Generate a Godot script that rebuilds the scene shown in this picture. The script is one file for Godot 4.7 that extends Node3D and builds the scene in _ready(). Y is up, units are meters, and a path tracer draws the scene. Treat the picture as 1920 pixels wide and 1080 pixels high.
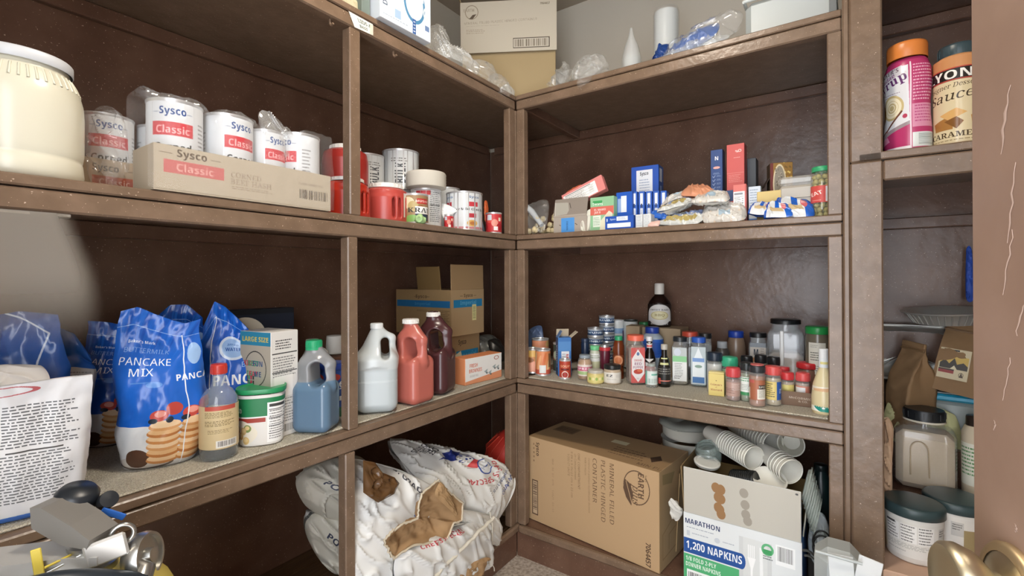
extends Node3D
# A pantry corner: painted shelving on two walls, a narrow cabinet and an open door at the right.
# Axes: the left shelving face is the plane x = 0, the right one z = 0, floor y = 0.

const LOW := 0.758   # top of the carpeted shelf
const MID := 1.37    # top of the middle shelf
const TOP := 1.969   # top of the uppermost shelf
const PLAT := 0.135  # bottom platform

var mats := {}
var taken := {}
var atlas: Array[Image] = []
var atlas_mat: Array = []
var atlas_x := 0
var atlas_y := 0
var atlas_row := 0
const ASZ := 2048

# ------------------------------------------------------------------ mesh builder
class MB:
	var V := PackedVector3Array()
	var N := PackedVector3Array()
	var U := PackedVector2Array()
	var I := PackedInt32Array()
	var X := Transform3D()

	func vert(p: Vector3, n: Vector3, u := Vector2.ZERO) -> int:
		V.append(X * p)
		N.append((X.basis * n).normalized())
		U.append(u)
		return V.size() - 1

	# a b c d: bottom-left, bottom-right, top-right, top-left seen from outside
	func quad(a: Vector3, b: Vector3, c: Vector3, d: Vector3, r := Rect2(0, 0, 1, 1)) -> void:
		var n := (b - a).cross(d - a)
		if n.length() < 1e-12:
			n = (c - a).cross(d - b)
		n = n.normalized()
		var i := vert(a, n, Vector2(r.position.x, r.end.y))
		vert(b, n, r.end)
		vert(c, n, Vector2(r.end.x, r.position.y))
		vert(d, n, r.position)
		I.append_array([i, i + 3, i + 2, i, i + 2, i + 1])

	func tri(a: Vector3, b: Vector3, c: Vector3) -> void:
		var n := (b - a).cross(c - a).normalized()
		var i := vert(a, n)
		vert(b, n)
		vert(c, n)
		I.append_array([i, i + 2, i + 1])

	# chamfered box, p = centre of the bottom
	func box(p: Vector3, s: Vector3, b := 0.002) -> MB:
		var h := s * 0.5
		b = minf(b, minf(h.x, minf(h.y, h.z)) * 0.9)
		var c := p + Vector3(0, h.y, 0)
		var P := func(ax: int, sx: int, sy: int, sz: int) -> Vector3:
			var q := Vector3(sx * h.x, sy * h.y, sz * h.z)
			for k in 3:
				if k != ax:
					q[k] -= signf(q[k]) * b
			return c + q
		# faces
		quad(P.call(2, -1, -1, 1), P.call(2, 1, -1, 1), P.call(2, 1, 1, 1), P.call(2, -1, 1, 1))
		quad(P.call(2, 1, -1, -1), P.call(2, -1, -1, -1), P.call(2, -1, 1, -1), P.call(2, 1, 1, -1))
		quad(P.call(0, 1, -1, 1), P.call(0, 1, -1, -1), P.call(0, 1, 1, -1), P.call(0, 1, 1, 1))
		quad(P.call(0, -1, -1, -1), P.call(0, -1, -1, 1), P.call(0, -1, 1, 1), P.call(0, -1, 1, -1))
		quad(P.call(1, -1, 1, 1), P.call(1, 1, 1, 1), P.call(1, 1, 1, -1), P.call(1, -1, 1, -1))
		quad(P.call(1, -1, -1, -1), P.call(1, 1, -1, -1), P.call(1, 1, -1, 1), P.call(1, -1, -1, 1))
		for sx in [-1, 1]:
			for sy in [-1, 1]:
				_two(P.call(0, sx, sy, -1), P.call(0, sx, sy, 1), P.call(1, sx, sy, 1), P.call(1, sx, sy, -1), Vector3(sx, sy, 0))
				_two(P.call(1, -1, sx, sy), P.call(1, 1, sx, sy), P.call(2, 1, sx, sy), P.call(2, -1, sx, sy), Vector3(0, sx, sy))
				_two(P.call(0, sx, -1, sy), P.call(0, sx, 1, sy), P.call(2, sx, 1, sy), P.call(2, sx, -1, sy), Vector3(sx, 0, sy))
				for sz in [-1, 1]:
					var a: Vector3 = P.call(0, sx, sy, sz)
					var d: Vector3 = P.call(1, sx, sy, sz)
					var e: Vector3 = P.call(2, sx, sy, sz)
					if (d - a).cross(e - a).dot(Vector3(sx, sy, sz)) > 0:
						tri(a, d, e)
					else:
						tri(a, e, d)
		return self

	func _two(a: Vector3, b: Vector3, c: Vector3, d: Vector3, out: Vector3) -> void:
		if (b - a).cross(d - a).dot(out) > 0:
			quad(a, b, c, d)
		else:
			quad(b, a, d, c)

	# profile: [r, y] pairs from bottom to top; angle 0 faces +z; squash narrows z
	func lathe(prof: Array, seg := 28, a0 := 0.0, a1 := TAU, r := Rect2(0, 0, 1, 1), squash := 1.0, p := Vector3.ZERO, sharp := 0.6) -> MB:
		var n := prof.size()
		var total := 0.0
		var d := []
		var nn := []
		for i in n - 1:
			var e := Vector2(prof[i + 1][0] - prof[i][0], prof[i + 1][1] - prof[i][1])
			d.append(total)
			total += e.length()
			nn.append(Vector2(e.y, -e.x).normalized())
		d.append(total)
		for i in n - 1:
			var na: Vector2 = nn[i]
			var nb: Vector2 = nn[i]
			if i > 0 and nn[i - 1].dot(nn[i]) > sharp:
				na = (nn[i - 1] + nn[i]).normalized()
			if i < n - 2 and nn[i + 1].dot(nn[i]) > sharp:
				nb = (nn[i + 1] + nn[i]).normalized()
			var start := V.size()
			for k in seg + 1:
				var a := a0 + (a1 - a0) * k / seg
				var u := r.position.x + r.size.x * k / seg
				vert(p + Vector3(prof[i][0] * sin(a), prof[i][1], prof[i][0] * cos(a) * squash), Vector3(na.x * sin(a) * squash, na.y * squash, na.x * cos(a)), Vector2(u, r.end.y - r.size.y * d[i] / total))
				vert(p + Vector3(prof[i + 1][0] * sin(a), prof[i + 1][1], prof[i + 1][0] * cos(a) * squash), Vector3(nb.x * sin(a) * squash, nb.y * squash, nb.x * cos(a)), Vector2(u, r.end.y - r.size.y * d[i + 1] / total))
			for k in seg:
				var q := start + k * 2
				if prof[i + 1][0] > 1e-6:
					I.append_array([q, q + 1, q + 3])
				if prof[i][0] > 1e-6:
					I.append_array([q, q + 3, q + 2])
		return self

	# smooth grid of points (rows of equal length), normals averaged; front face to the side of du x dv
	func grid(rows: Array, r := Rect2(0, 0, 1, 1), uvs: Array = []) -> MB:
		var h := rows.size()
		var w: int = rows[0].size()
		var start := V.size()
		for j in h:
			for i in w:
				var du: Vector3 = rows[j][mini(i + 1, w - 1)] - rows[j][maxi(i - 1, 0)]
				var dv: Vector3 = rows[mini(j + 1, h - 1)][i] - rows[maxi(j - 1, 0)][i]
				var n := du.cross(dv)
				if n.length() < 1e-12:
					n = Vector3.UP
				var u: Vector2 = uvs[j][i] if uvs.size() else Vector2(float(i) / (w - 1), 1.0 - float(j) / (h - 1))
				vert(rows[j][i], n.normalized(), r.position + r.size * u)
		for j in h - 1:
			for i in w - 1:
				var q := start + j * w + i
				I.append_array([q, q + w, q + w + 1, q, q + w + 1, q + 1])
		return self

	func tube(pts: Array, rad, seg := 10, caps := true) -> MB:
		var start := V.size()
		var n := pts.size()
		var side := Vector3.ZERO
		for i in n:
			var t: Vector3 = (pts[mini(i + 1, n - 1)] - pts[maxi(i - 1, 0)]).normalized()
			if side == Vector3.ZERO:
				side = t.cross(Vector3.UP if absf(t.y) < 0.9 else Vector3.RIGHT)
			side = (side - t * side.dot(t)).normalized()
			var up := t.cross(side)
			var rr: float = rad[i] if rad is Array else rad
			for k in seg + 1:
				var a := TAU * k / seg
				var nrm := side * cos(a) + up * sin(a)
				vert(pts[i] + nrm * rr, nrm, Vector2(float(k) / seg, float(i) / (n - 1)))
		for i in n - 1:
			for k in seg:
				var q := start + i * (seg + 1) + k
				I.append_array([q, q + seg + 1, q + seg + 2, q, q + seg + 2, q + 1])
		if caps:
			for e in [0, n - 1]:
				var t: Vector3 = (pts[1] - pts[0]) if e == 0 else (pts[n - 1] - pts[n - 2])
				t = t.normalized() * (-1.0 if e == 0 else 1.0)
				var c := vert(pts[e], t)
				for k in seg + 1:
					var q: int = start + e * (seg + 1) + k
					V.append(V[q])
					N.append((X.basis * t).normalized())
					U.append(U[q])
				for k in seg:
					if e == 0:
						I.append_array([c, c + 1 + k, c + 2 + k])
					else:
						I.append_array([c, c + 2 + k, c + 1 + k])
		return self

	# polygon (counter-clockwise seen from +z) pushed from z0 to z1
	func prism(poly: PackedVector2Array, z0: float, z1: float) -> MB:
		if Geometry2D.is_polygon_clockwise(poly):
			poly.reverse()
		var n := poly.size()
		for i in n:
			var a := poly[i]
			var b := poly[(i + 1) % n]
			quad(Vector3(a.x, a.y, z1), Vector3(a.x, a.y, z0), Vector3(b.x, b.y, z0), Vector3(b.x, b.y, z1))
		var t := Geometry2D.triangulate_polygon(poly)
		for k in range(0, t.size(), 3):
			var a := poly[t[k]]
			var b := poly[t[k + 1]]
			var c := poly[t[k + 2]]
			if (b - a).cross(c - a) < 0:
				var s := b
				b = c
				c = s
			tri(Vector3(a.x, a.y, z1), Vector3(b.x, b.y, z1), Vector3(c.x, c.y, z1))
			tri(Vector3(a.x, a.y, z0), Vector3(c.x, c.y, z0), Vector3(b.x, b.y, z0))
		return self

	func add(m: ArrayMesh, t: Transform3D) -> MB:
		for s in m.get_surface_count():
			var a := m.surface_get_arrays(s)
			var o := V.size()
			for k in a[0].size():
				V.append(X * (t * a[0][k]))
				N.append((X.basis * (t.basis * a[1][k])).normalized())
				U.append(a[4][k] if a[4] != null else Vector2.ZERO)
			for k in a[12]:
				I.append(o + k)
		return self

	func mesh(into: ArrayMesh = null) -> ArrayMesh:
		var m := into if into else ArrayMesh.new()
		var a := []
		a.resize(Mesh.ARRAY_MAX)
		a[Mesh.ARRAY_VERTEX] = V
		a[Mesh.ARRAY_NORMAL] = N
		a[Mesh.ARRAY_TEX_UV] = U
		a[Mesh.ARRAY_INDEX] = I
		m.add_surface_from_arrays(Mesh.PRIMITIVE_TRIANGLES, a)
		return m

# the surface of a distance field, as surface nets
func nets(f: Callable, lo: Vector3, hi: Vector3, cell: float) -> ArrayMesh:
	var nx := int((hi.x - lo.x) / cell) + 2
	var ny := int((hi.y - lo.y) / cell) + 2
	var nz := int((hi.z - lo.z) / cell) + 2
	var g := PackedFloat32Array()
	g.resize(nx * ny * nz)
	for k in nz:
		for j in ny:
			for i in nx:
				g[(k * ny + j) * nx + i] = f.call(lo + Vector3(i, j, k) * cell)
	var mb := MB.new()
	var at := {}
	var off := [0, 1, nx, nx + 1, nx * ny, nx * ny + 1, nx * ny + nx, nx * ny + nx + 1]
	var edges := [[0, 1], [2, 3], [4, 5], [6, 7], [0, 2], [1, 3], [4, 6], [5, 7], [0, 4], [1, 5], [2, 6], [3, 7]]
	for k in nz - 1:
		for j in ny - 1:
			for i in nx - 1:
				var b := (k * ny + j) * nx + i
				var neg := 0
				for q in 8:
					if g[b + off[q]] < 0.0:
						neg += 1
				if neg == 0 or neg == 8:
					continue
				var s := Vector3.ZERO
				var c := 0
				for e in edges:
					var u: float = g[b + off[e[0]]]
					var w: float = g[b + off[e[1]]]
					if (u < 0.0) != (w < 0.0):
						var t: float = u / (u - w)
						var p0 := Vector3(e[0] & 1, (e[0] >> 1) & 1, e[0] >> 2)
						var p1 := Vector3(e[1] & 1, (e[1] >> 1) & 1, e[1] >> 2)
						s += p0.lerp(p1, t)
						c += 1
				var p := lo + (Vector3(i, j, k) + s / c) * cell
				var h := cell * 0.4
				var n := Vector3(f.call(p + Vector3(h, 0, 0)) - f.call(p - Vector3(h, 0, 0)), f.call(p + Vector3(0, h, 0)) - f.call(p - Vector3(0, h, 0)), f.call(p + Vector3(0, 0, h)) - f.call(p - Vector3(0, 0, h)))
				at[b] = mb.vert(p, n.normalized() if n.length() > 0 else Vector3.UP, Vector2((p.x - lo.x) / (hi.x - lo.x), 1.0 - (p.y - lo.y) / (hi.y - lo.y)))
	for k in range(1, nz - 1):
		for j in range(1, ny - 1):
			for i in range(1, nx - 1):
				var b := (k * ny + j) * nx + i
				var u := g[b] < 0.0
				for ax in 3:
					var st: int = [1, nx, nx * ny][ax]
					if (g[b + st] < 0.0) == u:
						continue
					var s1: int = [nx, nx * ny, 1][ax]
					var s2: int = [nx * ny, 1, nx][ax]
					if not (at.has(b) and at.has(b - s1) and at.has(b - s2) and at.has(b - s1 - s2)):
						continue
					var q := [at[b - s1 - s2], at[b - s2], at[b], at[b - s1]]
					if u:
						mb.I.append_array([q[0], q[2], q[1], q[0], q[3], q[2]])
					else:
						mb.I.append_array([q[0], q[1], q[2], q[0], q[2], q[3]])
	return mb.mesh()

static func smin(a: float, b: float, k: float) -> float:
	var h := maxf(k - absf(a - b), 0.0) / k
	return minf(a, b) - h * h * k * 0.25

static func rbox(p: Vector3, h: Vector3, r: float) -> float:
	var q := p.abs() - h + Vector3(r, r, r)
	return Vector3(maxf(q.x, 0), maxf(q.y, 0), maxf(q.z, 0)).length() + minf(maxf(q.x, maxf(q.y, q.z)), 0.0) - r

static func capsule(p: Vector3, a: Vector3, b: Vector3, r: float) -> float:
	var t := clampf((p - a).dot(b - a) / (b - a).length_squared(), 0.0, 1.0)
	return (p - a - (b - a) * t).length() - r

# ------------------------------------------------------------------ scene helpers
func numbered(n: String) -> String:
	if not taken.has(n):
		taken[n] = 0
		return n
	taken[n] += 1
	return "%s_%03d" % [n, taken[n]]

func tag(o: Node3D, label := "", category := "", group := "", kind := "") -> Node3D:
	if label != "": o.set_meta("label", label)
	if category != "": o.set_meta("category", category)
	if group != "": o.set_meta("group", group)
	if kind != "": o.set_meta("kind", kind)
	return o

func thing(called: String, label: String, category: String, at: Vector3, turn := 0.0, group := "", tilt := Vector2.ZERO) -> Node3D:
	var o := Node3D.new()
	o.name = numbered(called)
	add_child(o)
	o.position = at + Vector3(0, 0.0007, 0)
	o.rotation_degrees = Vector3(tilt.x, turn, tilt.y)
	return tag(o, label, category, group)

func part(root: Node, called: String, mesh: Mesh, m: Material, at := Vector3.ZERO, rot := Vector3.ZERO) -> MeshInstance3D:
	var o := MeshInstance3D.new()
	o.name = called
	o.mesh = mesh
	if m: o.material_override = m
	o.position = at
	o.rotation_degrees = rot
	root.add_child(o, true)
	return o

func box(s: Vector3, b := 0.002) -> ArrayMesh:
	return MB.new().box(Vector3.ZERO, s, b).mesh()

func lathe(prof: Array, seg := 28, squash := 1.0) -> ArrayMesh:
	return MB.new().lathe(prof, seg, 0.0, TAU, Rect2(0, 0, 1, 1), squash).mesh()

# a flat printed sheet facing +z, its lower edge centred on the origin
func sheet(w: float, h: float, r := Rect2(0, 0, 1, 1)) -> ArrayMesh:
	var mb := MB.new()
	mb.quad(Vector3(-w / 2, 0, 0), Vector3(w / 2, 0, 0), Vector3(w / 2, h, 0), Vector3(-w / 2, h, 0), r)
	return mb.mesh()

func arc(rad: float, y0: float, y1: float, deg: float, r := Rect2(0, 0, 1, 1), rad_top := -1.0, squash := 1.0) -> ArrayMesh:
	var a := deg_to_rad(deg) / 2
	return MB.new().lathe([[rad, y0], [rad_top if rad_top > 0 else rad, y1]], 20, -a, a, r, squash).mesh()

func mat(c: Color, rough := 0.5, metal := 0.0, opt := {}) -> StandardMaterial3D:
	var key := str(c, rough, metal, opt)
	if mats.has(key): return mats[key]
	var m := StandardMaterial3D.new()
	m.albedo_color = c
	m.roughness = rough
	m.metallic = metal
	for k in opt: m.set(k, opt[k])
	mats[key] = m
	return m

func hexm(h: String, rough := 0.5, metal := 0.0, opt := {}) -> StandardMaterial3D:
	return mat(Color.html(h), rough, metal, opt)

func clear(h: String, alpha: float, rough := 0.08) -> StandardMaterial3D:
	var c := Color.html(h)
	c.a = alpha
	return mat(c, rough, 0.0, {"transparency": BaseMaterial3D.TRANSPARENCY_ALPHA, "cull_mode": BaseMaterial3D.CULL_DISABLED})

func noise_tex(freq: float, seed_: int, ramp: Array = [], normal := false, bump := 6.0, oct := 4, size := 512) -> NoiseTexture2D:
	var t := NoiseTexture2D.new()
	var n := FastNoiseLite.new()
	n.noise_type = FastNoiseLite.TYPE_SIMPLEX_SMOOTH
	n.frequency = freq
	n.seed = seed_
	n.fractal_octaves = oct
	t.noise = n
	t.width = size
	t.height = size
	t.seamless = true
	t.as_normal_map = normal
	t.bump_strength = bump
	if ramp.size():
		var g := Gradient.new()
		g.offsets = PackedFloat32Array(ramp.map(func(x): return x[0]))
		g.colors = PackedColorArray(ramp.map(func(x): return Color.html(x[1])))
		t.color_ramp = g
	return t

# ------------------------------------------------------------------ printing: labels are drawn into shared sheets
class Print:
	var im: Image
	var o: Vector2i
	var w: int
	var h: int
	var rect: Rect2
	var m: Material

	func fill(c: String) -> Print:
		im.fill_rect(Rect2i(o, Vector2i(w, h)), Color.html(c))
		return self

	# all coordinates are fractions of the label, y downwards
	func box(x: float, y: float, ww: float, hh: float, c: String) -> Print:
		var r := Rect2i(o + Vector2i(int(x * w), int(y * h)), Vector2i(maxi(1, int(ww * w)), maxi(1, int(hh * h)))).intersection(Rect2i(o, Vector2i(w, h)))
		if r.has_area(): im.fill_rect(r, Color.html(c))
		return self

	func oval(x: float, y: float, rx: float, ry: float, c: String, inner := 0.0, ang := 0.0) -> Print:
		var pts := PackedVector2Array()
		for k in 32:
			var v := Vector2(cos(TAU * k / 32) * rx * w, sin(TAU * k / 32) * ry * h).rotated(ang)
			pts.append(v + Vector2(x * w, y * h))
		if inner > 0.0:
			for k in 32:
				var a := pts[k]
				var b := pts[(k + 1) % 32]
				var cc := Vector2(x * w, y * h)
				_poly(PackedVector2Array([a, b, cc.lerp(b, inner), cc.lerp(a, inner)]), Color.html(c))
		else:
			_poly(pts, Color.html(c))
		return self

	func poly(p: Array, c: String) -> Print:
		var pts := PackedVector2Array()
		for k in range(0, p.size(), 2): pts.append(Vector2(p[k] * w, p[k + 1] * h))
		_poly(pts, Color.html(c))
		return self

	func line(p: Array, width: float, c: String) -> Print:
		for k in range(0, p.size() - 3, 2):
			var a := Vector2(p[k] * w, p[k + 1] * h)
			var b := Vector2(p[k + 2] * w, p[k + 3] * h)
			var n := (b - a).normalized().orthogonal() * width * h * 0.5
			var e := (b - a).normalized() * width * h * 0.3
			_poly(PackedVector2Array([a + n - e, b + n + e, b - n + e, a - n - e]), Color.html(c))
		return self

	func _poly(p: PackedVector2Array, c: Color) -> void:
		var y0 := h
		var y1 := 0
		for q in p:
			y0 = mini(y0, int(floor(q.y)))
			y1 = maxi(y1, int(ceil(q.y)))
		var n := p.size()
		for y in range(maxi(0, y0), mini(h, y1 + 1)):
			var yy := y + 0.5
			var xs := []
			for i in n:
				var a := p[i]
				var b := p[(i + 1) % n]
				if (a.y <= yy) != (b.y <= yy):
					xs.append(a.x + (yy - a.y) / (b.y - a.y) * (b.x - a.x))
			xs.sort()
			for k in range(0, xs.size() - 1, 2):
				var x0 := clampi(int(round(xs[k])), 0, w)
				var x1 := clampi(int(round(xs[k + 1])), 0, w)
				if x1 > x0: im.fill_rect(Rect2i(o.x + x0, o.y + y, x1 - x0, 1), c)

	# hgt = height of a capital as a fraction of the label's height; fit > 0 squeezes the line into that share of the width
	func text(s: String, x: float, y: float, hgt: float, c: String, face := "Droid Sans", bold := false, ang := 0.0, fit := 0.0, slant := 0.0) -> Print:
		var t := TextMesh.new()
		var f := SystemFont.new()
		f.font_names = PackedStringArray([face])
		f.font_weight = 700 if bold else 400
		t.font = f
		t.font_size = 64
		t.pixel_size = 0.01
		t.depth = 0.0
		t.curve_step = 4.0
		t.text = s
		var a := t.get_mesh_arrays()
		var vs: PackedVector3Array = a[Mesh.ARRAY_VERTEX]
		var ix: PackedInt32Array = a[Mesh.ARRAY_INDEX]
		if vs.is_empty(): return self
		var lo := vs[0]
		var hi := vs[0]
		for v in vs:
			lo = lo.min(v)
			hi = hi.max(v)
		var k := hgt * h / 0.457
		var kx := k
		if fit > 0.0: kx = fit * (w if absf(sin(ang)) < 0.7 else h) / (hi.x - lo.x)
		var mid := Vector2((lo.x + hi.x) / 2, (lo.y + hi.y) / 2)
		var col := Color.html(c)
		var cen := Vector2(x * w, y * h)
		for i in range(0, ix.size(), 3):
			var p := PackedVector2Array()
			for q in 3:
				var v := vs[ix[i + q]]
				p.append(cen + Vector2((v.x - mid.x) * kx + (v.y - mid.y) * k * slant, -(v.y - mid.y) * k).rotated(ang))
			_poly(p, col)
		return self

	# rows of illegible small print
	func rows(x: float, y: float, ww: float, hh: float, n: int, c: String, sd := 1) -> Print:
		var rng := RandomNumberGenerator.new()
		rng.seed = sd
		for i in n:
			var xx := x
			var yy := y + hh * i / n
			var end := x + ww * rng.randf_range(0.75, 1.0)
			while xx < end:
				var l := minf(ww * rng.randf_range(0.03, 0.12), end - xx)
				box(xx, yy, l, hh / n * 0.45, c)
				xx += l + ww * 0.02
		return self

	func bars(x: float, y: float, ww: float, hh: float, vertical := false, c := "222222", sd := 3) -> Print:
		var rng := RandomNumberGenerator.new()
		rng.seed = sd
		var t := 0.0
		while t < 1.0:
			var l := rng.randf_range(0.012, 0.04)
			if vertical: box(x, y + hh * t, ww, hh * l, c)
			else: box(x + ww * t, y, ww * l, hh, c)
			t += l + rng.randf_range(0.015, 0.04)
		return self

	func facts(x: float, y: float, ww: float, hh: float, c := "333333") -> Print:
		box(x, y, ww, hh, "f4f4f2")
		box(x + ww * .06, y + hh * .04, ww * .8, hh * .07, c)
		for i in 4: box(x + ww * .05, y + hh * (.16 + .2 * i), ww * .9, hh * .018, c)
		rows(x + ww * .07, y + hh * .19, ww * .6, hh * .76, 12, "777777", 5)
		rows(x + ww * .78, y + hh * .22, ww * .14, hh * .6, 8, "777777", 6)
		return self

func new_atlas() -> void:
	var im := Image.create(ASZ, ASZ, false, Image.FORMAT_RGB8)
	im.fill(Color(0.9, 0.9, 0.88))
	atlas.append(im)
	var m := StandardMaterial3D.new()
	m.roughness = 0.45
	var g := StandardMaterial3D.new()
	g.roughness = 0.22
	var r := StandardMaterial3D.new()
	r.roughness = 0.75
	atlas_mat.append([m, g, r])
	atlas_x = 0
	atlas_y = 0
	atlas_row = 0

# gloss: 0 satin, 1 shiny film, 2 dull board
func print_label(w: int, h: int, paper: String, gloss := 0) -> Print:
	if atlas.is_empty(): new_atlas()
	if atlas_x + w + 4 > ASZ:
		atlas_x = 0
		atlas_y += atlas_row + 4
		atlas_row = 0
	if atlas_y + h + 4 > ASZ: new_atlas()
	var p := Print.new()
	p.im = atlas[-1]
	p.o = Vector2i(atlas_x + 2, atlas_y + 2)
	p.w = w
	p.h = h
	p.im.fill_rect(Rect2i(atlas_x, atlas_y, w + 4, h + 4), Color.html(paper))
	p.rect = Rect2((p.o.x + 0.5) / ASZ, (p.o.y + 0.5) / ASZ, (w - 1.0) / ASZ, (h - 1.0) / ASZ)
	p.m = atlas_mat[-1][gloss]
	atlas_x += w + 4
	atlas_row = maxi(atlas_row, h)
	return p

func finish_atlas() -> void:
	for i in atlas.size():
		var t := ImageTexture.create_from_image(atlas[i])
		for m in atlas_mat[i]: m.albedo_texture = t

# ------------------------------------------------------------------ the place
var paint: StandardMaterial3D
var paint_shaded: StandardMaterial3D
var carpet: StandardMaterial3D
var plank_mat: StandardMaterial3D

func make_materials() -> void:
	paint = StandardMaterial3D.new()
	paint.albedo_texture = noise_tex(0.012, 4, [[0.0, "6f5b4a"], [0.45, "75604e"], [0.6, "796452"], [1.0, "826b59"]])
	paint.roughness = 0.3
	paint.heightmap_enabled = true
	paint.heightmap_texture = noise_tex(0.03, 11, [], false, 6, 4)
	paint.heightmap_scale = 0.05
	paint.detail_enabled = true
	paint.detail_albedo = noise_tex(0.055, 17, [[0.0, "b59c8800"], [0.845, "b59c8800"], [0.86, "c3ad9bff"], [1.0, "d8c8b8ff"]], false, 6, 3, 1024)
	paint.uv1_triplanar = true
	paint.uv1_world_triplanar = true
	paint.uv1_scale = Vector3(2.2, 2.2, 2.2)
	paint_shaded = paint.duplicate()  # same paint as the fronts, shade of the insides put into its colour
	paint_shaded.albedo_texture = noise_tex(0.006, 5, [[0.0, "5e4335"], [0.5, "664a3b"], [1.0, "705444"]])
	paint_shaded.roughness = 0.3
	paint_shaded.heightmap_texture = noise_tex(0.018, 12, [], false, 6, 3)
	paint_shaded.heightmap_scale = 0.06
	carpet = StandardMaterial3D.new()
	carpet.albedo_texture = noise_tex(0.09, 7, [[0.0, "a89e8a"], [0.5, "cfc8b6"], [1.0, "e6e0d0"]], false, 6, 5)
	carpet.roughness = 0.95
	carpet.heightmap_enabled = true
	carpet.heightmap_texture = noise_tex(0.16, 8, [], false, 6, 3)
	carpet.heightmap_scale = 0.7
	carpet.uv1_triplanar = true
	carpet.uv1_world_triplanar = true
	carpet.uv1_scale = Vector3(3.5, 3.5, 3.5)
	plank_mat = StandardMaterial3D.new()
	var im := Image.create(512, 512, false, Image.FORMAT_RGB8)
	var n := FastNoiseLite.new()
	n.seed = 3
	n.frequency = 0.02
	for y in 512:
		for x in 512:
			var v := n.get_noise_2d(x * 0.35, y * 5.0) * 0.5 + n.get_noise_2d(x * 1.5, y * 14.0) * 0.3
			im.set_pixel(x, y, Color.html("6e543a").lerp(Color.html("3d2a18"), clampf(v + 0.4, 0, 1)))
	plank_mat.albedo_texture = ImageTexture.create_from_image(im)
	plank_mat.roughness = 0.45

func struct(called: String, mesh: Mesh, m: Material, at := Vector3.ZERO, rot := Vector3.ZERO) -> MeshInstance3D:
	var o := part(self, called, mesh, m, at, rot)
	tag(o, "", "", "", "structure")
	return o

func build_room() -> void:
	var wall := hexm("cdc6b8", 0.75)
	var ceil_m := hexm("a99e8e", 0.8)
	struct("wall_left", box(Vector3(0.12, 2.64, 2.95), 0.0), wall, Vector3(-0.64, 0, 0.75))
	struct("wall_back", box(Vector3(3.0, 2.64, 0.12), 0.0), wall, Vector3(0.8, 0, -0.64))
	struct("wall_right", box(Vector3(0.12, 2.64, 2.95), 0.0), wall, Vector3(1.95, 0, 0.75))
	# the unseen wall behind the camera, its doorway widened for daylight fill
	var mb := MB.new()
	mb.box(Vector3(0.07, 0, 2.16), Vector3(1.28, 2.64, 0.12), 0.0)
	mb.box(Vector3(1.85, 0, 2.16), Vector3(0.3, 2.64, 0.12), 0.0)
	mb.box(Vector3(1.205, 2.3, 2.16), Vector3(0.99, 0.34, 0.12), 0.0)
	struct("wall_front", mb.mesh(), wall)
	struct("ceiling", box(Vector3(2.7, 0.12, 2.95), 0.0), ceil_m, Vector3(0.7, 2.635, 0.77))
	var fl := StandardMaterial3D.new()
	fl.albedo_texture = noise_tex(0.05, 21, [[0.0, "77695a"], [0.35, "a3978a"], [0.6, "b5aa9d"], [1.0, "cfc6ba"]], false, 6, 5)
	fl.roughness = 0.5
	fl.uv1_triplanar = true
	fl.uv1_world_triplanar = true
	fl.uv1_scale = Vector3(2, 2, 2)
	struct("floor", box(Vector3(2.7, 0.1, 2.95), 0.0), fl, Vector3(0.7, -0.1, 0.77))

func bar(root: Node, called: String, lo: Vector3, hi: Vector3, m: Material, b := 0.003) -> MeshInstance3D:
	return part(root, called, box(hi - lo, b), m, Vector3((lo.x + hi.x) / 2, lo.y, (lo.z + hi.z) / 2))

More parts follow.
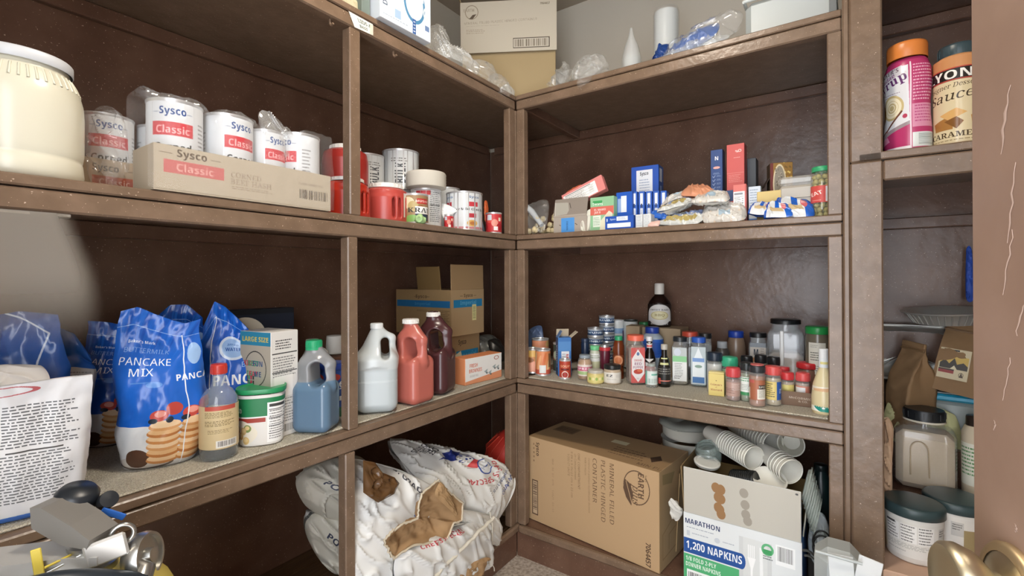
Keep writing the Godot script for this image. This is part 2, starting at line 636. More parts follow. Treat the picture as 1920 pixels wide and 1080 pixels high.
func build_shelving() -> void:
	var L := thing("shelving_unit", "brown painted built-in shelving along the left wall, with one front post and carpeted lower shelf", "shelving", Vector3(0, -0.0007, 0))
	var R := thing("shelving_unit", "brown painted built-in shelving along the back wall, right of the corner post", "shelving", Vector3(0, -0.0007, 0))
	var zb := 1.98
	# back panels
	bar(L, "back_panel", Vector3(-0.578, 0.0, -0.56), Vector3(-0.562, 1.93, zb), paint_shaded, 0.0)
	bar(R, "back_panel", Vector3(-0.56, 0.0, -0.578), Vector3(1.148, 1.93, -0.562), paint_shaded, 0.0)
	bar(R, "side_panel", Vector3(1.136, 0.0, -0.562), Vector3(1.148, 1.93, -0.037), paint_shaded, 0.0)
	# boards, rails and cleats
	var ys := [TOP, MID, LOW]
	for k in 3:
		var y: float = ys[k]
		bar(L, "shelf_board", Vector3(-0.56, y - 0.02, -0.56), Vector3(0.0, y, zb), paint, 0.003)
		bar(R, "shelf_board", Vector3(0.001, y - 0.02, -0.56), Vector3(1.148, y, 0.0), paint, 0.003)
		bar(L, "front_rail", Vector3(-0.036, y - 0.062, 0.0), Vector3(-0.001, y - 0.023, zb), paint, 0.004)
		bar(R, "front_rail", Vector3(0.001, y - 0.062, -0.036), Vector3(1.148, y - 0.023, -0.001), paint, 0.004)
		bar(L, "wall_cleat", Vector3(-0.562, y - 0.064, -0.52), Vector3(-0.54, y - 0.021, zb), paint_shaded, 0.003)
		bar(R, "wall_cleat", Vector3(-0.52, y - 0.064, -0.562), Vector3(1.135, y - 0.021, -0.54), paint_shaded, 0.003)
		bar(R, "side_cleat", Vector3(0.0, y - 0.062, -0.54), Vector3(0.036, y - 0.021, -0.037), paint_shaded, 0.003)
	# posts in three storeys; the upper ones lean a little
	var st := [[PLAT, LOW - 0.063, 0.82, 0.853], [LOW, MID - 0.063, 0.809, 0.843], [MID, TOP - 0.063, 0.798, 0.835]]
	for s in st:
		bar(L, "post", Vector3(-0.036, s[0], s[2]), Vector3(-0.0005, s[1], s[3]), paint, 0.003)
		bar(L, "corner_post", Vector3(-0.034, s[0], 0.001), Vector3(-0.001, s[1], 0.044), paint, 0.004)
		bar(R, "corner_post", Vector3(0.001, s[0] + 0.0005, -0.036), Vector3(0.041, s[1], -0.001), paint, 0.004)
		bar(L, "corner_post", Vector3(-0.036, s[0] + 0.0005, -0.036), Vector3(-0.0002, s[1], -0.0002), paint, 0.003)
		bar(R, "post", Vector3(1.112, s[0], -0.036), Vector3(1.148, s[1], -0.0005), paint, 0.003)
	for q in [[0.659, 1.905], [0.886, 1.903]]:
		part(L, "hook", MB.new().tube([Vector3(-0.018, 1.91, q[0]), Vector3(-0.018, 1.895, q[0]), Vector3(-0.012, 1.888, q[0]), Vector3(-0.004, 1.892, q[0])], 0.0035, 8).mesh(), paint)
	# carpet on the lower shelves
	bar(L, "carpet", Vector3(-0.558, LOW, -0.555), Vector3(-0.026, LOW + 0.006, 1.95), carpet, 0.003)
	bar(R, "carpet", Vector3(0.042, LOW, -0.555), Vector3(1.11, LOW + 0.006, -0.026), carpet, 0.003)
	# platform
	bar(L, "platform_lip", Vector3(-0.012, PLAT - 0.03, -0.012), Vector3(0.012, PLAT, zb), paint, 0.006)
	bar(R, "platform_lip", Vector3(0.0125, PLAT - 0.03, -0.012), Vector3(1.148, PLAT, 0.012), paint, 0.006)
	bar(L, "kick_board", Vector3(-0.02, 0, 0.0), Vector3(-0.002, PLAT - 0.03, zb), paint_shaded, 0.0)
	bar(R, "kick_board", Vector3(0.0, 0, -0.02), Vector3(1.149, PLAT - 0.03, -0.002), paint_shaded, 0.0)
	for k in 6:
		var mb := MB.new()
		var x0 := -0.56 + 0.0905 * k
		mb.box(Vector3.ZERO, Vector3(0.089, 0.02, 2.5), 0.001)
		for i in mb.V.size():
			mb.U[i] = Vector2(mb.V[i].z * 0.8 + k * 0.37, mb.V[i].x * 2.0 + k * 0.21)
		part(L, "plank", mb.mesh(), plank_mat, Vector3(x0 + 0.0445, PLAT - 0.022, 0.73))
	bar(R, "platform_board", Vector3(0.0, PLAT - 0.024, -0.56), Vector3(1.149, PLAT - 0.002, -0.012), paint_shaded, 0.0)

func build_cabinet() -> void:
	var c := thing("cabinet", "brown painted narrow open cabinet between the back shelving and the open door", "cabinet", Vector3(0, -0.0007, 0))
	var x1 := 1.86
	bar(c, "filler_strip", Vector3(1.149, 0, -0.03), Vector3(1.166, 2.635, 0.006), paint, 0.004)
	bar(c, "front_post", Vector3(1.166, 0, -0.03), Vector3(1.24, 1.512, 0.014), paint, 0.004)
	bar(c, "front_post", Vector3(1.166, 1.513, -0.03), Vector3(1.24, 2.635, 0.0135), paint, 0.004)
	bar(c, "side_panel", Vector3(1.163, 0, -0.56), Vector3(1.185, 2.63, -0.031), paint_shaded, 0.0)
	bar(c, "back_panel", Vector3(1.163, 0, -0.578), Vector3(x1, 2.63, -0.561), paint_shaded, 0.0)
	bar(c, "side_panel", Vector3(x1, 0, -0.578), Vector3(x1 + 0.02, 2.63, 0.0), paint_shaded, 0.0)
	bar(c, "shelf_board", Vector3(1.185, 1.514, -0.56), Vector3(x1, 1.536, 0.0135), paint, 0.003)
	bar(c, "front_rail", Vector3(1.241, 1.455, -0.022), Vector3(x1, 1.511, 0.0135), paint, 0.004)
	bar(c, "wall_cleat", Vector3(1.185, 1.36, -0.56), Vector3(x1, 1.40, -0.53), paint_shaded, 0.003)
	bar(c, "wall_cleat", Vector3(1.185, 2.07, -0.56), Vector3(x1, 2.11, -0.53), paint_shaded, 0.003)
	bar(c, "shelf_board", Vector3(1.185, 2.11, -0.56), Vector3(x1, 2.135, 0.0), paint_shaded, 0.003)
	bar(c, "shelf_board", Vector3(1.186, 0.355, -0.56), Vector3(x1, 0.377, 0.0135), hexm("c9a68e", 0.6), 0.003)
	bar(c, "front_rail", Vector3(1.241, 0.30, -0.022), Vector3(x1, 0.354, 0.0135), paint, 0.004)
	bar(c, "shelf_riser", Vector3(1.186, 0.378, -0.56), Vector3(x1, 0.4995, -0.285), paint_shaded, 0.002)
	bar(c, "shelf_riser", Vector3(1.186, 0.501, -0.56), Vector3(x1, 0.6195, -0.405), paint_shaded, 0.002)

func build_door() -> void:
	# leaf stands open beside the cabinet; its free edge is the far one
	var d := Node3D.new()
	d.name = "door_1"
	add_child(d)
	d.set_meta("kind", "structure")
	d.position = Vector3(1.235, 0.01, 1.117)
	d.rotation_degrees.y = rad_to_deg(atan2(0.27, 0.96))
	var dm: StandardMaterial3D = paint.duplicate()
	dm.albedo_texture = noise_tex(0.006, 31, [[0.0, "83695a"], [0.5, "8b7161"], [1.0, "93796a"]])
	dm.heightmap_texture = noise_tex(0.01, 33, [], false, 6, 4)
	dm.heightmap_scale = 0.06
	dm.roughness = 0.28
	dm.detail_enabled = false
	part(d, "door_leaf", box(Vector3(0.035, 2.05, 0.76), 0.002), dm, Vector3(0.0175, 0, 0.38))
	# scuffed streaks and chips on the face towards the room
	var sc := hexm("ad9486", 0.45)
	var streaks := [[1.30, 0.045, 0.05, 0.005], [1.235, 0.052, 0.06, 0.004], [1.19, 0.048, 0.05, 0.003], [1.33, 0.075, 0.04, 0.004], [1.15, 0.062, 0.03, 0.003], [1.10, 0.045, 0.035, 0.002], [1.02, 0.07, 0.012, 0.003], [1.06, 0.03, 0.008, 0.003], [0.99, 0.055, 0.006, 0.003]]
	var rng := RandomNumberGenerator.new()
	rng.seed = 5
	for s in streaks:
		var mb := MB.new()
		var rows := []
		for j in 9:
			var t := j / 8.0
			var w: float = s[3] * 0.7 * sin(PI * clampf(t, 0.06, 0.94)) * rng.randf_range(0.6, 1.2)
			var off := rng.randf_range(-0.002, 0.002) + 0.012 * (t - 0.5) * (1.0 if s[2] > 0.02 else 0.0)
			rows.append([Vector3(-0.0003, s[0] + s[2] * (t - 0.5), s[1] + off - w / 2), Vector3(-0.0006, s[0] + s[2] * (t - 0.5), s[1] + off), Vector3(-0.0003, s[0] + s[2] * (t - 0.5), s[1] + off + w / 2)])
		mb.grid(rows)
		part(d, "scuff_mark", mb.mesh(), sc)
	var brass := hexm("cfc4a8", 0.36, 1.0)
	var k := part(d, "door_knob", lathe([[0.0, 0.0], [0.033, 0.0], [0.034, 0.003], [0.031, 0.006], [0.022, 0.008], [0.014, 0.010], [0.0135, 0.014], [0.019, 0.018], [0.027, 0.025], [0.031, 0.034], [0.0305, 0.041], [0.028, 0.0435], [0.025, 0.042], [0.018, 0.0405], [0.0, 0.04]], 40), brass, Vector3(0, 0.94, 0.056), Vector3(0, 0, 90))
	part(k, "rose_plate", lathe([[0.029, 0.0], [0.036, 0.0], [0.0365, 0.004], [0.034, 0.007], [0.029, 0.007]], 40), hexm("b39c78", 0.45, 0.8))
func build_things() -> void:
	left_middle_shelf()
	left_lower_shelf()
	right_middle_shelf()
	right_lower_shelf()
	bottom_left()
	bottom_right()
	cabinet_things()
	top_shelf()

# ------------------------------------------------------------------ kinds of things
# root stands at the middle of the base; local +z is the front
func carton(called: String, label: String, cat: String, front: Vector3, turn: float, s: Vector3, m: Material, prints := {}, group := "") -> Node3D:
	var n := Vector3(sin(deg_to_rad(turn)), 0, cos(deg_to_rad(turn)))
	var o := thing(called, label, cat, front - n * s.z / 2, turn, group)
	part(o, "body", box(s, 0.0015), m)
	panels(o, s, prints)
	return o

func panels(o: Node3D, s: Vector3, prints: Dictionary) -> void:
	var e := 0.0004
	for k in prints:
		var p: Print = prints[k]
		match k:
			"front": part(o, "printed_face", sheet(s.x - 0.002, s.y - 0.002, p.rect), p.m, Vector3(0, 0.001, s.z / 2 + e))
			"right": part(o, "printed_face", sheet(s.z - 0.002, s.y - 0.002, p.rect), p.m, Vector3(s.x / 2 + e, 0.001, 0), Vector3(0, 90, 0))
			"left": part(o, "printed_face", sheet(s.z - 0.002, s.y - 0.002, p.rect), p.m, Vector3(-s.x / 2 - e, 0.001, 0), Vector3(0, -90, 0))
			"top": part(o, "printed_face", sheet(s.x - 0.002, s.z - 0.002, p.rect), p.m, Vector3(0, s.y + e, s.z / 2 - 0.001), Vector3(-90, 0, 0))

# tin can: rims and seams of metal, paper label all round, ringed lid
func tin(called: String, label: String, at: Vector3, r: float, h: float, turn: float, p: Print, group := "", deg := 360.0, base_col := "d9dadb") -> Node3D:
	var o := thing(called, label, "can", at, turn, group)
	var f := r * 0.97
	part(o, "body", lathe([[0.0, 0.003], [f - 0.004, 0.003], [f - 0.002, 0.0], [r, 0.0], [r, 0.004], [f, 0.006], [f, h - 0.006], [r, h - 0.004], [r, h], [r - 0.003, h], [r - 0.004, h - 0.004]], 32), hexm(base_col, 0.32, 0.6 if base_col == "d9dadb" else 0.0))
	part(o, "lid", lathe([[r - 0.004, h - 0.004], [r * 0.85, h - 0.004], [r * 0.83, h - 0.0025], [r * 0.7, h - 0.0025], [r * 0.68, h - 0.004], [r * 0.4, h - 0.0038], [0.0, h - 0.0038]], 32), hexm("cfd2d3", 0.3, 0.8))
	if p: part(o, "paper_label", arc(f + 0.0006, 0.007, h - 0.007, deg, p.rect), p.m)
	return o

# bottle or jar turned on a lathe. cap: [radius, height, base height, hex]; labels: [Print, y0, y1, degrees, radius, turn]
func bottle(called: String, label: String, cat: String, at: Vector3, turn: float, prof: Array, m: Material, cap := [], labels := [], group := "", squash := 1.0) -> Node3D:
	var o := thing(called, label, cat, at, turn, group)
	part(o, "body", lathe(prof, 32, squash), m)
	if cap.size():
		var r: float = cap[0]
		var h: float = cap[1]
		var mb := MB.new()
		mb.lathe([[r * 0.985, 0.0], [r, 0.001], [r, h * 0.8], [r * 0.96, h * 0.95], [r * 0.88, h], [0.0, h]], 36)
		if cap.size() > 4:   # ridged skirt
			for k in int(cap[4]):
				var a: float = TAU * k / cap[4]
				mb.X = Transform3D(Basis(Vector3.UP, a), Vector3.ZERO)
				mb.box(Vector3(0, h * 0.08, r), Vector3(r * 0.07, h * 0.68, r * 0.05), 0.0002)
		part(o, "cap", mb.mesh(), hexm(cap[3], 0.35), Vector3(0, cap[2], 0))
	for l in labels:
		part(o, "label", arc(l[4], l[1], l[2], l[3], l[0].rect, l[6] if l.size() > 6 else -1.0, squash), l[0].m, Vector3.ZERO, Vector3(0, l[5] if l.size() > 5 else 0.0, 0))
	return o

# soft thing between four world corners (bottom-left, bottom-right, top-right, top-left as seen from its front)
func pillow(c: Array, bulge: float, back: float, amp: float, freq: float, sd: int, nu := 36, nv := 36, soft := 0.15, r := Rect2(0, 0, 1, 1), pw := 2.5, open_top := false) -> Array:
	var cen: Vector3 = (c[0] + c[1] + c[2] + c[3]) / 4.0
	var n: Vector3 = (c[1] - c[0] + c[2] - c[3]).cross(c[3] - c[0] + c[2] - c[1]).normalized()
	var ns := FastNoiseLite.new()
	ns.seed = sd
	ns.frequency = freq
	ns.fractal_octaves = 2
	var lu: float = (c[1] - c[0]).length()
	var lw: float = (c[3] - c[0]).length()
	var sides := []
	for side in [1, -1]:
		var rows := []
		var uvs := []
		for j in nv + 1:
			var row := []
			var ur := []
			for i in nu + 1:
				var u := float(i) / nu
				var v := float(j) / nv
				var x := u * 2 - 1
				var y := v * 2 - 1
				var k := 1.0 - soft * x * x * y * y
				var uu := 0.5 + 0.5 * x * k
				var vv := 0.5 + 0.5 * y * k
				var p: Vector3 = (c[0] as Vector3).lerp(c[1], uu).lerp((c[3] as Vector3).lerp(c[2], uu), vv) - cen
				var ex := pow(maxf(0.0, 1.0 - pow(absf(x), pw)), 0.6)
				var ey := pow(maxf(0.0, 1.0 - pow(absf(y), pw)), 0.6)
				if open_top and v > 0.5: ey = maxf(ey, 0.25)
				var e := ex * ey
				var la := uu * lu
				var lv := vv * lw
				var c1 := exp(-13.0 * absf(ns.get_noise_2d(la * 0.75 + lv * 0.35 + side * 3.0, (lv - la * 0.5) * 0.4)))
				var c2 := exp(-13.0 * absf(ns.get_noise_2d(la * 0.3 - lv * 0.3 + 7.0, lv * 0.8 + la * 0.6 + side)))
				var d := maxf(c1, c2 * 0.8) + 0.25
				var q := ns.get_noise_3d(p.x * 0.4 + 9.0, p.y * 0.4 + side, p.z * 0.4)
				var t := (bulge if side > 0 else back) * e
				var w := minf(1.0, e * 3.0) * amp
				p += n * side * t + n * side * w * (d - 0.4) + n * amp * q * 1.5 * (1.0 - e * 0.5)
				row.append(p)
				ur.append(Vector2(u, 1.0 - v))
			if side < 0:
				row.reverse()
				ur.reverse()
			rows.append(row)
			uvs.append(ur)
		var mb := MB.new()
		mb.grid(rows, r if side > 0 else Rect2(0, 0, 1, 1), uvs)
		sides.append(mb)
	return [cen, sides[0], sides[1]]

func soft_thing(called: String, label: String, cat: String, c: Array, bulge: float, back: float, amp: float, freq: float, sd: int, m: Material, mback: Material = null, r := Rect2(0, 0, 1, 1), group := "", soft := 0.15, nu := 36, pw := 2.5) -> Node3D:
	var a := pillow(c, bulge, back, amp, freq, sd, nu, nu, soft, r, pw)
	var o := thing(called, label, cat, a[0], 0, group)
	part(o, "front", a[1].mesh(), m)
	part(o, "back", a[2].mesh(), mback if mback else m)
	return o

# stand-up pouch: flat seams at the sides and the top, round foot
func pouch(called: String, label: String, at: Vector3, turn: float, w: float, h: float, d: float, p: Print, back: Material, sd: int, group := "", lean := Vector2.ZERO, top := 0.0, rim: Array = []) -> Node3D:
	var o := thing(called, label, "bag", at, turn, group, lean)
	var ns := FastNoiseLite.new()
	ns.seed = sd
	ns.frequency = 9.0
	for side in [1, -1]:
		var rows := []
		var uvs := []
		for j in 33:
			var v := j / 32.0
			var row := []
			var ur := []
			for i in 33:
				var x := i / 16.0 - 1.0
				var foot := 1.0 - pow(maxf(0.0, 1.0 - v / 0.06), 2.0)
				var hw := w / 2 * (0.86 + 0.14 * smoothstep(0.0, 0.25, v)) * (1.0 - top * smoothstep(0.6, 1.0, v)) * (0.93 + 0.07 * foot)
				var dep := d / 2 * (0.75 + 0.25 * foot) * (1.0 - smoothstep(0.3, 0.93, v)) + 0.002
				var zz := dep * pow(maxf(0.0, 1.0 - pow(absf(x), 2.6)), 0.5)
				var pnt := Vector3(x * hw, v * h + (0.02 * (1.0 - x * x) * top if v > 0.9 else 0.0), zz * side)
				var nn := ns.get_noise_3d(pnt.x, pnt.y * 0.6, pnt.z + side)
				pnt.z += side * (1.0 - 2.2 * absf(nn)) * 0.007 * minf(1.0, v * 6.0)
				pnt.z += ns.get_noise_2d(pnt.x * 0.5, pnt.y * 0.5 + 7.0) * 0.028 * smoothstep(0.55, 1.0, v)
				pnt.x += ns.get_noise_2d(pnt.y * 0.5, 3.0) * 0.012
				if rim.size():
					var f := clampf((x + 1) / 2 * (rim.size() - 1), 0, rim.size() - 1.001)
					pnt.y *= lerpf(1.0, lerpf(rim[int(f)], rim[int(f) + 1], f - int(f)), smoothstep(0.55, 1.0, v))
				pnt.y = maxf(0.001, pnt.y)
				row.append(pnt)
				ur.append(Vector2((x + 1) / 2, 1 - v))
			if side < 0:
				row.reverse()
				ur.reverse()
			rows.append(row)
			uvs.append(ur)
		var mb := MB.new()
		mb.grid(rows, p.rect if side > 0 else Rect2(0, 0, 1, 1), uvs)
		part(o, "front" if side > 0 else "back", mb.mesh(), p.m if side > 0 else back)
	part(o, "bottom", lathe([[0.0, 0.0008], [w * 0.36, 0.0008]], 24, d / w * 0.9), back)
	return o

# crumpled film
func film(called: String, label: String, c: Array, bulge: float, back: float, amp: float, freq: float, sd: int, alpha := 0.22, tint := "f4f7f6", group := "") -> Node3D:
	return soft_thing(called, label, "plastic bag", c, bulge, back, amp, freq, sd, clear(tint, alpha, 0.1), null, Rect2(0, 0, 1, 1), group, 0.3, 40, 2.0)

func two_tone(top: String, low: String, level: float, gloss := 1) -> Print:
	var p := print_label(16, 64, top, gloss)
	p.box(0, level, 1, 1, low)
	return p

var jug_meshes := {}
func jug_mesh(kind: String) -> ArrayMesh:
	if jug_meshes.has(kind): return jug_meshes[kind]
	var f: Callable
	var hi := Vector3(0.085, 0.285, 0.075)
	match kind:
		"gallon":   # round shoulders, slim handle at +x
			f = func(p: Vector3) -> float:
				var b := rbox(p - Vector3(0, 0.094, 0), Vector3(0.0635, 0.094, 0.0635), 0.03)
				b += 0.0012 * (1.0 if absf(p.y - 0.1) < 0.002 else 0.0)
				var rr := lerpf(0.062, 0.018, clampf((p.y - 0.165) / 0.09, 0, 1))
				var cone := maxf((Vector2(p.x, p.z).length() - rr) * 0.85, maxf(0.15 - p.y, p.y - 0.262))
				var d := smin(b, cone, 0.02)
				d = smin(d, capsule(p, Vector3(0.05, 0.16, 0), Vector3(0.045, 0.225, 0), 0.0115), 0.012)
				d = smin(d, capsule(p, Vector3(0.045, 0.225, 0), Vector3(0.012, 0.248, 0), 0.0115), 0.012)
				var q := Vector3(p.x, p.y, 0)
				return -smin(-d, capsule(q, Vector3(0.026, 0.178, 0), Vector3(0.024, 0.215, 0), 0.0125), 0.008)
		"jug":      # boxy, with a big handle at +x
			f = func(p: Vector3) -> float:
				var b := rbox(p - Vector3(0, 0.08, 0), Vector3(0.061, 0.08, 0.056), 0.026)
				var u := rbox(p - Vector3(-0.006, 0.2, 0), Vector3(0.05, 0.052, 0.043), 0.04)
				var d := smin(b, u, 0.03)
				d = smin(d, capsule(p, Vector3(-0.008, 0.24, 0), Vector3(-0.008, 0.268, 0), 0.024), 0.016)
				d = smin(d, capsule(p, Vector3(0.05, 0.14, 0), Vector3(0.047, 0.215, 0), 0.0145), 0.014)
				d = smin(d, capsule(p, Vector3(0.047, 0.215, 0), Vector3(0.015, 0.25, 0), 0.0145), 0.014)
				var q := Vector3(p.x, p.y, 0)
				return -smin(-d, capsule(q, Vector3(0.017, 0.168, 0), Vector3(0.014, 0.205, 0), 0.019), 0.012)
		"squat":
			f = func(p: Vector3) -> float:
				var b := maxf(Vector2(p.x, p.z).length() - 0.071, absf(p.y - 0.055) - 0.055)
				b = smin(b, maxf(Vector2(p.x, p.z).length() - lerpf(0.074, 0.056, clampf((p.y - 0.085) / 0.035, 0, 1)), absf(p.y - 0.06) - 0.058), 0.012)
				var q := Vector3(p.x - 0.02, p.y, p.z - 0.078)
				var g := rbox(q - Vector3(0, 0.05, 0), Vector3(0.015, 0.036, 0.03), 0.012)
				var d := -smin(-b, g, 0.006)
				return smin(d, capsule(p, Vector3(0.02, 0.02, 0.066), Vector3(0.02, 0.085, 0.066), 0.0065), 0.008)
			hi = Vector3(0.085, 0.13, 0.085)
	jug_meshes[kind] = nets(f, Vector3(-0.085, -0.006, -hi.z - 0.01), hi, 0.0045)
	return jug_meshes[kind]

func jug(label: String, at: Vector3, turn: float, kind: String, k: float, m: Material, cap: Array, labels := [], group := "", skin: Print = null) -> Node3D:
	var o := thing("jug", label, "jug", at, turn, group)
	var jm := jug_mesh(kind)
	if skin:
		var arr := jm.surface_get_arrays(0)
		var uv: PackedVector2Array = arr[Mesh.ARRAY_TEX_UV]
		for i in uv.size(): uv[i] = skin.rect.position + skin.rect.size * uv[i]
		arr[Mesh.ARRAY_TEX_UV] = uv
		jm = ArrayMesh.new()
		jm.add_surface_from_arrays(Mesh.PRIMITIVE_TRIANGLES, arr)
	var b := part(o, "body", jm, m)
	b.scale = Vector3(k, k, k)
	var r: float = cap[0]
	var h: float = cap[1]
	var mb := MB.new()
	mb.lathe([[r * 1.05, 0.0], [r * 1.05, 0.003], [r, 0.004], [r, h * 0.9], [r * 0.92, h], [0.0, h]], 32)
	for i in 24:
		mb.X = Transform3D(Basis(Vector3.UP, TAU * i / 24), Vector3.ZERO)
		mb.box(Vector3(0, h * 0.25, r), Vector3(r * 0.1, h * 0.6, r * 0.06), 0.0002)
	part(o, "cap", mb.mesh(), hexm(cap[3], 0.4), Vector3(cap[4] if cap.size() > 4 else 0.0, cap[2], 0))
	for l in labels:
		part(o, "label", sheet(l[1], l[2], l[0].rect), l[0].m, l[3], l[4])
	return o

# ------------------------------------------------------------------ left wall, middle shelf
func hash_label() -> Print:
	var p := print_label(520, 260, "d6d9dc", 0)
	for x in [0.25, 0.75]:
		p.text("Sysco", x, 0.12, 0.085, "2b4a86", "Droid Sans", true)
		p.box(x - 0.115, 0.125, 0.035, 0.008, "8a96aa")
		p.box(x + 0.08, 0.125, 0.035, 0.008, "8a96aa")
		p.box(x - 0.12, 0.24, 0.24, 0.16, "c8444b")
		p.text("Classic", x, 0.325, 0.085, "eeb3b3", "Droid Sans", true)
		p.text("Corned", x, 0.53, 0.09, "2c2c2c", "Droid Sans", true)
		p.text("Beef Hash", x, 0.69, 0.09, "2c2c2c", "Droid Sans", true)
		p.rows(x - 0.1, 0.81, 0.2, 0.05, 1, "888888")
		p.rows(x + 0.16, 0.2, 0.07, 0.6, 12, "777777", 4)
	return p

func hash_tray(label: String, at: Vector3, turn: float, w: float, d: float, h: float, p: Print) -> Node3D:
	var o := thing("cardboard_tray", label, "tray", at, turn, "cardboard trays of canned hash")
	var m := hexm("b3a692", 0.75)
	var mb := MB.new()
	mb.box(Vector3(0, 0, 0), Vector3(w, 0.003, d), 0.0005)
	mb.box(Vector3(0, 0.003, d / 2 - 0.0015), Vector3(w, h, 0.003), 0.0005)
	mb.box(Vector3(0, 0.003, -d / 2 + 0.0015), Vector3(w, h, 0.003), 0.0005)
	part(o, "body", mb.mesh(), m)
	for s in [-1, 1]:
		part(o, "end_panel", box(Vector3(0.003, h, d - 0.006), 0.0005), m, Vector3(s * (w / 2 - 0.0015), 0.003, 0))
	part(o, "printed_face", sheet(w - 0.004, h - 0.002, p.rect), p.m, Vector3(0, 0.004, d / 2 + 0.0005))
	return o

func left_middle_shelf() -> void:
	# big cream jar, cut by the frame
	var cream := hexm("dcd9c6", 0.25)
	var o := bottle("jar", "big cream plastic jar with white screw lid at the left end of the middle shelf", "jar", Vector3(-0.112, MID, 1.476), 80, [[0.0, 0.002], [0.083, 0.0], [0.088, 0.006], [0.09, 0.018], [0.088, 0.04], [0.0865, 0.043], [0.0875, 0.046], [0.09, 0.06], [0.0905, 0.13], [0.089, 0.155], [0.085, 0.172], [0.0835, 0.175], [0.078, 0.19], [0.072, 0.2], [0.069, 0.204], [0.069, 0.212]], cream, [0.0745, 0.022, 0.21, "d4d8dd"])
	var mb := MB.new()
	for k in 44:
		var a := TAU * k / 44
		mb.tube([Vector3(sin(a) * 0.0838, 0.1745, cos(a) * 0.0838), Vector3(sin(a) * 0.078, 0.189, cos(a) * 0.078), Vector3(sin(a) * 0.0725, 0.199, cos(a) * 0.0725)], 0.0022, 5, false)
	part(o, "ribbed_shoulder", mb.mesh(), cream)
	o = bottle("bottle", "slim orange bottle with red cap between big cream jar and shrink-wrapped trays", "bottle", Vector3(-0.235, MID, 1.392), 76, [[0.0, 0.0], [0.018, 0.0], [0.02, 0.004], [0.02, 0.13], [0.018, 0.15], [0.015, 0.155]], hexm("c88a68", 0.4), [0.017, 0.02, 0.153, "c32a2a"], [])
	# front tray of hash cans
	var tp := print_label(640, 150, "b5a995", 2)
	tp.text("Sysco", 0.17, 0.17, 0.17, "5a4b3c", "Droid Sans", true)
	tp.box(0.02, 0.17, 0.06, 0.015, "6d5f50")
	tp.box(0.26, 0.17, 0.05, 0.015, "6d5f50")
	tp.box(0.04, 0.32, 0.29, 0.3, "c06a66")
	tp.text("Classic", 0.185, 0.47, 0.17, "d8a39c", "Droid Sans", true)
	tp.text("CORNED", 0.45, 0.43, 0.13, "8d7c6a", "Droid Serif")
	tp.text("BEEF HASH", 0.48, 0.6, 0.13, "8d7c6a", "Droid Serif")
	tp.rows(0.37, 0.72, 0.25, 0.1, 2, "93836f")
	tp.text("CLASSIC CORNED HASH", 0.86, 0.36, 0.05, "6d5f50")
	tp.bars(0.78, 0.52, 0.2, 0.26, false, "3c342c")
	hash_tray("front cardboard tray of corned beef hash with printed face at shelf edge", Vector3(-0.055, MID + 0.001, 1.102), 90, 0.405, 0.114, 0.092, tp)
	var hl := hash_label()
	var g := "hash cans in the front tray"
	var c1 := tin("tin_can", "white hash can in the front tray, leftmost of its row with label in full view", Vector3(-0.0535, MID + 0.0045, 1.2465), 0.0525, 0.193, 156, hl, g)
	var spec := [[1.136, 190, "white hash can in the front tray, second from the left, label turned right"], [1.042, 10, "white hash can in the front tray, third from the left, behind crumpled film"], [0.9575, 100, "white hash can at the right end of the front tray"]]
	for s in spec:
		var c := c1.duplicate()
		c.name = numbered("tin_can")
		add_child(c)
		c.position.z = s[0]
		c.rotation_degrees.y = s[1]
		if s[0] > 1.0 and s[0] < 1.1:
			c.position.x = -0.058
			c.scale = Vector3(0.82, 0.95, 0.82)
		c.set_meta("label", s[2])
	# tray behind, turned
	var tq := print_label(600, 110, "b09c82", 2)
	tq.text("Sysco", 0.12, 0.25, 0.18, "4a3d30", "Droid Sans", true)
	tq.box(0.22, 0.25, 0.08, 0.02, "6d5f50")
	tq.box(0.06, 0.45, 0.2, 0.3, "b3573c")
	tq.text("Classic", 0.16, 0.6, 0.17, "d8a890", "Droid Sans", true)
	hash_tray("open tray of hash cans behind the front tray, set further left", Vector3(-0.275, MID + 0.001, 1.17), 90, 0.405, 0.114, 0.085, tq)
	var gr := "hash cans in the rear tray"
	var rn := ["white hash can at the left end of the rear tray, label half covered by film", "white hash can in the rear tray directly behind the leftmost front can", "white hash can in the rear tray behind the second front can", ]
	for k in 3:
		var c := c1.duplicate()
		c.name = numbered("tin_can")
		add_child(c)
		c.position = Vector3(-0.275, MID + 0.0045, 1.306 - 0.112 * k)
		c.rotation_degrees.y = 172 + 30 * k
		c.set_meta("label", rn[k])
		c.set_meta("group", gr)
	# shrink film over the front tray
	var ns := FastNoiseLite.new()
	ns.seed = 5
	ns.frequency = 14.0
	var rows := []
	var pts := [Vector2(0.003, 0.004), Vector2(0.004, 0.05), Vector2(0.004, 0.094), Vector2(-0.004, 0.135), Vector2(-0.006, 0.18), Vector2(-0.012, 0.201), Vector2(-0.035, 0.205), Vector2(-0.06, 0.206), Vector2(-0.085, 0.206), Vector2(-0.108, 0.201), Vector2(-0.114, 0.1), Vector2(-0.1145, 0.004)]
	var curve := Curve2D.new()
	for q in pts: curve.add_point(q)
	for i in 81:
		var t := i / 80.0
		var z := 1.315 - t * 0.425
		var row := []
		for j in 49:
			var q := curve.sample_baked(curve.get_baked_length() * j / 48.0)
			var up := smoothstep(0.09, 0.19, q.y)
			var dip := 0.0
			for cz in [1.19, 1.083, 0.995]: dip = maxf(dip, exp(-pow((z - cz) / 0.016, 2.0)))
			if t > 0.5 and t < 0.72: dip = maxf(dip, 0.35 + 0.4 * sin(t * 60.0))
			var n := (1.0 - 2.0 * absf(ns.get_noise_3d(q.x, q.y, z))) * 0.004 * (0.25 + up)
			row.append(Vector3(q.x + (n if q.x > -0.06 else -n), q.y + n - up * dip * 0.022 + up * 0.004, z))
		rows.append(row)
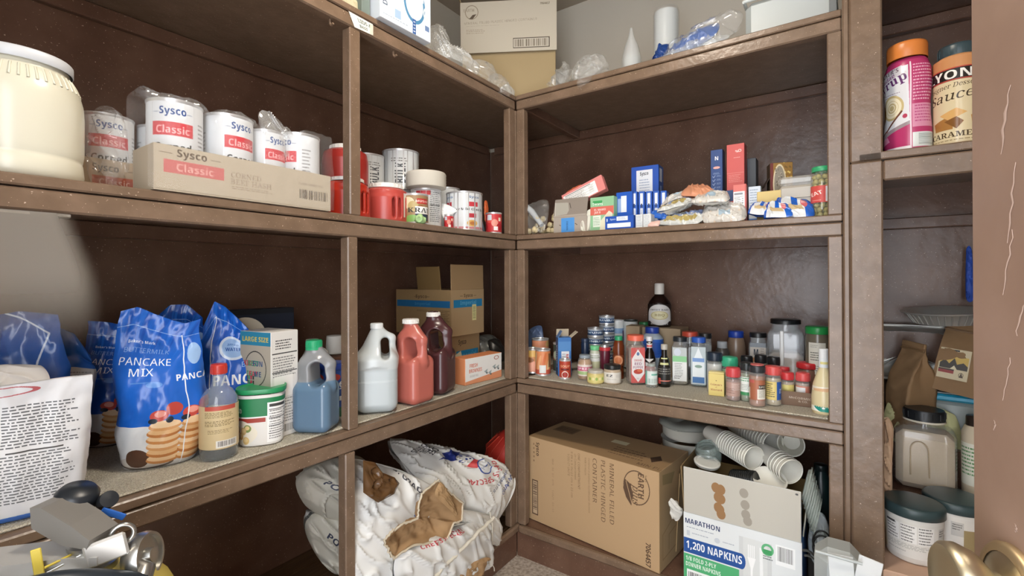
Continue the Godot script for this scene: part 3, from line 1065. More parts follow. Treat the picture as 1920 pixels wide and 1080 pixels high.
	var fm := MB.new()
	fm.grid(rows)
	var fo := thing("shrink_wrap", "clear crinkled shrink film stretched over the front tray of cans", "plastic wrap", Vector3(0, MID, 0))
	part(fo, "film", fm.mesh(), clear("f2f5f5", 0.05, 0.06))
	fo = film("plastic_film", "loose clear film sticking up above the third can of the front tray", [Vector3(-0.02, MID + 0.15, 1.07), Vector3(-0.02, MID + 0.12, 0.985), Vector3(-0.05, MID + 0.225, 1.0), Vector3(-0.05, MID + 0.25, 1.08)], 0.012, 0.004, 0.012, 9.0, 4, 0.12)
	fo = film("plastic_film", "clear film bunched over the left end of the rear tray", [Vector3(-0.19, MID + 0.004, 1.37), Vector3(-0.11, MID + 0.004, 1.32), Vector3(-0.17, MID + 0.2, 1.29), Vector3(-0.23, MID + 0.2, 1.35)], 0.015, 0.01, 0.014, 9.0, 8, 0.1)

	# red squat jugs with handles, some stacked behind the post
	var red := hexm("a8322c", 0.3)
	var jl := print_label(120, 150, "e9e4df", 0)
	jl.oval(0.5, 0.35, 0.3, 0.2, "8a1f24")
	jl.oval(0.5, 0.7, 0.2, 0.15, "b23b3b")
	jl.text("RED", 0.5, 0.12, 0.1, "8a1f24", "Droid Sans", true)
	var gj := "red plastic jugs round the left post"
	jug("red squat jug with white lid and handle slot, right of the left post", Vector3(-0.125, MID, 0.6), 62, "squat", 1.0, hexm("b84a42", 0.3), [0.056, 0.016, 0.118, "e6e4df"], [[jl, 0.06, 0.08, Vector3(0.0605, 0.02, 0.042), Vector3(0, 55, 0)]], gj)
	jug("dark red jug at the bottom behind the left post", Vector3(-0.25, MID, 0.72), 40, "squat", 1.0, red, [0.05, 0.014, 0.118, "e6e4df"], [], gj)
	jug("red jug stacked on top of another behind the left post, white label at its right", Vector3(-0.25, MID + 0.134, 0.67), 150, "squat", 1.0, red, [0.05, 0.016, 0.118, "e6e4df"], [[jl, 0.06, 0.085, Vector3(0.064, 0.02, -0.036), Vector3(0, 120, 0)]], gj)
	jug("bright red jug low behind the left post, its left edge showing", Vector3(-0.1, MID, 0.775), 90, "squat", 0.92, hexm("b5301f", 0.3), [0.05, 0.012, 0.11, "e6e4df"], [], gj)
	# large white cans at the back, stacked in twos
	var wl := print_label(300, 170, "d3d7d8", 0)
	wl.text("A", 0.2, 0.72, 0.14, "333333", "Droid Sans", true)
	wl.box(0.155, 0.58, 0.09, 0.28, "444444")
	wl.box(0.163, 0.595, 0.074, 0.25, "d3d7d8")
	wl.text("A", 0.2, 0.72, 0.14, "333333", "Droid Sans", true)
	wl.rows(0.42, 0.2, 0.16, 0.14, 2, "777777")
	wl.text("BULK", 0.5, 0.6, 0.16, "41464c", "Droid Sans", true, -PI / 2)
	wl.rows(0.72, 0.3, 0.2, 0.4, 7, "777777", 9)
	var gw := "big white cans stacked at the back"
	for s in [[-0.29, 0.0, 0.385, 40], [-0.29, 0.158, 0.385, 46], [-0.325, 0.0, 0.515, 60], [-0.325, 0.14, 0.515, 75]]:
		var nm: String = ["big white can at the base of the rear stack, under the tallest one", "tallest white can on top of the rear stack, plain label with dark stripe of lettering", "big white can at the base beside red jug, mostly hidden", "white can on top of the rear stack next to the red jug"][[0.0, 0.158].find(s[1]) if s[0] > -0.3 else (2 if s[1] == 0.0 else 3)]
		tin("large_can", nm, Vector3(s[0], MID + s[1], s[2]), 0.072 if s[0] > -0.3 else 0.06, 0.156 if s[0] > -0.3 else 0.138, s[3], wl, gw)
	# can under a stack of paper plates
	var bl := print_label(320, 170, "d6d9da", 0)
	bl.box(0.42, 0.02, 0.16, 0.12, "b8343a")
	bl.rows(0.57, 0.05, 0.14, 0.85, 16, "555b60", 3)
	bl.box(0.57, 0.4, 0.14, 0.02, "333333")
	tin("large_can", "white can carrying a stack of paper plates", Vector3(-0.135, MID, 0.4), 0.0575, 0.146, 34, bl)
	var pl := thing("plate_stack", "stack of off-white paper plates balanced on a white can", "plates", Vector3(-0.135, MID + 0.146, 0.4), 0)
	var pr := []
	for k in 11:
		pr.append([0.074 + (0.0012 if k % 2 else 0.0), 0.008 + k * 0.0052])
	pr = [[0.0, 0.0], [0.056, 0.0], [0.07, 0.008]] + pr + [[0.071, 0.064], [0.056, 0.058], [0.0, 0.057]]
	part(pl, "plates", lathe(pr, 36), hexm("c9c4b8", 0.7))
	# pictured vegetable can, cut lettering
	var kl := print_label(320, 160, "9a7d59", 0)
	kl.oval(0.38, 0.28, 0.09, 0.22, "d9cfae")
	kl.oval(0.45, 0.42, 0.07, 0.2, "b7a36f")
	kl.oval(0.55, 0.5, 0.05, 0.15, "8c5d3a")
	kl.box(0.5, 0.12, 0.16, 0.2, "b4342f")
	kl.text("MUSHR", 0.58, 0.22, 0.08, "efd9d0", "Droid Sans", true)
	kl.box(0.48, 0.42, 0.2, 0.28, "ecebe6")
	kl.text("KRAUT", 0.59, 0.56, 0.17, "2a2d2f", "Droid Serif", true)
	kl.box(0.48, 0.7, 0.2, 0.25, "27384a")
	kl.oval(0.44, 0.9, 0.1, 0.16, "7fae5a")
	tin("tin_can", "small brown pictured can with white name panel beside red squat jug", Vector3(-0.056, MID, 0.53), 0.044, 0.103, 52, kl)
	var leaf := thing("napkin", "crumpled pale green napkin in front of the brown pictured can", "napkin", Vector3(-0.008, MID, 0.55))
	var lp := pillow([Vector3(0.0, 0, 0.03), Vector3(0.0, 0, -0.03), Vector3(-0.01, 0.028, -0.02), Vector3(-0.01, 0.034, 0.015)], 0.008, 0.003, 0.012, 18.0, 6, 16, 16, 0.4)
	part(leaf, "sheet", lp[1].mesh(), hexm("a6c98e", 0.8), lp[0])
	part(leaf, "underside", lp[2].mesh(), hexm("93b67c", 0.8), lp[0])
	# front white cans with nacho pictures
	var fl := print_label(420, 190, "d3d7d9", 0)
	for x in [0.12, 0.37, 0.62, 0.87]:
		fl.box(x - 0.05, 0.25, 0.09, 0.13, "c03a45")
		fl.text("Sysco", x, 0.12, 0.06, "44618f", "Droid Sans", true)
		fl.text("Mild Cheddar", x, 0.45, 0.06, "3b3b3b", "Droid Sans", true)
		fl.box(x - 0.05, 0.57, 0.07, 0.12, "b53944")
		fl.oval(x - 0.02, 0.84, 0.05, 0.09, "cfa55c")
		fl.oval(x - 0.02, 0.84, 0.025, 0.05, "b0703f")
		fl.box(x - 0.12, 0.94, 0.25, 0.06, "c8848a")
	tin("large_can", "squat white can with red panels and small nacho pictures near the corner post", Vector3(-0.088, MID, 0.235), 0.073, 0.152, 30, fl)
	tin("large_can", "white can behind the squat nacho can near the corner", Vector3(-0.235, MID, 0.175), 0.055, 0.196, 30, fl)
	tin("tin_can", "white can between the plate stack and the nacho can, red mark at the top", Vector3(-0.23, MID, 0.305), 0.045, 0.17, 30, bl)
	var tl := print_label(240, 130, "c7353a", 0)
	for k in 9: tl.oval(0.08 + 0.11 * k, 0.5 + 0.2 * ((k * 7) % 3 - 1), 0.07, 0.2, ["d8564e", "e39484", "a81f28"][k % 3])
	tl.box(0.5, 0.7, 0.09, 0.22, "efe9e6")
	tl.box(0.36, 0.05, 0.1, 0.3, "cfd9e2")
	tl.box(0.6, 0.2, 0.06, 0.2, "e8d9c4")
	tin("tin_can", "small red tomato can right beside the corner post", Vector3(-0.05, MID, 0.092), 0.034, 0.088, 37, tl)
	tin("tin_can", "small dark red can beside the plate-stack can", Vector3(-0.09, MID, 0.325), 0.018, 0.06, 37, tl)
	soft_thing("paper_packet", "folded white paper packet leaning between the white cans", "packet", [Vector3(-0.1, MID + 0.04, 0.345), Vector3(-0.06, MID + 0.075, 0.30), Vector3(-0.1, MID + 0.1, 0.315), Vector3(-0.13, MID + 0.11, 0.345)], 0.005, 0.004, 0.003, 20.0, 2, hexm("e4e7e7", 0.6))
	soft_thing("chip_bag", "blue and white snack bag with orange tip behind the tomato can", "bag", [Vector3(-0.15, MID, 0.16), Vector3(-0.12, MID, 0.05), Vector3(-0.17, MID + 0.12, 0.05), Vector3(-0.2, MID + 0.11, 0.13)], 0.03, 0.02, 0.008, 14.0, 3, hexm("8296ad", 0.3))
	soft_thing("packet", "orange packet corner standing behind the corner post", "packet", [Vector3(-0.1, MID + 0.05, 0.085), Vector3(-0.1, MID + 0.04, 0.05), Vector3(-0.12, MID + 0.155, 0.045), Vector3(-0.12, MID + 0.15, 0.07)], 0.006, 0.006, 0.003, 20.0, 4, hexm("d9693a", 0.4))

# ------------------------------------------------------------------ left wall, carpeted lower shelf
func pancake_label(v: int) -> Print:
	var blue: String = ["1f63c6", "1a53b4", "1c5cc0"][v]
	var p := print_label(360, 700, blue, 1)
	for k in 14:
		p.poly([0.05 + 0.07 * k, 0.02 * (k % 3), 0.12 + 0.07 * k, 0.0, 0.05 + 0.05 * k, 0.3], ["2a6fd2", "1b57b8", "2467ca"][k % 3])
	p.box(0, 0.72, 1, 0.28, "d9dbdc")
	p.line([0, 0.105, 1, 0.115], 0.004, "8fb4e6")
	if v < 2:
		p.text("Baker's Mark", 0.3, 0.2, 0.018, "dfe8f5", "Droid Sans", true)
		p.text("BUTTERMILK", 0.36, 0.255, 0.03, "7fa6e0", "Droid Sans", false, 0.05, 0.5)
		p.text("PANCAKE", 0.36, 0.325, 0.046, "eef3fa", "Droid Sans", false, 0.06, 0.56)
		p.text("MIX", 0.32, 0.39, 0.046, "eef3fa", "Droid Sans", false, 0.03, 0.26)
		p.box(0.2, 0.45, 0.28, 0.008, "4c83d0")
		p.oval(0.45, 0.47, 0.09, 0.018, "5d92dd")
		p.text("PANCAKE", 0.93, 0.44, 0.04, "eef3fa", "Droid Sans", true)
		p.oval(0.9, 0.27, 0.08, 0.09, "9cbfea")
		# stack of pancakes with fruit
		p.oval(0.35, 0.96, 0.34, 0.05, "6b6158")
		p.oval(0.35, 0.945, 0.32, 0.045, "c9c3bb")
		p.oval(0.25, 0.92, 0.14, 0.06, "54392a")
		for x in [0.55, 0.9]:
			for k in 6:
				p.oval(x, 0.935 - 0.042 * k, 0.2 - 0.005 * k, 0.032, ["c98a52", "b87844", "d39c66"][k % 3])
				p.oval(x, 0.925 - 0.042 * k, 0.19 - 0.005 * k, 0.024, ["e8c496", "dfb482", "edcea6"][k % 3])
			p.oval(x - 0.08, 0.66, 0.1, 0.035, "c24d44")
			p.oval(x - 0.07, 0.65, 0.06, 0.02, "e39a8e")
			p.oval(x + 0.08, 0.625, 0.09, 0.04, "b8473f")
			p.oval(x - 0.14, 0.69, 0.05, 0.016, "26303f")
			p.oval(x + 0.04, 0.69, 0.04, 0.02, "2a3442")
	else:
		p.oval(0.6, 0.3, 0.21, 0.095, "dce7f5")
		p.oval(0.6, 0.3, 0.17, 0.075, "9fc0ea")
		p.text("JUST ADD", 0.6, 0.275, 0.014, "2d5fae", "Droid Sans", true)
		p.text("WATER", 0.6, 0.31, 0.026, "1d4e9e", "Droid Sans", true)
		p.text("BUTTERMILK", 1.02, 0.43, 0.04, "9fc0ea", "Droid Sans")
		p.text("PANCAKE MIX", 1.0, 0.54, 0.075, "f2f6fb", "Droid Sans", true)
		p.oval(0.85, 0.7, 0.2, 0.06, "d9a86e")
		p.oval(0.78, 0.66, 0.06, 0.03, "26303f")
	p.box(0.775 if v < 2 else 0.27, 0.1, 0.016, 0.9 if v < 2 else 0.5, "e9eef4")
	return p

func left_lower_shelf() -> void:
	var y := LOW + 0.006
	var gp := "blue bags of pancake mix"
	var a := pancake_label(0)
	var bk := hexm("1f5fbe", 0.3)
	pouch("pancake_mix_bag", "front blue pancake mix bag with pancake stack picture and torn open top", Vector3(-0.165, y, 1.235), 66, 0.172, 0.352, 0.115, a, bk, 3, gp, Vector2(0, 0), 0.12, [1.0, 1.02, 0.97, 0.93, 0.9, 0.93])
	var b := pancake_label(1)
	pouch("pancake_mix_bag", "blue pancake mix bag in the rear, left of the front one, leaning towards it", Vector3(-0.42, y, 1.262), 70, 0.155, 0.315, 0.1, b, bk, 7, gp, Vector2(0, -4), 0.2, [1.0, 0.98, 0.95, 1.0])
	var c := pancake_label(2)
	pouch("pancake_mix_bag", "blue bag with a pale round add-water badge, behind syrup bottle and green tub", Vector3(-0.235, y, 1.06), 62, 0.165, 0.34, 0.1, c, bk, 11, gp, Vector2(0, 0), 0.35, [0.86, 1.05, 1.0, 0.92, 0.84])
	pouch("pancake_mix_bag", "dark blue bag top showing between the two nearer pancake mix bags", Vector3(-0.36, y, 1.125), 66, 0.14, 0.35, 0.1, b, hexm("1b4fa6", 0.3), 13, gp, Vector2(0, 0), 0.2, [0.9, 1.0, 1.0, 0.9])
	# seam on the front bag
	# two more bags at the far left
	var d := print_label(300, 520, "254f97", 1)
	d.poly([0.0, 0.0, 0.6, 0.0, 0.2, 0.5], "1f4383")
	d.poly([0.5, 0.1, 1.0, 0.0, 1.0, 0.6, 0.7, 0.8], "2b5aa6")
	d.text("Sysco", 0.2, 0.38, 0.09, "d8b85a", "Droid Sans", true, -0.15)
	d.line([0.55, 0.0, 0.9, 0.12, 0.55, 0.5, 0.4, 0.62], 0.01, "cfdcee")
	pouch("flour_bag", "dark blue crumpled bag with gold lettering behind the white paper sack", Vector3(-0.24, y, 1.455), 80, 0.185, 0.35, 0.1, d, hexm("23498c", 0.35), 21, "", Vector2(0, 5), 0.1, [0.9, 1.0, 1.02, 0.98])
	var e := print_label(220, 520, "2a5fae", 1)
	e.box(0.45, 0.3, 0.55, 0.7, "c3c0bc")
	e.rows(0.5, 0.34, 0.45, 0.45, 18, "8d8a88", 6)
	e.bars(0.6, 0.86, 0.25, 0.08)
	e.line([0.1, 0.05, 0.4, 0.2, 0.42, 0.3], 0.01, "dfe7f2")
	pouch("pancake_mix_bag", "blue bag showing its pale printed side panel, left of the rear pancake bag", Vector3(-0.325, y, 1.378), 74, 0.105, 0.33, 0.1, e, hexm("2a5fae", 0.35), 23, "", Vector2(0, -3), 0.15, [0.85, 0.95, 0.9, 0.75])
	# white paper sack
	var w := print_label(440, 560, "d8d9dc", 0)
	w.oval(0.4, 0.05, 0.25, 0.035, "b35a5e", 0.8)
	w.rows(0.42, 0.16, 0.5, 0.3, 14, "55585c", 2)
	w.box(0.45, 0.475, 0.36, 0.012, "444444")
	w.rows(0.42, 0.5, 0.5, 0.36, 16, "5c5f63", 8)
	w.poly([0.3, 0.72, 0.34, 0.7, 0.34, 0.76, 0.3, 0.8], "d2603f")
	w.poly([0.4, 0.95, 1.0, 0.93, 1.0, 1.0, 0.4, 1.0], "3f6fc0")
	pouch("paper_sack", "white paper sack with columns of small print at the front left edge of the shelf", Vector3(-0.085, y, 1.492), 80, 0.205, 0.232, 0.08, w, hexm("d5d3ce", 0.6), 31, "", Vector2(0, -3), 0.0, [0.97, 1.0, 1.02, 1.04, 1.05])
	soft_thing("paper_packet", "rolled white paper top lying over the white paper sack", "packet", [Vector3(-0.13, y + 0.2, 1.56), Vector3(-0.12, y + 0.2, 1.43), Vector3(-0.16, y + 0.258, 1.43), Vector3(-0.17, y + 0.268, 1.56)], 0.01, 0.01, 0.006, 9.0, 4, hexm("dcd8d3", 0.6))
	# syrup bottle
	var sl := print_label(260, 330, "d3bf94", 0)
	sl.box(0.3, 0.0, 0.5, 0.1, "c05548")
	sl.rows(0.3, 0.14, 0.45, 0.14, 5, "7d6a45")
	sl.rows(0.3, 0.34, 0.5, 0.14, 4, "7d6a45", 4)
	sl.rows(0.35, 0.55, 0.4, 0.1, 3, "7d6a45", 6)
	sl.box(0.48, 0.8, 0.36, 0.17, "e6e4de")
	sl.bars(0.51, 0.82, 0.3, 0.12)
	var glass := clear("c9d2d4", 0.22)
	var o := bottle("syrup_bottle", "clear syrup bottle with red cap and tan label, dark syrup low inside", "bottle", Vector3(-0.083, y, 1.146), 62, [[0.0, 0.0], [0.036, 0.0], [0.04, 0.006], [0.0405, 0.03], [0.0405, 0.125], [0.038, 0.143], [0.029, 0.158], [0.018, 0.168], [0.0145, 0.178], [0.014, 0.2]], glass, [0.0175, 0.023, 0.198, "c0392f", 24], [[sl, 0.028, 0.128, 190, 0.0412, 0]])
	part(o, "syrup", lathe([[0.0, 0.003], [0.035, 0.003], [0.038, 0.008], [0.0385, 0.1], [0.0, 0.1]], 28), hexm("120a06", 0.1))
	# green-lidded tub
	var tl := print_label(520, 330, "e3e1dc", 0)
	tl.box(0, 0.0, 1, 0.38, "1f7d4c")
	tl.text("tato", 0.14, 0.24, 0.12, "e9f2ea", "Droid Sans", true)
	tl.box(0, 0.37, 1, 0.03, "eeeeee")
	tl.box(0, 0.4, 0.5, 0.09, "a33a2c")
	tl.oval(0.22, 0.74, 0.22, 0.3, "e9e2d0")
	for q in [[0.12, 0.66, "c08c45"], [0.2, 0.8, "d6a75a"], [0.3, 0.9, "d9b878"], [0.1, 0.84, "b47f3c"], [0.33, 0.62, "7d8f4f"], [0.26, 0.68, "d3b27a"]]:
		tl.oval(q[0], q[1], 0.055, 0.09, q[2])
		tl.oval(q[0], q[1] - 0.015, 0.035, 0.05, "e3c98f")
	tl.facts(0.52, 0.1, 0.4, 0.88, "444444")
	tl.box(0.93, 0.42, 0.04, 0.3, "b0383a")
	var tub := thing("tub", "round-cornered tub with green lid, white band and food picture, right of the syrup bottle", "tub", Vector3(-0.1, y, 1.035), 55)
	var tw := MB.new()
	var prof := []
	for k in 41:
		var an := -PI + TAU * k / 40.0
		var cx := signf(sin(an)) * pow(absf(sin(an)), 0.72)
		var cz := signf(cos(an)) * pow(absf(cos(an)), 0.72)
		prof.append(Vector2(cx, cz))
	var rws := []
	for q in [[0.0, 0.0], [0.046, 0.0], [0.05, 0.004], [0.0525, 0.06], [0.055, 0.13]]:
		var row := []
		for s in prof: row.append(Vector3(s.x * q[0], q[1], s.y * q[0] * 0.8))
		rws.append(row)
	tw.grid(rws)
	part(tub, "body", tw.mesh(), hexm("e3e1dc", 0.35))
	var lb := MB.new()
	var lrows := []
	for q in [[0.0506, 0.006], [0.053, 0.06], [0.0554, 0.122]]:
		var row := []
		for s in prof.slice(10, 33): row.append(Vector3(s.x * q[0], q[1], s.y * q[0] * 0.8))
		lrows.append(row)
	lb.grid(lrows, tl.rect)
	part(tub, "label", lb.mesh(), tl.m)
	var lm := MB.new()
	var rr := []
	for q in [[0.056, 0.0], [0.0585, 0.002], [0.059, 0.012], [0.056, 0.013], [0.055, 0.009], [0.0, 0.009]]:
		var row := []
		for s in prof: row.append(Vector3(s.x * q[0], q[1], s.y * q[0] * 0.8))
		rr.append(row)
	lm.grid(rr)
	part(tub, "lid", lm.mesh(), hexm("25905a", 0.35), Vector3(0, 0.132, 0))
	# tall food box
	var cf := print_label(240, 560, "b7ac9b", 2)
	cf.box(0, 0, 1, 0.13, "2c86a8")
	cf.text("LARGE SIZE", 0.5, 0.07, 0.045, "e3c24a", "Droid Sans", true, 0, 0.85)
	cf.oval(0.5, 0.35, 0.36, 0.17, "3a3733", 0.94)
	for k in 6:
		cf.text(["KIDS", "BEST", "FUN", "2 IN 1", "EAT", "ME"][k], 0.3 + 0.14 * (k % 3), 0.3 + 0.1 * (k / 3), 0.05, ["c8364a", "2f9a6b", "34507e", "2f9a6b", "c8364a", "34507e"][k], "Droid Sans", true)
	for k in 12: cf.box(0.06 + 0.07 * (k % 6), 0.42 + 0.045 * (k / 6), 0.05, 0.035, ["2f9a6b", "c8364a", "3a3733"][k % 3])
	var cs := print_label(260, 560, "dcdad6", 2)
	cs.rows(0.15, 0.08, 0.7, 0.1, 4, "444444", 3)
	cs.box(0.03, 0.2, 0.94, 0.012, "3c3c3c")
	cs.rows(0.06, 0.24, 0.86, 0.2, 8, "777777", 5)
	cs.box(0.03, 0.38, 0.94, 0.01, "3c3c3c")
	cs.box(0.1, 0.42, 0.7, 0.2, "eceae6")
	cs.rows(0.06, 0.64, 0.86, 0.24, 9, "8a8a88", 7)
	cs.bars(0.45, 0.89, 0.4, 0.07)
	carton("cereal_box", "tall grey and white food box with blue top band, beside the blue jug", "box", Vector3(-0.142, y, 1.03), 10, Vector3(0.12, 0.283, 0.085), hexm("dcdad6", 0.6), {"front": cf, "right": cs})
	# dark flat box and paper disc behind
	var nv := print_label(300, 90, "1d2536", 2)
	nv.rows(0.55, 0.25, 0.3, 0.3, 2, "c9ced8", 3)
	nv.rows(0.1, 0.4, 0.3, 0.15, 1, "8e98ab", 3)
	nv.box(0, 0, 1, 0.06, "0d1118")
	carton("box", "flat navy box standing at the back behind the tall food box", "box", Vector3(-0.42, y, 0.865), 80, Vector3(0.2, 0.325, 0.05), hexm("161c29", 0.5), {"front": nv})
	var disc := thing("cardboard_disc", "pale round cardboard piece behind the tall food box", "cardboard", Vector3(-0.3, y, 0.98), 65)
	part(disc, "disc", MB.new().lathe([[0.0, 0.0], [0.055, 0.0], [0.055, 0.004], [0.0, 0.004]], 36).mesh(), hexm("b9ae9a", 0.8), Vector3(0, 0.255, 0), Vector3(80, 0, 0))
	part(disc, "stand", box(Vector3(0.09, 0.22, 0.012)), hexm("a99d88", 0.8))
	# jugs
	var gl := print_label(110, 170, "c9c79a", 0)
	gl.box(0, 0.5, 1, 0.5, "3c9a62")
	gl.rows(0.1, 0.1, 0.8, 0.3, 4, "6d6a4a")
	var bt := two_tone("85878a", "5d7891", 0.43)
	var vt := two_tone("c3c9ca", "b4bdc0", 0.52)
	jug("grey-blue juice jug with green cap and grey handle, left of the front post", Vector3(-0.07, y, 0.897), 32, "jug", 0.86, bt.m, [0.0215, 0.026, 0.225, "1f9c6a", -0.007], [[gl, 0.055, 0.1, Vector3(-0.0505, 0.012, 0.018), Vector3(0, -72, 0)]], "", bt)
	jug("translucent white gallon jug, half full, right of the front post", Vector3(-0.092, y, 0.668), 50, "gallon", 1.02, vt.m, [0.0195, 0.017, 0.262, "d7dadb"], [], "", vt)
	var pinkl := print_label(80, 140, "d3c8a8", 0)
	pinkl.box(0.1, 0.1, 0.8, 0.3, "8d5a4a")
	pinkl.oval(0.5, 0.7, 0.3, 0.15, "d89b4a")
	jug("salmon pink sauce jug with white cap, between white gallon jug and dark jug", Vector3(-0.068, y, 0.535), 2, "jug", 0.995, hexm("b8665a", 0.28), [0.0275, 0.016, 0.268, "e4e2dd", -0.008], [[pinkl, 0.03, 0.065, Vector3(-0.0615, 0.05, 0.012), Vector3(0, -90, 0)]])
	jug("dark maroon sauce jug with white cap, beside the salmon one", Vector3(-0.098, y, 0.392), 18, "jug", 1.05, hexm("4a2a2c", 0.25), [0.025, 0.016, 0.281, "e4e2dd", -0.008])
	jug("plain white jug hidden behind the grey-blue jug", Vector3(-0.25, y, 0.795), 60, "gallon", 0.82, hexm("d0cdc5", 0.4), [0.0195, 0.015, 0.215, "d7d2c8"])
	var cl := print_label(260, 150, "2f55a8", 0)
	for x in [0.3, 0.5, 0.75]:
		cl.text("CRISCO", x, 0.4, 0.16, "e9ecf2", "Droid Sans", true, -0.1)
		cl.oval(x, 0.18, 0.08, 0.1, "c8473f")
		cl.box(x - 0.1, 0.7, 0.2, 0.12, "e9ecf2")
	var cr := bottle("canister", "blue shortening canister with blue lid, half hidden by the front post", "canister", Vector3(-0.16, y, 0.785), 62, [[0.0, 0.0], [0.04, 0.0], [0.041, 0.003], [0.041, 0.145], [0.039, 0.147]], hexm("2d6d4e", 0.4), [0.043, 0.02, 0.143, "2746a0"], [[cl, 0.03, 0.142, 360, 0.0415, 0]])
	var cup := thing("cup", "white cup resting upside down on boxes behind the post", "cup", Vector3(-0.27, y + 0.17, 0.7))
	part(cup, "body", lathe([[0.03, 0.0], [0.026, 0.06], [0.0, 0.06]], 24), hexm("d8d4cb", 0.6))
	part(cup, "rim", lathe([[0.03, 0.0], [0.032, 0.002], [0.03, 0.004]], 24), hexm("d8d4cb", 0.6))
	carton("box", "low brown box at the back behind the white gallon jug", "box", Vector3(-0.2, y, 0.7), 90, Vector3(0.12, 0.168, 0.12), hexm("6d4a35", 0.7))
	# brown cartons at the back
	var kraft := hexm("a3855f", 0.8)
	var big := print_label(400, 330, "a08259", 2)
	for s in 1:
		big.text("Sysco", 0.48, 0.16, 0.07, "5b452c", "Droid Sans", true)
		big.box(0.35, 0.155, 0.05, 0.01, "5b452c")
		big.box(0.58, 0.155, 0.05, 0.01, "5b452c")
		big.box(0.02, 0.24, 0.96, 0.15, "1b6a9c")
		big.text("Imperial", 0.5, 0.32, 0.06, "3f86b4", "Droid Sans", true)
		big.rows(0.4, 0.45, 0.22, 0.05, 2, "6f5636")
		big.rows(0.8, 0.45, 0.18, 0.3, 8, "6f5636", 4)
	var side := print_label(300, 330, "b0946d", 2)
	side.text("Sysco", 0.5, 0.14, 0.07, "5b452c", "Droid Sans", true)
	side.box(0.25, 0.135, 0.08, 0.01, "5b452c")
	side.box(0.67, 0.135, 0.08, 0.01, "5b452c")
	side.box(0.06, 0.22, 0.88, 0.17, "1f7fae")
	side.text("Imperial", 0.5, 0.3, 0.08, "62a9cc", "Droid Sans", true)
	side.box(0.62, 0.34, 0.13, 0.36, "e4dc9c")
	side.bars(0.64, 0.37, 0.09, 0.3, true, "8c8a5a")
	carton("box", "smaller carton with blue label under the open brown carton", "box", Vector3(-0.225, y, 0.072), 90, Vector3(0.2, 0.174, 0.2), kraft, {"front": small_carton()})
	var bc := carton("cardboard_box", "open brown carton with blue band, one flap standing up, behind the sauce jugs", "box", Vector3(-0.2, y + 0.175, 0.08), 90, Vector3(0.22, 0.198, 0.34), kraft, {"front": side, "left": big})
	part(bc, "flap", box(Vector3(0.218, 0.108, 0.004), 0.001), kraft, Vector3(0, 0.198, 0.167), Vector3(-1, 0, 0))
	part(bc, "flap", box(Vector3(0.004, 0.1, 0.14), 0.001), hexm("7d6238", 0.8), Vector3(-0.108, 0.198, 0.04), Vector3(0, 0, 6))
	var ob := print_label(460, 170, "e3e2de", 2)
	ob.poly([0, 0.88, 1.0, 0.7, 1, 1, 0, 1], "d9926a")
	ob.text("FRESH", 0.22, 0.3, 0.14, "c8674a", "Droid Sans", true)
	ob.text("BROWNIES", 0.27, 0.5, 0.14, "c8674a", "Droid Sans", true, 0, 0.34)
	ob.text("SUGAR FREE", 0.23, 0.7, 0.08, "9a9a96")
	ob.oval(0.85, 0.16, 0.07, 0.08, "9c4a3c", 0.75)
	for q in [[0.55, 0.62], [0.66, 0.7], [0.78, 0.5], [0.88, 0.55]]:
		ob.poly([q[0] - 0.05, q[1], q[0] + 0.05, q[1] - 0.08, q[0] + 0.02, q[1] + 0.12], "9aa5a6")
		ob.oval(q[0] + 0.03, q[1] + 0.08, 0.015, 0.04, "3c3f3f")
	carton("box", "white and orange food box beside the corner post, below the open carton", "box", Vector3(-0.06, y, 0.148), 85, Vector3(0.218, 0.105, 0.07), hexm("d98a5c", 0.6), {"front": ob})
	soft_thing("coffee_bag", "silver and black vacuum bag lying behind the white and orange box", "bag", [Vector3(-0.2, y + 0.03, -0.04), Vector3(-0.16, y + 0.02, -0.18), Vector3(-0.27, y + 0.145, -0.2), Vector3(-0.3, y + 0.15, -0.06)], 0.03, 0.02, 0.01, 12.0, 5, hexm("77766f", 0.35, 0.3))
	var kb := soft_thing("coffee_bag", "black packet with round pale badge on the vacuum bag near the corner post", "bag", [Vector3(-0.13, y + 0.05, -0.02), Vector3(-0.12, y + 0.04, -0.11), Vector3(-0.19, y + 0.135, -0.13), Vector3(-0.2, y + 0.14, -0.05)], 0.02, 0.01, 0.006, 12.0, 9, hexm("1d1c1b", 0.35))
	# extinguisher standing on the floor in front
	extinguisher()

func small_carton() -> Print:
	var p := print_label(200, 120, "a3855f", 2)
	p.text("Sysco", 0.4, 0.2, 0.12, "4a3823", "Droid Sans", true)
	p.box(0.2, 0.4, 0.75, 0.32, "1f7fae")
	p.text("Imperial", 0.6, 0.56, 0.16, "62a9cc", "Droid Sans", true)
	p.poly([0.0, 0.55, 0.35, 0.4, 0.4, 0.6, 0.1, 0.85], "e6e0c0")
	return p

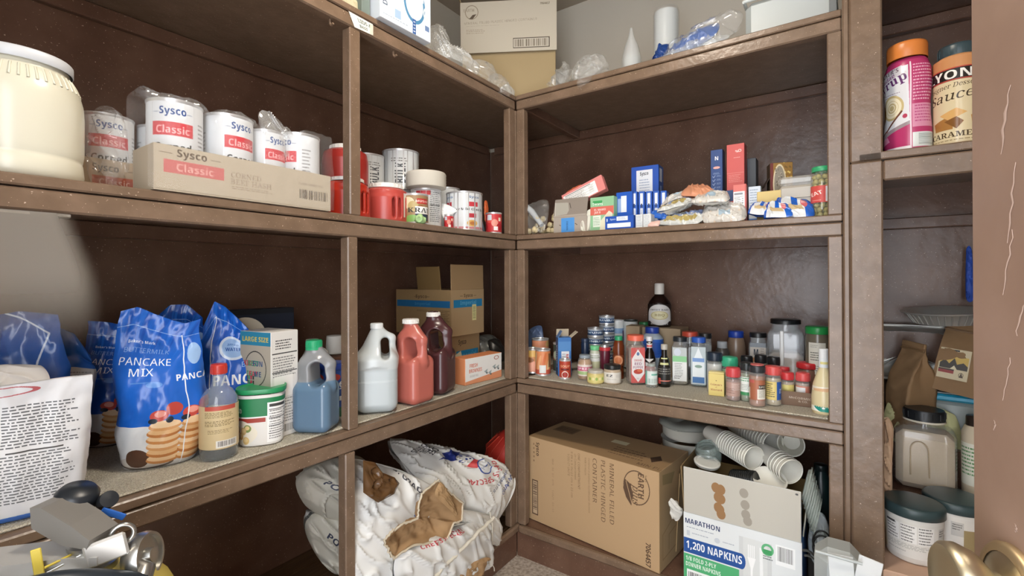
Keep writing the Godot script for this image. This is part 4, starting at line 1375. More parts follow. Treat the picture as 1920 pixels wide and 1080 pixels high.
func extinguisher() -> void:
	var o := thing("fire_extinguisher", "yellow fire extinguisher with grey lever and black lettered hose, standing before the left shelves", "extinguisher", Vector3(0.2, 0.0, 1.452), 70)
	var yel := hexm("c9b65c", 0.4)
	part(o, "cylinder", lathe([[0.0, 0.0], [0.094, 0.0], [0.102, 0.01], [0.114, 0.03], [0.114, 0.65], [0.113, 0.672], [0.1, 0.702], [0.075, 0.728], [0.05, 0.745], [0.03, 0.748]], 40), yel)
	var tg := print_label(200, 120, "d2c065", 0)
	tg.rows(0.1, 0.1, 0.8, 0.8, 9, "8f7f3a", 3)
	tg.oval(0.12, 0.3, 0.08, 0.1, "7c6a5a")
	part(o, "label", arc(0.1146, 0.5, 0.64, 120, tg.rect), tg.m, Vector3.ZERO, Vector3(0, 20, 0))
	var steel := hexm("b4b3ae", 0.28, 0.9)
	var cast := hexm("9a9893", 0.45, 0.5)
	part(o, "valve", lathe([[0.03, 0.744], [0.034, 0.747], [0.034, 0.757], [0.022, 0.76], [0.022, 0.755], [0.027, 0.76], [0.027, 0.79], [0.0, 0.792]], 24), steel)
	# carrying handle and squeeze lever: bent channels leaning to the left
	var hb := MB.new()
	hb.prism(PackedVector2Array([Vector2(-0.02, 0.0), Vector2(0.03, 0.0), Vector2(0.03, 0.012), Vector2(-0.02, 0.02), Vector2(-0.2, 0.03), Vector2(-0.21, 0.018)]), -0.03, 0.03)
	part(o, "carrying_handle", hb.mesh(), hexm("b5b4b0", 0.4, 0.3), Vector3(-0.01, 0.766, 0.0), Vector3(0, -14, 0))
	var lv := MB.new()
	lv.prism(PackedVector2Array([Vector2(0.025, 0.0), Vector2(0.03, 0.014), Vector2(0.0, 0.035), Vector2(-0.045, 0.06), Vector2(-0.062, 0.06), Vector2(-0.06, 0.03), Vector2(-0.015, 0.006)]), -0.024, 0.024)
	part(o, "squeeze_lever", lv.mesh(), hexm("8b8883", 0.4, 0.3), Vector3(-0.005, 0.792, 0.0), Vector3(0, -38, 0))
	part(o, "lever_plate", box(Vector3(0.05, 0.036, 0.008), 0.003), hexm("cfcdc8", 0.35, 0.5), Vector3(0.025, 0.765, 0.03), Vector3(0, 0, 10))
	var rp := []
	for k in 25: rp.append(Vector3(0.04 + 0.014 * cos(TAU * k / 24), 0.797 + 0.014 * sin(TAU * k / 24), 0.02))
	part(o, "pin_ring", MB.new().tube(rp, 0.0035, 8, false).mesh(), steel)
	part(o, "safety_pin", MB.new().tube([Vector3(0.03, 0.795, 0.022), Vector3(-0.075, 0.76, 0.028)], 0.0022, 8).mesh(), steel)
	part(o, "gauge", MB.new().lathe([[0.0, 0.0], [0.031, 0.0], [0.036, 0.004], [0.037, 0.018], [0.034, 0.026], [0.03, 0.026], [0.029, 0.02], [0.012, 0.02], [0.01, 0.03], [0.0, 0.03]], 36).mesh(), steel, Vector3(0.052, 0.745, 0.0), Vector3(80, 62, 0))
	part(o, "tamper_seal", box(Vector3(0.011, 0.058, 0.003), 0.001), hexm("d9c34e", 0.45), Vector3(-0.048, 0.752, 0.03), Vector3(0, 0, 6))
	part(o, "seal_strap", MB.new().tube([Vector3(-0.045, 0.78, 0.03), Vector3(-0.02, 0.785, 0.022), Vector3(-0.01, 0.77, -0.02), Vector3(-0.05, 0.74, -0.02), Vector3(-0.07, 0.71, 0.03)], 0.0018, 6).mesh(), hexm("d9c34e", 0.45))
	part(o, "nozzle_knob", MB.new().lathe([[0.0, 0.0], [0.024, 0.0], [0.028, 0.006], [0.028, 0.026], [0.022, 0.034], [0.0, 0.036]], 28).mesh(), hexm("23282e", 0.35), Vector3(-0.025, 0.824, -0.06), Vector3(15, 0, -10))
	part(o, "clip", MB.new().lathe([[0.0, 0.0], [0.012, 0.0], [0.013, 0.003], [0.013, 0.018], [0.0, 0.02]], 20).mesh(), hexm("2c2f33", 0.3), Vector3(0.012, 0.826, -0.05), Vector3(60, 30, 0))
	part(o, "strip", box(Vector3(0.035, 0.01, 0.004), 0.001), hexm("2f6bc4", 0.4), Vector3(0.022, 0.808, -0.03), Vector3(0, 0, -35))
	# hose arching across the front
	var hp := []
	for k in 33:
		var t := k / 32.0
		hp.append(Vector3(0.062 - 0.30 * t, 0.722 + 0.052 * sin(PI * minf(1.0, t * 1.25)) - 0.3 * maxf(0.0, t - 0.55) * t, 0.045 + 0.03 * sin(PI * t)))
	part(o, "hose", MB.new().tube(hp, 0.0175, 18).mesh(), hexm("2b333b", 0.32))
	var hl := print_label(420, 50, "2b333b", 0)
	hl.text("TESTED TO 20", 0.5, 0.5, 0.55, "8a867c", "Droid Sans", true, PI, 0.9)
	var rows := []
	for j in 3:
		var row := []
		for k in range(4, 26):
			var q: Vector3 = hp[29 - k]
			var an := 0.25 + 0.5 * (j - 1)
			row.append(q + Vector3(0, sin(an) * 0.0179, cos(an) * 0.0179))
		rows.append(row)
	part(o, "hose_lettering", MB.new().grid(rows, hl.rect).mesh(), hl.m)
	part(o, "hose_coupling", MB.new().tube([Vector3(0.06, 0.722, 0.045), Vector3(0.066, 0.735, 0.03), Vector3(0.05, 0.74, 0.015)], 0.016, 16).mesh(), steel)

# ------------------------------------------------------------------ back wall, middle shelf
func right_middle_shelf() -> void:
	var y := MID
	# shell-pasta bags at the left
	var pasta := pile_mesh(0.07, 0.05, 0.06, 34, 0.016, 4)
	var b := thing("pasta_bag", "open clear bag of large tan pasta shells beside the corner post", "bag", Vector3(0.078, y, -0.08))
	part(b, "shells", pasta, hexm("cdbd94", 0.6)).set_meta("kind", "stuff")
	var a := pillow([Vector3(-0.07, 0, 0.055), Vector3(0.065, 0, 0.055), Vector3(0.05, 0.16, 0), Vector3(-0.075, 0.15, 0)], 0.02, 0.05, 0.012, 12.0, 4, 24, 24, 0.2)
	part(b, "bag", a[1].mesh(), clear("e9ebe8", 0.12), a[0])
	part(b, "fold", MB.new().tube([Vector3(-0.075, 0.135, 0.02), Vector3(-0.02, 0.1, 0.045), Vector3(0.045, 0.035, 0.07)], [0.014, 0.014, 0.01], 8).mesh(), hexm("b9bfc4", 0.35))
	soft_thing("grey_packet", "dull grey foil packet behind the pasta shells", "packet", [Vector3(0.1, y, -0.22), Vector3(0.19, y, -0.22), Vector3(0.18, y + 0.17, -0.25), Vector3(0.1, y + 0.13, -0.25)], 0.02, 0.02, 0.01, 10.0, 6, hexm("8e877c", 0.4))
	# grey box with blue tape
	var gb := print_label(260, 230, "a79d92", 2)
	gb.box(0, 0, 1, 0.42, "8d8379")
	gb.poly([0.02, 0.08, 0.42, 0.1, 0.47, 0.3, 0.42, 0.4, 0.06, 0.42], "aaa69b")
	gb.line([0.02, 0.08, 0.06, 0.42], 0.02, "c9c6bd")
	gb.line([0.47, 0.12, 0.52, 0.25], 0.02, "4a443d")
	gb.box(0.24, 0.5, 0.4, 0.5, "4d94d9")
	gb.text("CHICKEN", 0.42, 0.76, 0.05, "274a78", "Droid Sans", true, PI / 2)
	gb.line([0.18, 0.72, 0.22, 0.75], 0.02, "4a443d")
	gb.line([0.66, 0.7, 0.72, 0.75], 0.02, "4a443d")
	var o := carton("box", "grey cardboard box closed with blue tape, left on the middle shelf", "box", Vector3(0.238, y, -0.04), 0, Vector3(0.152, 0.066, 0.11), hexm("a79d92", 0.8), {})
	part(o, "flap", box(Vector3(0.152, 0.08, 0.004), 0.001), hexm("8d8379", 0.8), Vector3(-0.004, 0.066, 0.05), Vector3(-14, 0, 0))
	part(o, "printed_face", sheet(0.15, 0.066, Rect2(gb.rect.position + Vector2(0, gb.rect.size.y * 0.46), gb.rect.size * Vector2(1, 0.54))), gb.m, Vector3(0, 0, 0.0555))
	part(o, "printed_flap", sheet(0.15, 0.078, Rect2(gb.rect.position, gb.rect.size * Vector2(1, 0.46))), gb.m, Vector3(-0.004, 0.067, 0.0525), Vector3(-14, 0, 0))
	soft_thing("packet", "orange packet lying on the grey taped box", "packet", [Vector3(0.15, y + 0.145, -0.12), Vector3(0.24, y + 0.14, -0.12), Vector3(0.25, y + 0.215, -0.15), Vector3(0.17, y + 0.19, -0.15)], 0.018, 0.012, 0.005, 14.0, 4, hexm("d9714e", 0.45))
	var pk := print_label(240, 110, "e08a86", 0)
	pk.facts(0.03, 0.16, 0.8, 0.8, "777777")
	o = thing("flavour_box", "pink box with white facts panel lying tilted on top of the grey box", "box", Vector3(0.285, y + 0.135, -0.1), 0, "", Vector2(-10, 22))
	part(o, "body", box(Vector3(0.19, 0.068, 0.03), 0.002), hexm("dc8580", 0.5))
	panels(o, Vector3(0.19, 0.068, 0.03), {"front": pk})
	# green and red carton
	var gr := print_label(190, 250, "8fbf94", 2)
	gr.box(0.12, 0.1, 0.4, 0.15, "3f9f5a")
	gr.text("Swans", 0.32, 0.2, 0.08, "eef6ee", "Droid Sans", true)
	gr.box(0, 0.28, 1, 0.25, "d3695a")
	gr.text("EL MAMO", 0.42, 0.37, 0.06, "f0dad4", "Droid Sans", true)
	gr.text("JAR 8", 0.3, 0.46, 0.06, "f0dad4", "Droid Sans", true)
	gr.box(0.12, 0.54, 0.34, 0.34, "dde6d6")
	gr.rows(0.14, 0.6, 0.28, 0.25, 5, "7fa083")
	gr.poly([0.45, 0.7, 0.8, 0.42, 0.95, 0.5, 0.9, 1.0, 0.4, 1.0], "e3dfc4")
	carton("carton", "green and red food carton right of the blue-taped grey box", "carton", Vector3(0.374, y, -0.05), 0, Vector3(0.1, 0.134, 0.05), hexm("8fbf94", 0.6), {"front": gr})
	soft_thing("napkin", "white crumpled paper between the grey box and green carton", "paper", [Vector3(0.29, y, -0.035), Vector3(0.325, y, -0.045), Vector3(0.325, y + 0.1, -0.06), Vector3(0.285, y + 0.065, -0.06)], 0.008, 0.004, 0.008, 16.0, 6, hexm("d9d8cc", 0.8))
	# blue boxes
	var blue := hexm("1f54b4", 0.45)
	var b1 := print_label(160, 170, "1c56b8", 0)
	b1.box(0.1, 0.25, 0.45, 0.55, "8fa6cf")
	b1.box(0.3, 0.15, 0.35, 0.65, "e6e9ee")
	carton("box", "blue box with white window panel right of the green and red carton", "box", Vector3(0.452, y + 0.05, -0.085), 0, Vector3(0.066, 0.1, 0.05), blue, {"front": b1})
	carton("box", "plain blue box flat on the shelf beneath the windowed blue box", "box", Vector3(0.452, y, -0.1), 0, Vector3(0.1, 0.049, 0.06), blue)
	var b2 := print_label(190, 80, "1b4fae", 0)
	b2.box(0.08, 0.55, 0.84, 0.34, "e8ebef")
	b2.box(0.42, 0.06, 0.4, 0.33, "dfe5ee")
	b2.text("Sysco", 0.28, 0.25, 0.13, "cdd8ea", "Droid Sans", true)
	b2.oval(0.07, 0.28, 0.02, 0.14, "dfe5ee")
	b2.rows(0.46, 0.14, 0.3, 0.2, 2, "8896ad")
	carton("box", "low blue and white box at the shelf edge", "box", Vector3(0.457, y, -0.018), 0, Vector3(0.112, 0.05, 0.045), blue, {"front": b2})
	var b3 := print_label(110, 90, "d8dbda", 0)
	b3.box(0.48, 0, 0.04, 1, "5f6468")
	b3.rows(0.05, 0.1, 0.4, 0.8, 7, "9aa6b4", 3)
	b3.rows(0.56, 0.1, 0.4, 0.8, 7, "9aa6b4", 8)
	carton("box", "small pale box with fine print beside the low blue and white box", "box", Vector3(0.546, y, -0.03), 0, Vector3(0.058, 0.05, 0.045), hexm("d8dbda", 0.6), {"front": b3})
	var b4 := print_label(190, 330, "1c4fae", 0)
	b4.box(0.19, 0.06, 0.6, 0.42, "dfe3ea")
	b4.text("Sysco", 0.48, 0.12, 0.05, "2a2f3a", "Droid Sans", true)
	b4.rows(0.3, 0.2, 0.4, 0.2, 5, "8fa0bb")
	b4.oval(0.45, 0.49, 0.12, 0.04, "dfe3ea")
	b4.box(0, 0.56, 1, 0.44, "4f8bd6")
	b4.oval(0.45, 0.57, 0.25, 0.06, "c9a45c")
	b4.text("SOLID", 0.45, 0.57, 0.05, "7d6330", "Droid Sans", true)
	b4.poly([0.6, 0.9, 0.75, 0.72, 0.98, 1.0, 0.55, 1.0], "e6e9ec")
	b4.oval(0.25, 0.75, 0.14, 0.06, "2f6bc0")
	var b5 := print_label(70, 330, "234f9a", 0)
	b5.box(0.2, 0.04, 0.5, 0.2, "cdd5e2")
	b5.box(0.3, 0.3, 0.3, 0.35, "9db2d4")
	var tall := carton("box", "tall blue box with white name panel standing at the back", "box", Vector3(0.487, y, -0.22), 2, Vector3(0.112, 0.272, 0.07), blue, {"front": b4, "right": b5})
	# row of narrow blue boxes
	var b6 := print_label(60, 170, "1f57b4", 0)
	b6.box(0.25, 0.05, 0.5, 0.3, "e3e7ec")
	b6.box(0.38, 0.32, 0.24, 0.1, "22314e")
	b6.box(0.25, 0.44, 0.5, 0.48, "d5dbe4")
	b6.rows(0.3, 0.5, 0.4, 0.4, 8, "8fa0bb")
	var proto: Node3D
	var names := ["leftmost of five narrow blue boxes standing in a row", "second from the left of five narrow blue boxes in a row", "middle one of five narrow blue boxes in a row", "second from the right of five narrow blue boxes in a row", "rightmost of five narrow blue boxes standing in a row"]
	for k in 5:
		if k == 0:
			proto = carton("narrow_box", names[0], "box", Vector3(0.487, y + 0.0, -0.1), 6, Vector3(0.0232, 0.15, 0.05), blue, {"front": b6, "right": b6}, "narrow blue boxes in a row")
			continue
		var c := proto.duplicate()
		c.name = numbered("narrow_box")
		add_child(c)
		c.position += Vector3(0.0245 * k, 0, -0.012 * k)
		c.set_meta("label", names[k])
	# heap of bags of dry goods
	var lp := print_label(200, 140, "cfd2cf", 1)
	lp.poly([0.2, 0.3, 0.9, 0.1, 1.0, 0.4, 0.3, 0.55], "8d9cc0")
	lp.box(0.15, 0.55, 0.7, 0.3, "b5a468")
	for k in 40: lp.oval(fmod(0.137 * k, 1.0), fmod(0.071 * k + 0.05 * (k % 5), 1.0), 0.02, 0.03, ["e9eae6", "a8b3c4", "d9d2b4"][k % 3])
	var lq := print_label(200, 140, "d4d1cb", 1)
	for k in 70: lq.oval(fmod(0.137 * k, 1.0), fmod(0.171 * k + 0.03 * (k % 7), 1.0), 0.025, 0.04, ["e6e4de", "c4beb4", "dccbb8", "b8b4ac"][k % 4])
	lq.box(0.4, 0.6, 0.25, 0.2, "a8bccb")
	var bags := [
		[[0.585, 0.0, -0.05], [0.75, 0.0, -0.03], [0.76, 0.055, -0.12], [0.6, 0.04, -0.14], lp, "clear printed bag of dry goods at the bottom left of the heap"],
		[[0.745, 0.0, -0.04], [0.895, 0.0, -0.035], [0.87, 0.075, -0.14], [0.735, 0.085, -0.14], lq, "clear bag of pale crumbs at the bottom right of the heap"],
		[[0.57, 0.055, -0.07], [0.70, 0.07, -0.05], [0.72, 0.105, -0.15], [0.6, 0.075, -0.16], lp, "blue-printed bag lying on the lower left bag of the heap"],
		[[0.56, 0.08, -0.14], [0.66, 0.125, -0.12], [0.72, 0.125, -0.2], [0.64, 0.145, -0.22], lq, "silvery bag at the top left of the heap"],
		[[0.7, 0.075, -0.05], [0.84, 0.07, -0.04], [0.82, 0.115, -0.15], [0.71, 0.12, -0.15], lq, "clear bag in the middle of the heap under the orange bag"]]
	for k in bags.size():
		var q: Array = bags[k]
		var cs := []
		for i in 4: cs.append(Vector3(q[i][0], y + q[i][1], q[i][2]))
		soft_thing("dry_goods_bag", q[5], "bag", cs, 0.022, 0.014, 0.009, 16.0, 20 + k, q[4].m, hexm("c9c8c2", 0.3), q[4].rect, "heap of dry goods bags")
	soft_thing("orange_bag", "peach-orange bag draped over the heap of dry goods bags", "bag", [Vector3(0.645, y + 0.125, -0.12), Vector3(0.79, y + 0.085, -0.1), Vector3(0.75, y + 0.15, -0.19), Vector3(0.67, y + 0.175, -0.2)], 0.016, 0.012, 0.009, 12.0, 4, hexm("dc9a78", 0.45))
	soft_thing("blue_packet", "small blue packet at the foot of the narrow blue boxes", "packet", [Vector3(0.555, y + 0.045, -0.075), Vector3(0.62, y + 0.03, -0.06), Vector3(0.62, y + 0.06, -0.1), Vector3(0.56, y + 0.075, -0.1)], 0.01, 0.006, 0.006, 20.0, 4, hexm("2a63bd", 0.35))
	soft_thing("pink_packet", "small pink-tipped packet at the shelf edge under the heap", "packet", [Vector3(0.565, y, -0.012), Vector3(0.61, y, -0.012), Vector3(0.61, y + 0.025, -0.03), Vector3(0.575, y + 0.02, -0.03)], 0.006, 0.004, 0.003, 20.0, 4, hexm("d8b3a8", 0.35))
	# tall narrow boxes
	var nb := print_label(90, 330, "2c4a82", 0)
	nb.text("N", 0.5, 0.2, 0.09, "e9edf4", "Droid Sans", true)
	nb.oval(0.5, 0.42, 0.3, 0.03, "e7a9a0")
	nb.rows(0.2, 0.54, 0.6, 0.05, 2, "9db0d2")
	for k in 4:
		nb.line([0.15, 0.62 + 0.09 * k, 0.25, 0.65 + 0.09 * k, 0.38, 0.6 + 0.09 * k], 0.012, "9db0d2")
		nb.rows(0.5, 0.6 + 0.09 * k, 0.4, 0.05, 2, "9db0d2", k)
	# two flat boxes carry it
	var fb := print_label(150, 60, "c96058", 0)
	fb.box(0, 0, 1, 0.3, "32507f")
	fb.text("x", 0.3, 0.65, 0.25, "e9c9c4", "Droid Sans", true)
	fb.text("x", 0.75, 0.65, 0.25, "e9c9c4", "Droid Sans", true)
	fb.box(0.52, 0, 0.02, 1, "7a3a36")
	carton("box", "red and blue box lying under the tall navy and red boxes", "box", Vector3(0.79, y, -0.2), 0, Vector3(0.14, 0.135, 0.1), hexm("324f7d", 0.5), {"front": fb})
	carton("tall_box", "tall narrow navy box with a white letter N", "box", Vector3(0.76, y + 0.136, -0.23), 0, Vector3(0.042, 0.162, 0.045), hexm("1f3465", 0.45), {"front": nb})
	var rb := print_label(110, 340, "cd5a56", 0)
	rb.text("%", 0.58, 0.16, 0.05, "f0d5d0", "Droid Sans", true)
	rb.oval(0.75, 0.15, 0.1, 0.03, "f0d5d0", 0.6)
	rb.rows(0.4, 0.29, 0.45, 0.03, 1, "e9bdb6")
	rb.box(0.0, 0.62, 1, 0.012, "d97f78")
	rb.rows(0.1, 0.66, 0.8, 0.18, 5, "dd8a82", 3)
	carton("tall_box", "tall red box beside the narrow navy box", "box", Vector3(0.826, y + 0.136, -0.225), 0, Vector3(0.06, 0.172, 0.055), hexm("a84a46", 0.45), {"front": rb})
	carton("box", "dark box edge showing right of the tall red box", "box", Vector3(0.872, y, -0.28), 0, Vector3(0.03, 0.26, 0.06), hexm("3a4047", 0.5))
	var pw := print_label(80, 180, "dcdcdc", 0)
	pw.box(0, 0, 1, 0.18, "d4726a")
	pw.box(0.92, 0, 0.08, 1, "c85a54")
	pw.facts(0.02, 0.18, 0.86, 0.78, "8a8a90")
	carton("box", "pink-topped white box with fine print in front of the tall red box", "box", Vector3(0.857, y, -0.115), 0, Vector3(0.041, 0.138, 0.03), hexm("d4726a", 0.5), {"front": pw})
	var wb := print_label(80, 170, "c9d3dd", 0)
	wb.rows(0.1, 0.08, 0.8, 0.55, 8, "8699ad", 3)
	wb.box(0, 0.86, 1, 0.14, "3f74bb")
	carton("box", "pale blue printed box right of the pink-topped white box", "box", Vector3(0.9, y, -0.14), 0, Vector3(0.038, 0.13, 0.03), hexm("a9bccd", 0.5), {"front": wb})
	# patterned box with torn lid
	var pp := print_label(190, 330, "8f6a2c", 0)
	pp.box(0, 0, 0.14, 1, "6a2620")
	for k in 60: pp.oval(0.62 + 0.36 * fmod(0.37 * k, 1.0), fmod(0.083 * k, 1.0), 0.035, 0.014, ["c9a23f", "6f5320", "d8bc6a"][k % 3], 0.0, k)
	pp.oval(0.42, 0.34, 0.3, 0.32, "d6c7a4")
	pp.oval(0.42, 0.33, 0.24, 0.28, "8f8778")
	for k in 40: pp.oval(0.25 + 0.34 * fmod(0.43 * k, 1.0), 0.1 + 0.45 * fmod(0.29 * k, 1.0), 0.04, 0.012, ["5d554a", "b8ad98", "756c5e"][k % 3], 0.0, k * 0.8)
	pp.oval(0.2, 0.72, 0.14, 0.18, "c9ad55")
	pp.oval(0.2, 0.72, 0.1, 0.14, "97824a")
	pp.oval(0.36, 0.8, 0.12, 0.05, "4a3660")
	pp.oval(0.55, 0.76, 0.12, 0.05, "4a3660")
	var pbx := carton("patterned_box", "worn brown and yellow patterned box with a torn open top flap", "box", Vector3(0.972, y, -0.24), 18, Vector3(0.072, 0.222, 0.05), hexm("4a3a28", 0.6), {"front": pp})
	part(pbx, "flap", box(Vector3(0.003, 0.085, 0.045), 0.001), hexm("35261b", 0.7), Vector3(-0.052, 0.14, 0.0), Vector3(0, 0, -28))
	carton("box", "pale yellow box behind the blue snack bags", "box", Vector3(0.946, y, -0.13), -4, Vector3(0.076, 0.108, 0.05), hexm("d3bb7c", 0.6))
	# clear plastic clamshell
	var ct := thing("plastic_container", "clear plastic container with grey contents left of the green-lidded jar", "container", Vector3(1.025, y, -0.17))
	part(ct, "base", box(Vector3(0.1, 0.118, 0.09), 0.008), hexm("b3aca0", 0.35))
	part(ct, "lid", box(Vector3(0.104, 0.03, 0.094), 0.008), clear("d5d2ca", 0.35), Vector3(0, 0.118, 0))
	part(ct, "rim", box(Vector3(0.106, 0.005, 0.096), 0.002), hexm("c6c0b5", 0.3), Vector3(0, 0.075, 0))
	carton("dark_box", "dark folded carton behind the clear plastic container", "box", Vector3(1.03, y, -0.27), 6, Vector3(0.1, 0.175, 0.05), hexm("5e5850", 0.6))
	# blue and white snack bags
	var sp := print_label(240, 130, "dfe3e6", 1)
	sp.poly([0, 0, 0.16, 0, 0.1, 1, 0, 1], "2a5fc0")
	sp.poly([0.4, 0.0, 0.56, 0.0, 0.56, 0.6, 0.4, 0.6], "2060c4")
	sp.poly([0.66, 0.0, 1.0, 0.0, 1.0, 1.0, 0.75, 1.0], "2a66c8")
	sp.oval(0.72, 0.45, 0.09, 0.22, "d06a70")
	sp.text("SUN", 0.72, 0.45, 0.1, "f2e4e2", "Droid Sans", true)
	sp.poly([0.2, 0.55, 0.65, 0.6, 0.7, 0.8, 0.25, 0.75], "cbb48a")
	soft_thing("snack_bag", "blue and white snack bag with red round badge lying at the right", "bag", [Vector3(0.975, y + 0.005, -0.03), Vector3(1.085, y + 0.0, -0.02), Vector3(1.07, y + 0.055, -0.12), Vector3(0.965, y + 0.085, -0.12)], 0.018, 0.014, 0.007, 14.0, 4, sp.m, hexm("2a5fc0", 0.3), sp.rect, "blue and white snack bags")
	soft_thing("snack_bag", "blue and white snack bag in the middle, folded under its neighbour", "bag", [Vector3(0.935, y, -0.02), Vector3(1.03, y, -0.012), Vector3(1.0, y + 0.05, -0.09), Vector3(0.945, y + 0.07, -0.1)], 0.016, 0.012, 0.008, 14.0, 7, sp.m, hexm("2a5fc0", 0.3), sp.rect, "blue and white snack bags")
	soft_thing("snack_bag", "blue-edged white snack bag at the left of the group, next to the crumb bag", "bag", [Vector3(0.885, y + 0.025, -0.05), Vector3(0.965, y + 0.01, -0.04), Vector3(0.965, y + 0.055, -0.12), Vector3(0.9, y + 0.075, -0.12)], 0.014, 0.01, 0.006, 14.0, 9, sp.m, hexm("2a5fc0", 0.3), sp.rect, "blue and white snack bags")
	# jar of olives
	var ol := print_label(150, 130, "cc4f48", 0)
	ol.box(0.62, 0.05, 0.3, 0.9, "dfe2e4")
	ol.text("EAT", 0.3, 0.45, 0.22, "f0dcd4", "Droid Sans", true, -0.3)
	ol.rows(0.15, 0.85, 0.4, 0.08, 1, "e9b8b0")
	var j := bottle("jar", "jar of green olives with green lid and red label at the right post", "jar", Vector3(1.096, y, -0.1), 0, [[0.0, 0.0], [0.028, 0.0], [0.031, 0.004], [0.031, 0.125], [0.027, 0.14], [0.025, 0.148]], clear("dfe6d8", 0.12), [0.028, 0.016, 0.146, "3aa56e"], [[ol, 0.048, 0.1, 150, 0.0316]])
	part(j, "olives", olive_mesh(0.028, 0.002, 0.138, 0.0085), hexm("a89d5e", 0.35)).set_meta("kind", "stuff")

func pile_mesh(w: float, h: float, d: float, n: int, s: float, sd: int) -> ArrayMesh:
	var rng := RandomNumberGenerator.new()
	rng.seed = sd
	var shell := lathe([[0.0, -0.5], [0.35, -0.4], [0.55, 0.0], [0.4, 0.5], [0.3, 0.55], [0.4, 0.2], [0.2, 0.0]], 10, 0.7)
	var mb := MB.new()
	for k in n:
		var t := Basis(Vector3(rng.randf() - 0.5, rng.randf() - 0.5, rng.randf() - 0.5).normalized(), rng.randf() * TAU).scaled(Vector3(s, s, s) * 1.5)
		mb.add(shell, Transform3D(t, Vector3(rng.randf_range(-w, w), s + rng.randf() * rng.randf() * h * 2.0, rng.randf_range(-d, d))))
	return mb.mesh()

func olive_mesh(r: float, y0: float, y1: float, s: float) -> ArrayMesh:
	var mb := MB.new()
	var ball := lathe([[0.0, -1.1], [0.6, -0.9], [0.95, -0.3], [0.95, 0.3], [0.6, 0.9], [0.0, 1.1]], 8)
	var rng := RandomNumberGenerator.new()
	rng.seed = 2
	var y := y0 + s
	while y < y1 - s * 0.5:
		var n := int(TAU * (r - s) / (2.0 * s))
		var off := rng.randf()
		for k in n:
			var a := TAU * (k + off) / n
			mb.add(ball, Transform3D(Basis(Vector3(rng.randf(), rng.randf(), rng.randf()).normalized(), rng.randf() * 3.0).scaled(Vector3(s, s, s)), Vector3(sin(a) * (r - s), y, cos(a) * (r - s))))
		y += s * 1.75
	return mb.mesh()

# ------------------------------------------------------------------ back wall, carpeted shelf of seasonings
# round shaker: dark or bright cap, clear body with filling, paper label
func shaker(label: String, at: Vector3, turn: float, r: float, h: float, cap_hex: String, fill_hex: String, p: Print, group := "", deg := 200.0, cap_h := 0.2, fill := 0.9) -> Node3D:
	var ch := h * cap_h
	var bh := h - ch
	var o := bottle("seasoning_shaker", label, "seasoning", at, turn, [[0.0, 0.0], [r * 0.9, 0.0], [r, 0.003], [r, bh * 0.16], [r * 0.96, bh * 0.19], [r * 0.96, bh * 0.8], [r, bh * 0.84], [r, bh * 0.9], [r * 0.9, bh * 0.99], [r * 0.86, bh]], clear("e4e8e8", 0.16), [r * 0.97, ch, bh, cap_hex, 20], [[p, bh * 0.2, bh * 0.79, deg, r * 0.972]] if p else [], group)
	if fill > 0.0:
		part(o, "filling", lathe([[0.0, 0.002], [r * 0.88, 0.002], [r * 0.94, 0.006], [r * 0.93, bh * fill], [0.0, bh * fill]], 24), hexm(fill_hex, 0.8))
	return o

func square_jar(called: String, label: String, at: Vector3, turn: float, w: float, d: float, h: float, cap: Array, fill_hex: String, fill: float, p: Print, py0 := 0.1, py1 := 0.75, alpha := 0.18, tint := "dfe6e8") -> Node3D:
	var o := thing(called, label, "container", at, turn)
	var f := func(q: Vector3) -> float:
		var b := rbox(q - Vector3(0, h * 0.45, 0), Vector3(w / 2, h * 0.45, d / 2), minf(w, d) * 0.22)
		return smin(b, maxf(Vector2(q.x, q.z).length() - cap[0] * 0.9, absf(q.y - h * 0.9) - h * 0.1), 0.01)
	part(o, "body", nets(f, Vector3(-w / 2 - 0.01, -0.005, -d / 2 - 0.01), Vector3(w / 2 + 0.01, h + 0.01, d / 2 + 0.01), maxf(w, d) / 16.0), clear(tint, alpha))
	if fill > 0.0:
		part(o, "filling", box(Vector3(w * 0.93, h * fill, d * 0.93), minf(w, d) * 0.16), hexm(fill_hex, 0.85), Vector3(0, 0.003, 0))
	var mb := MB.new()
	var r: float = cap[0]
	mb.lathe([[r, 0.0], [r, cap[1] * 0.85], [r * 0.95, cap[1]], [0.0, cap[1]]], 32)
	part(o, "lid", mb.mesh(), hexm(cap[2], 0.35), Vector3(0, h * 0.985, 0))
	if p: part(o, "label", sheet(w * 0.84, h * (py1 - py0), p.rect), p.m, Vector3(0, h * py0, d / 2 + 0.0015))
	return o

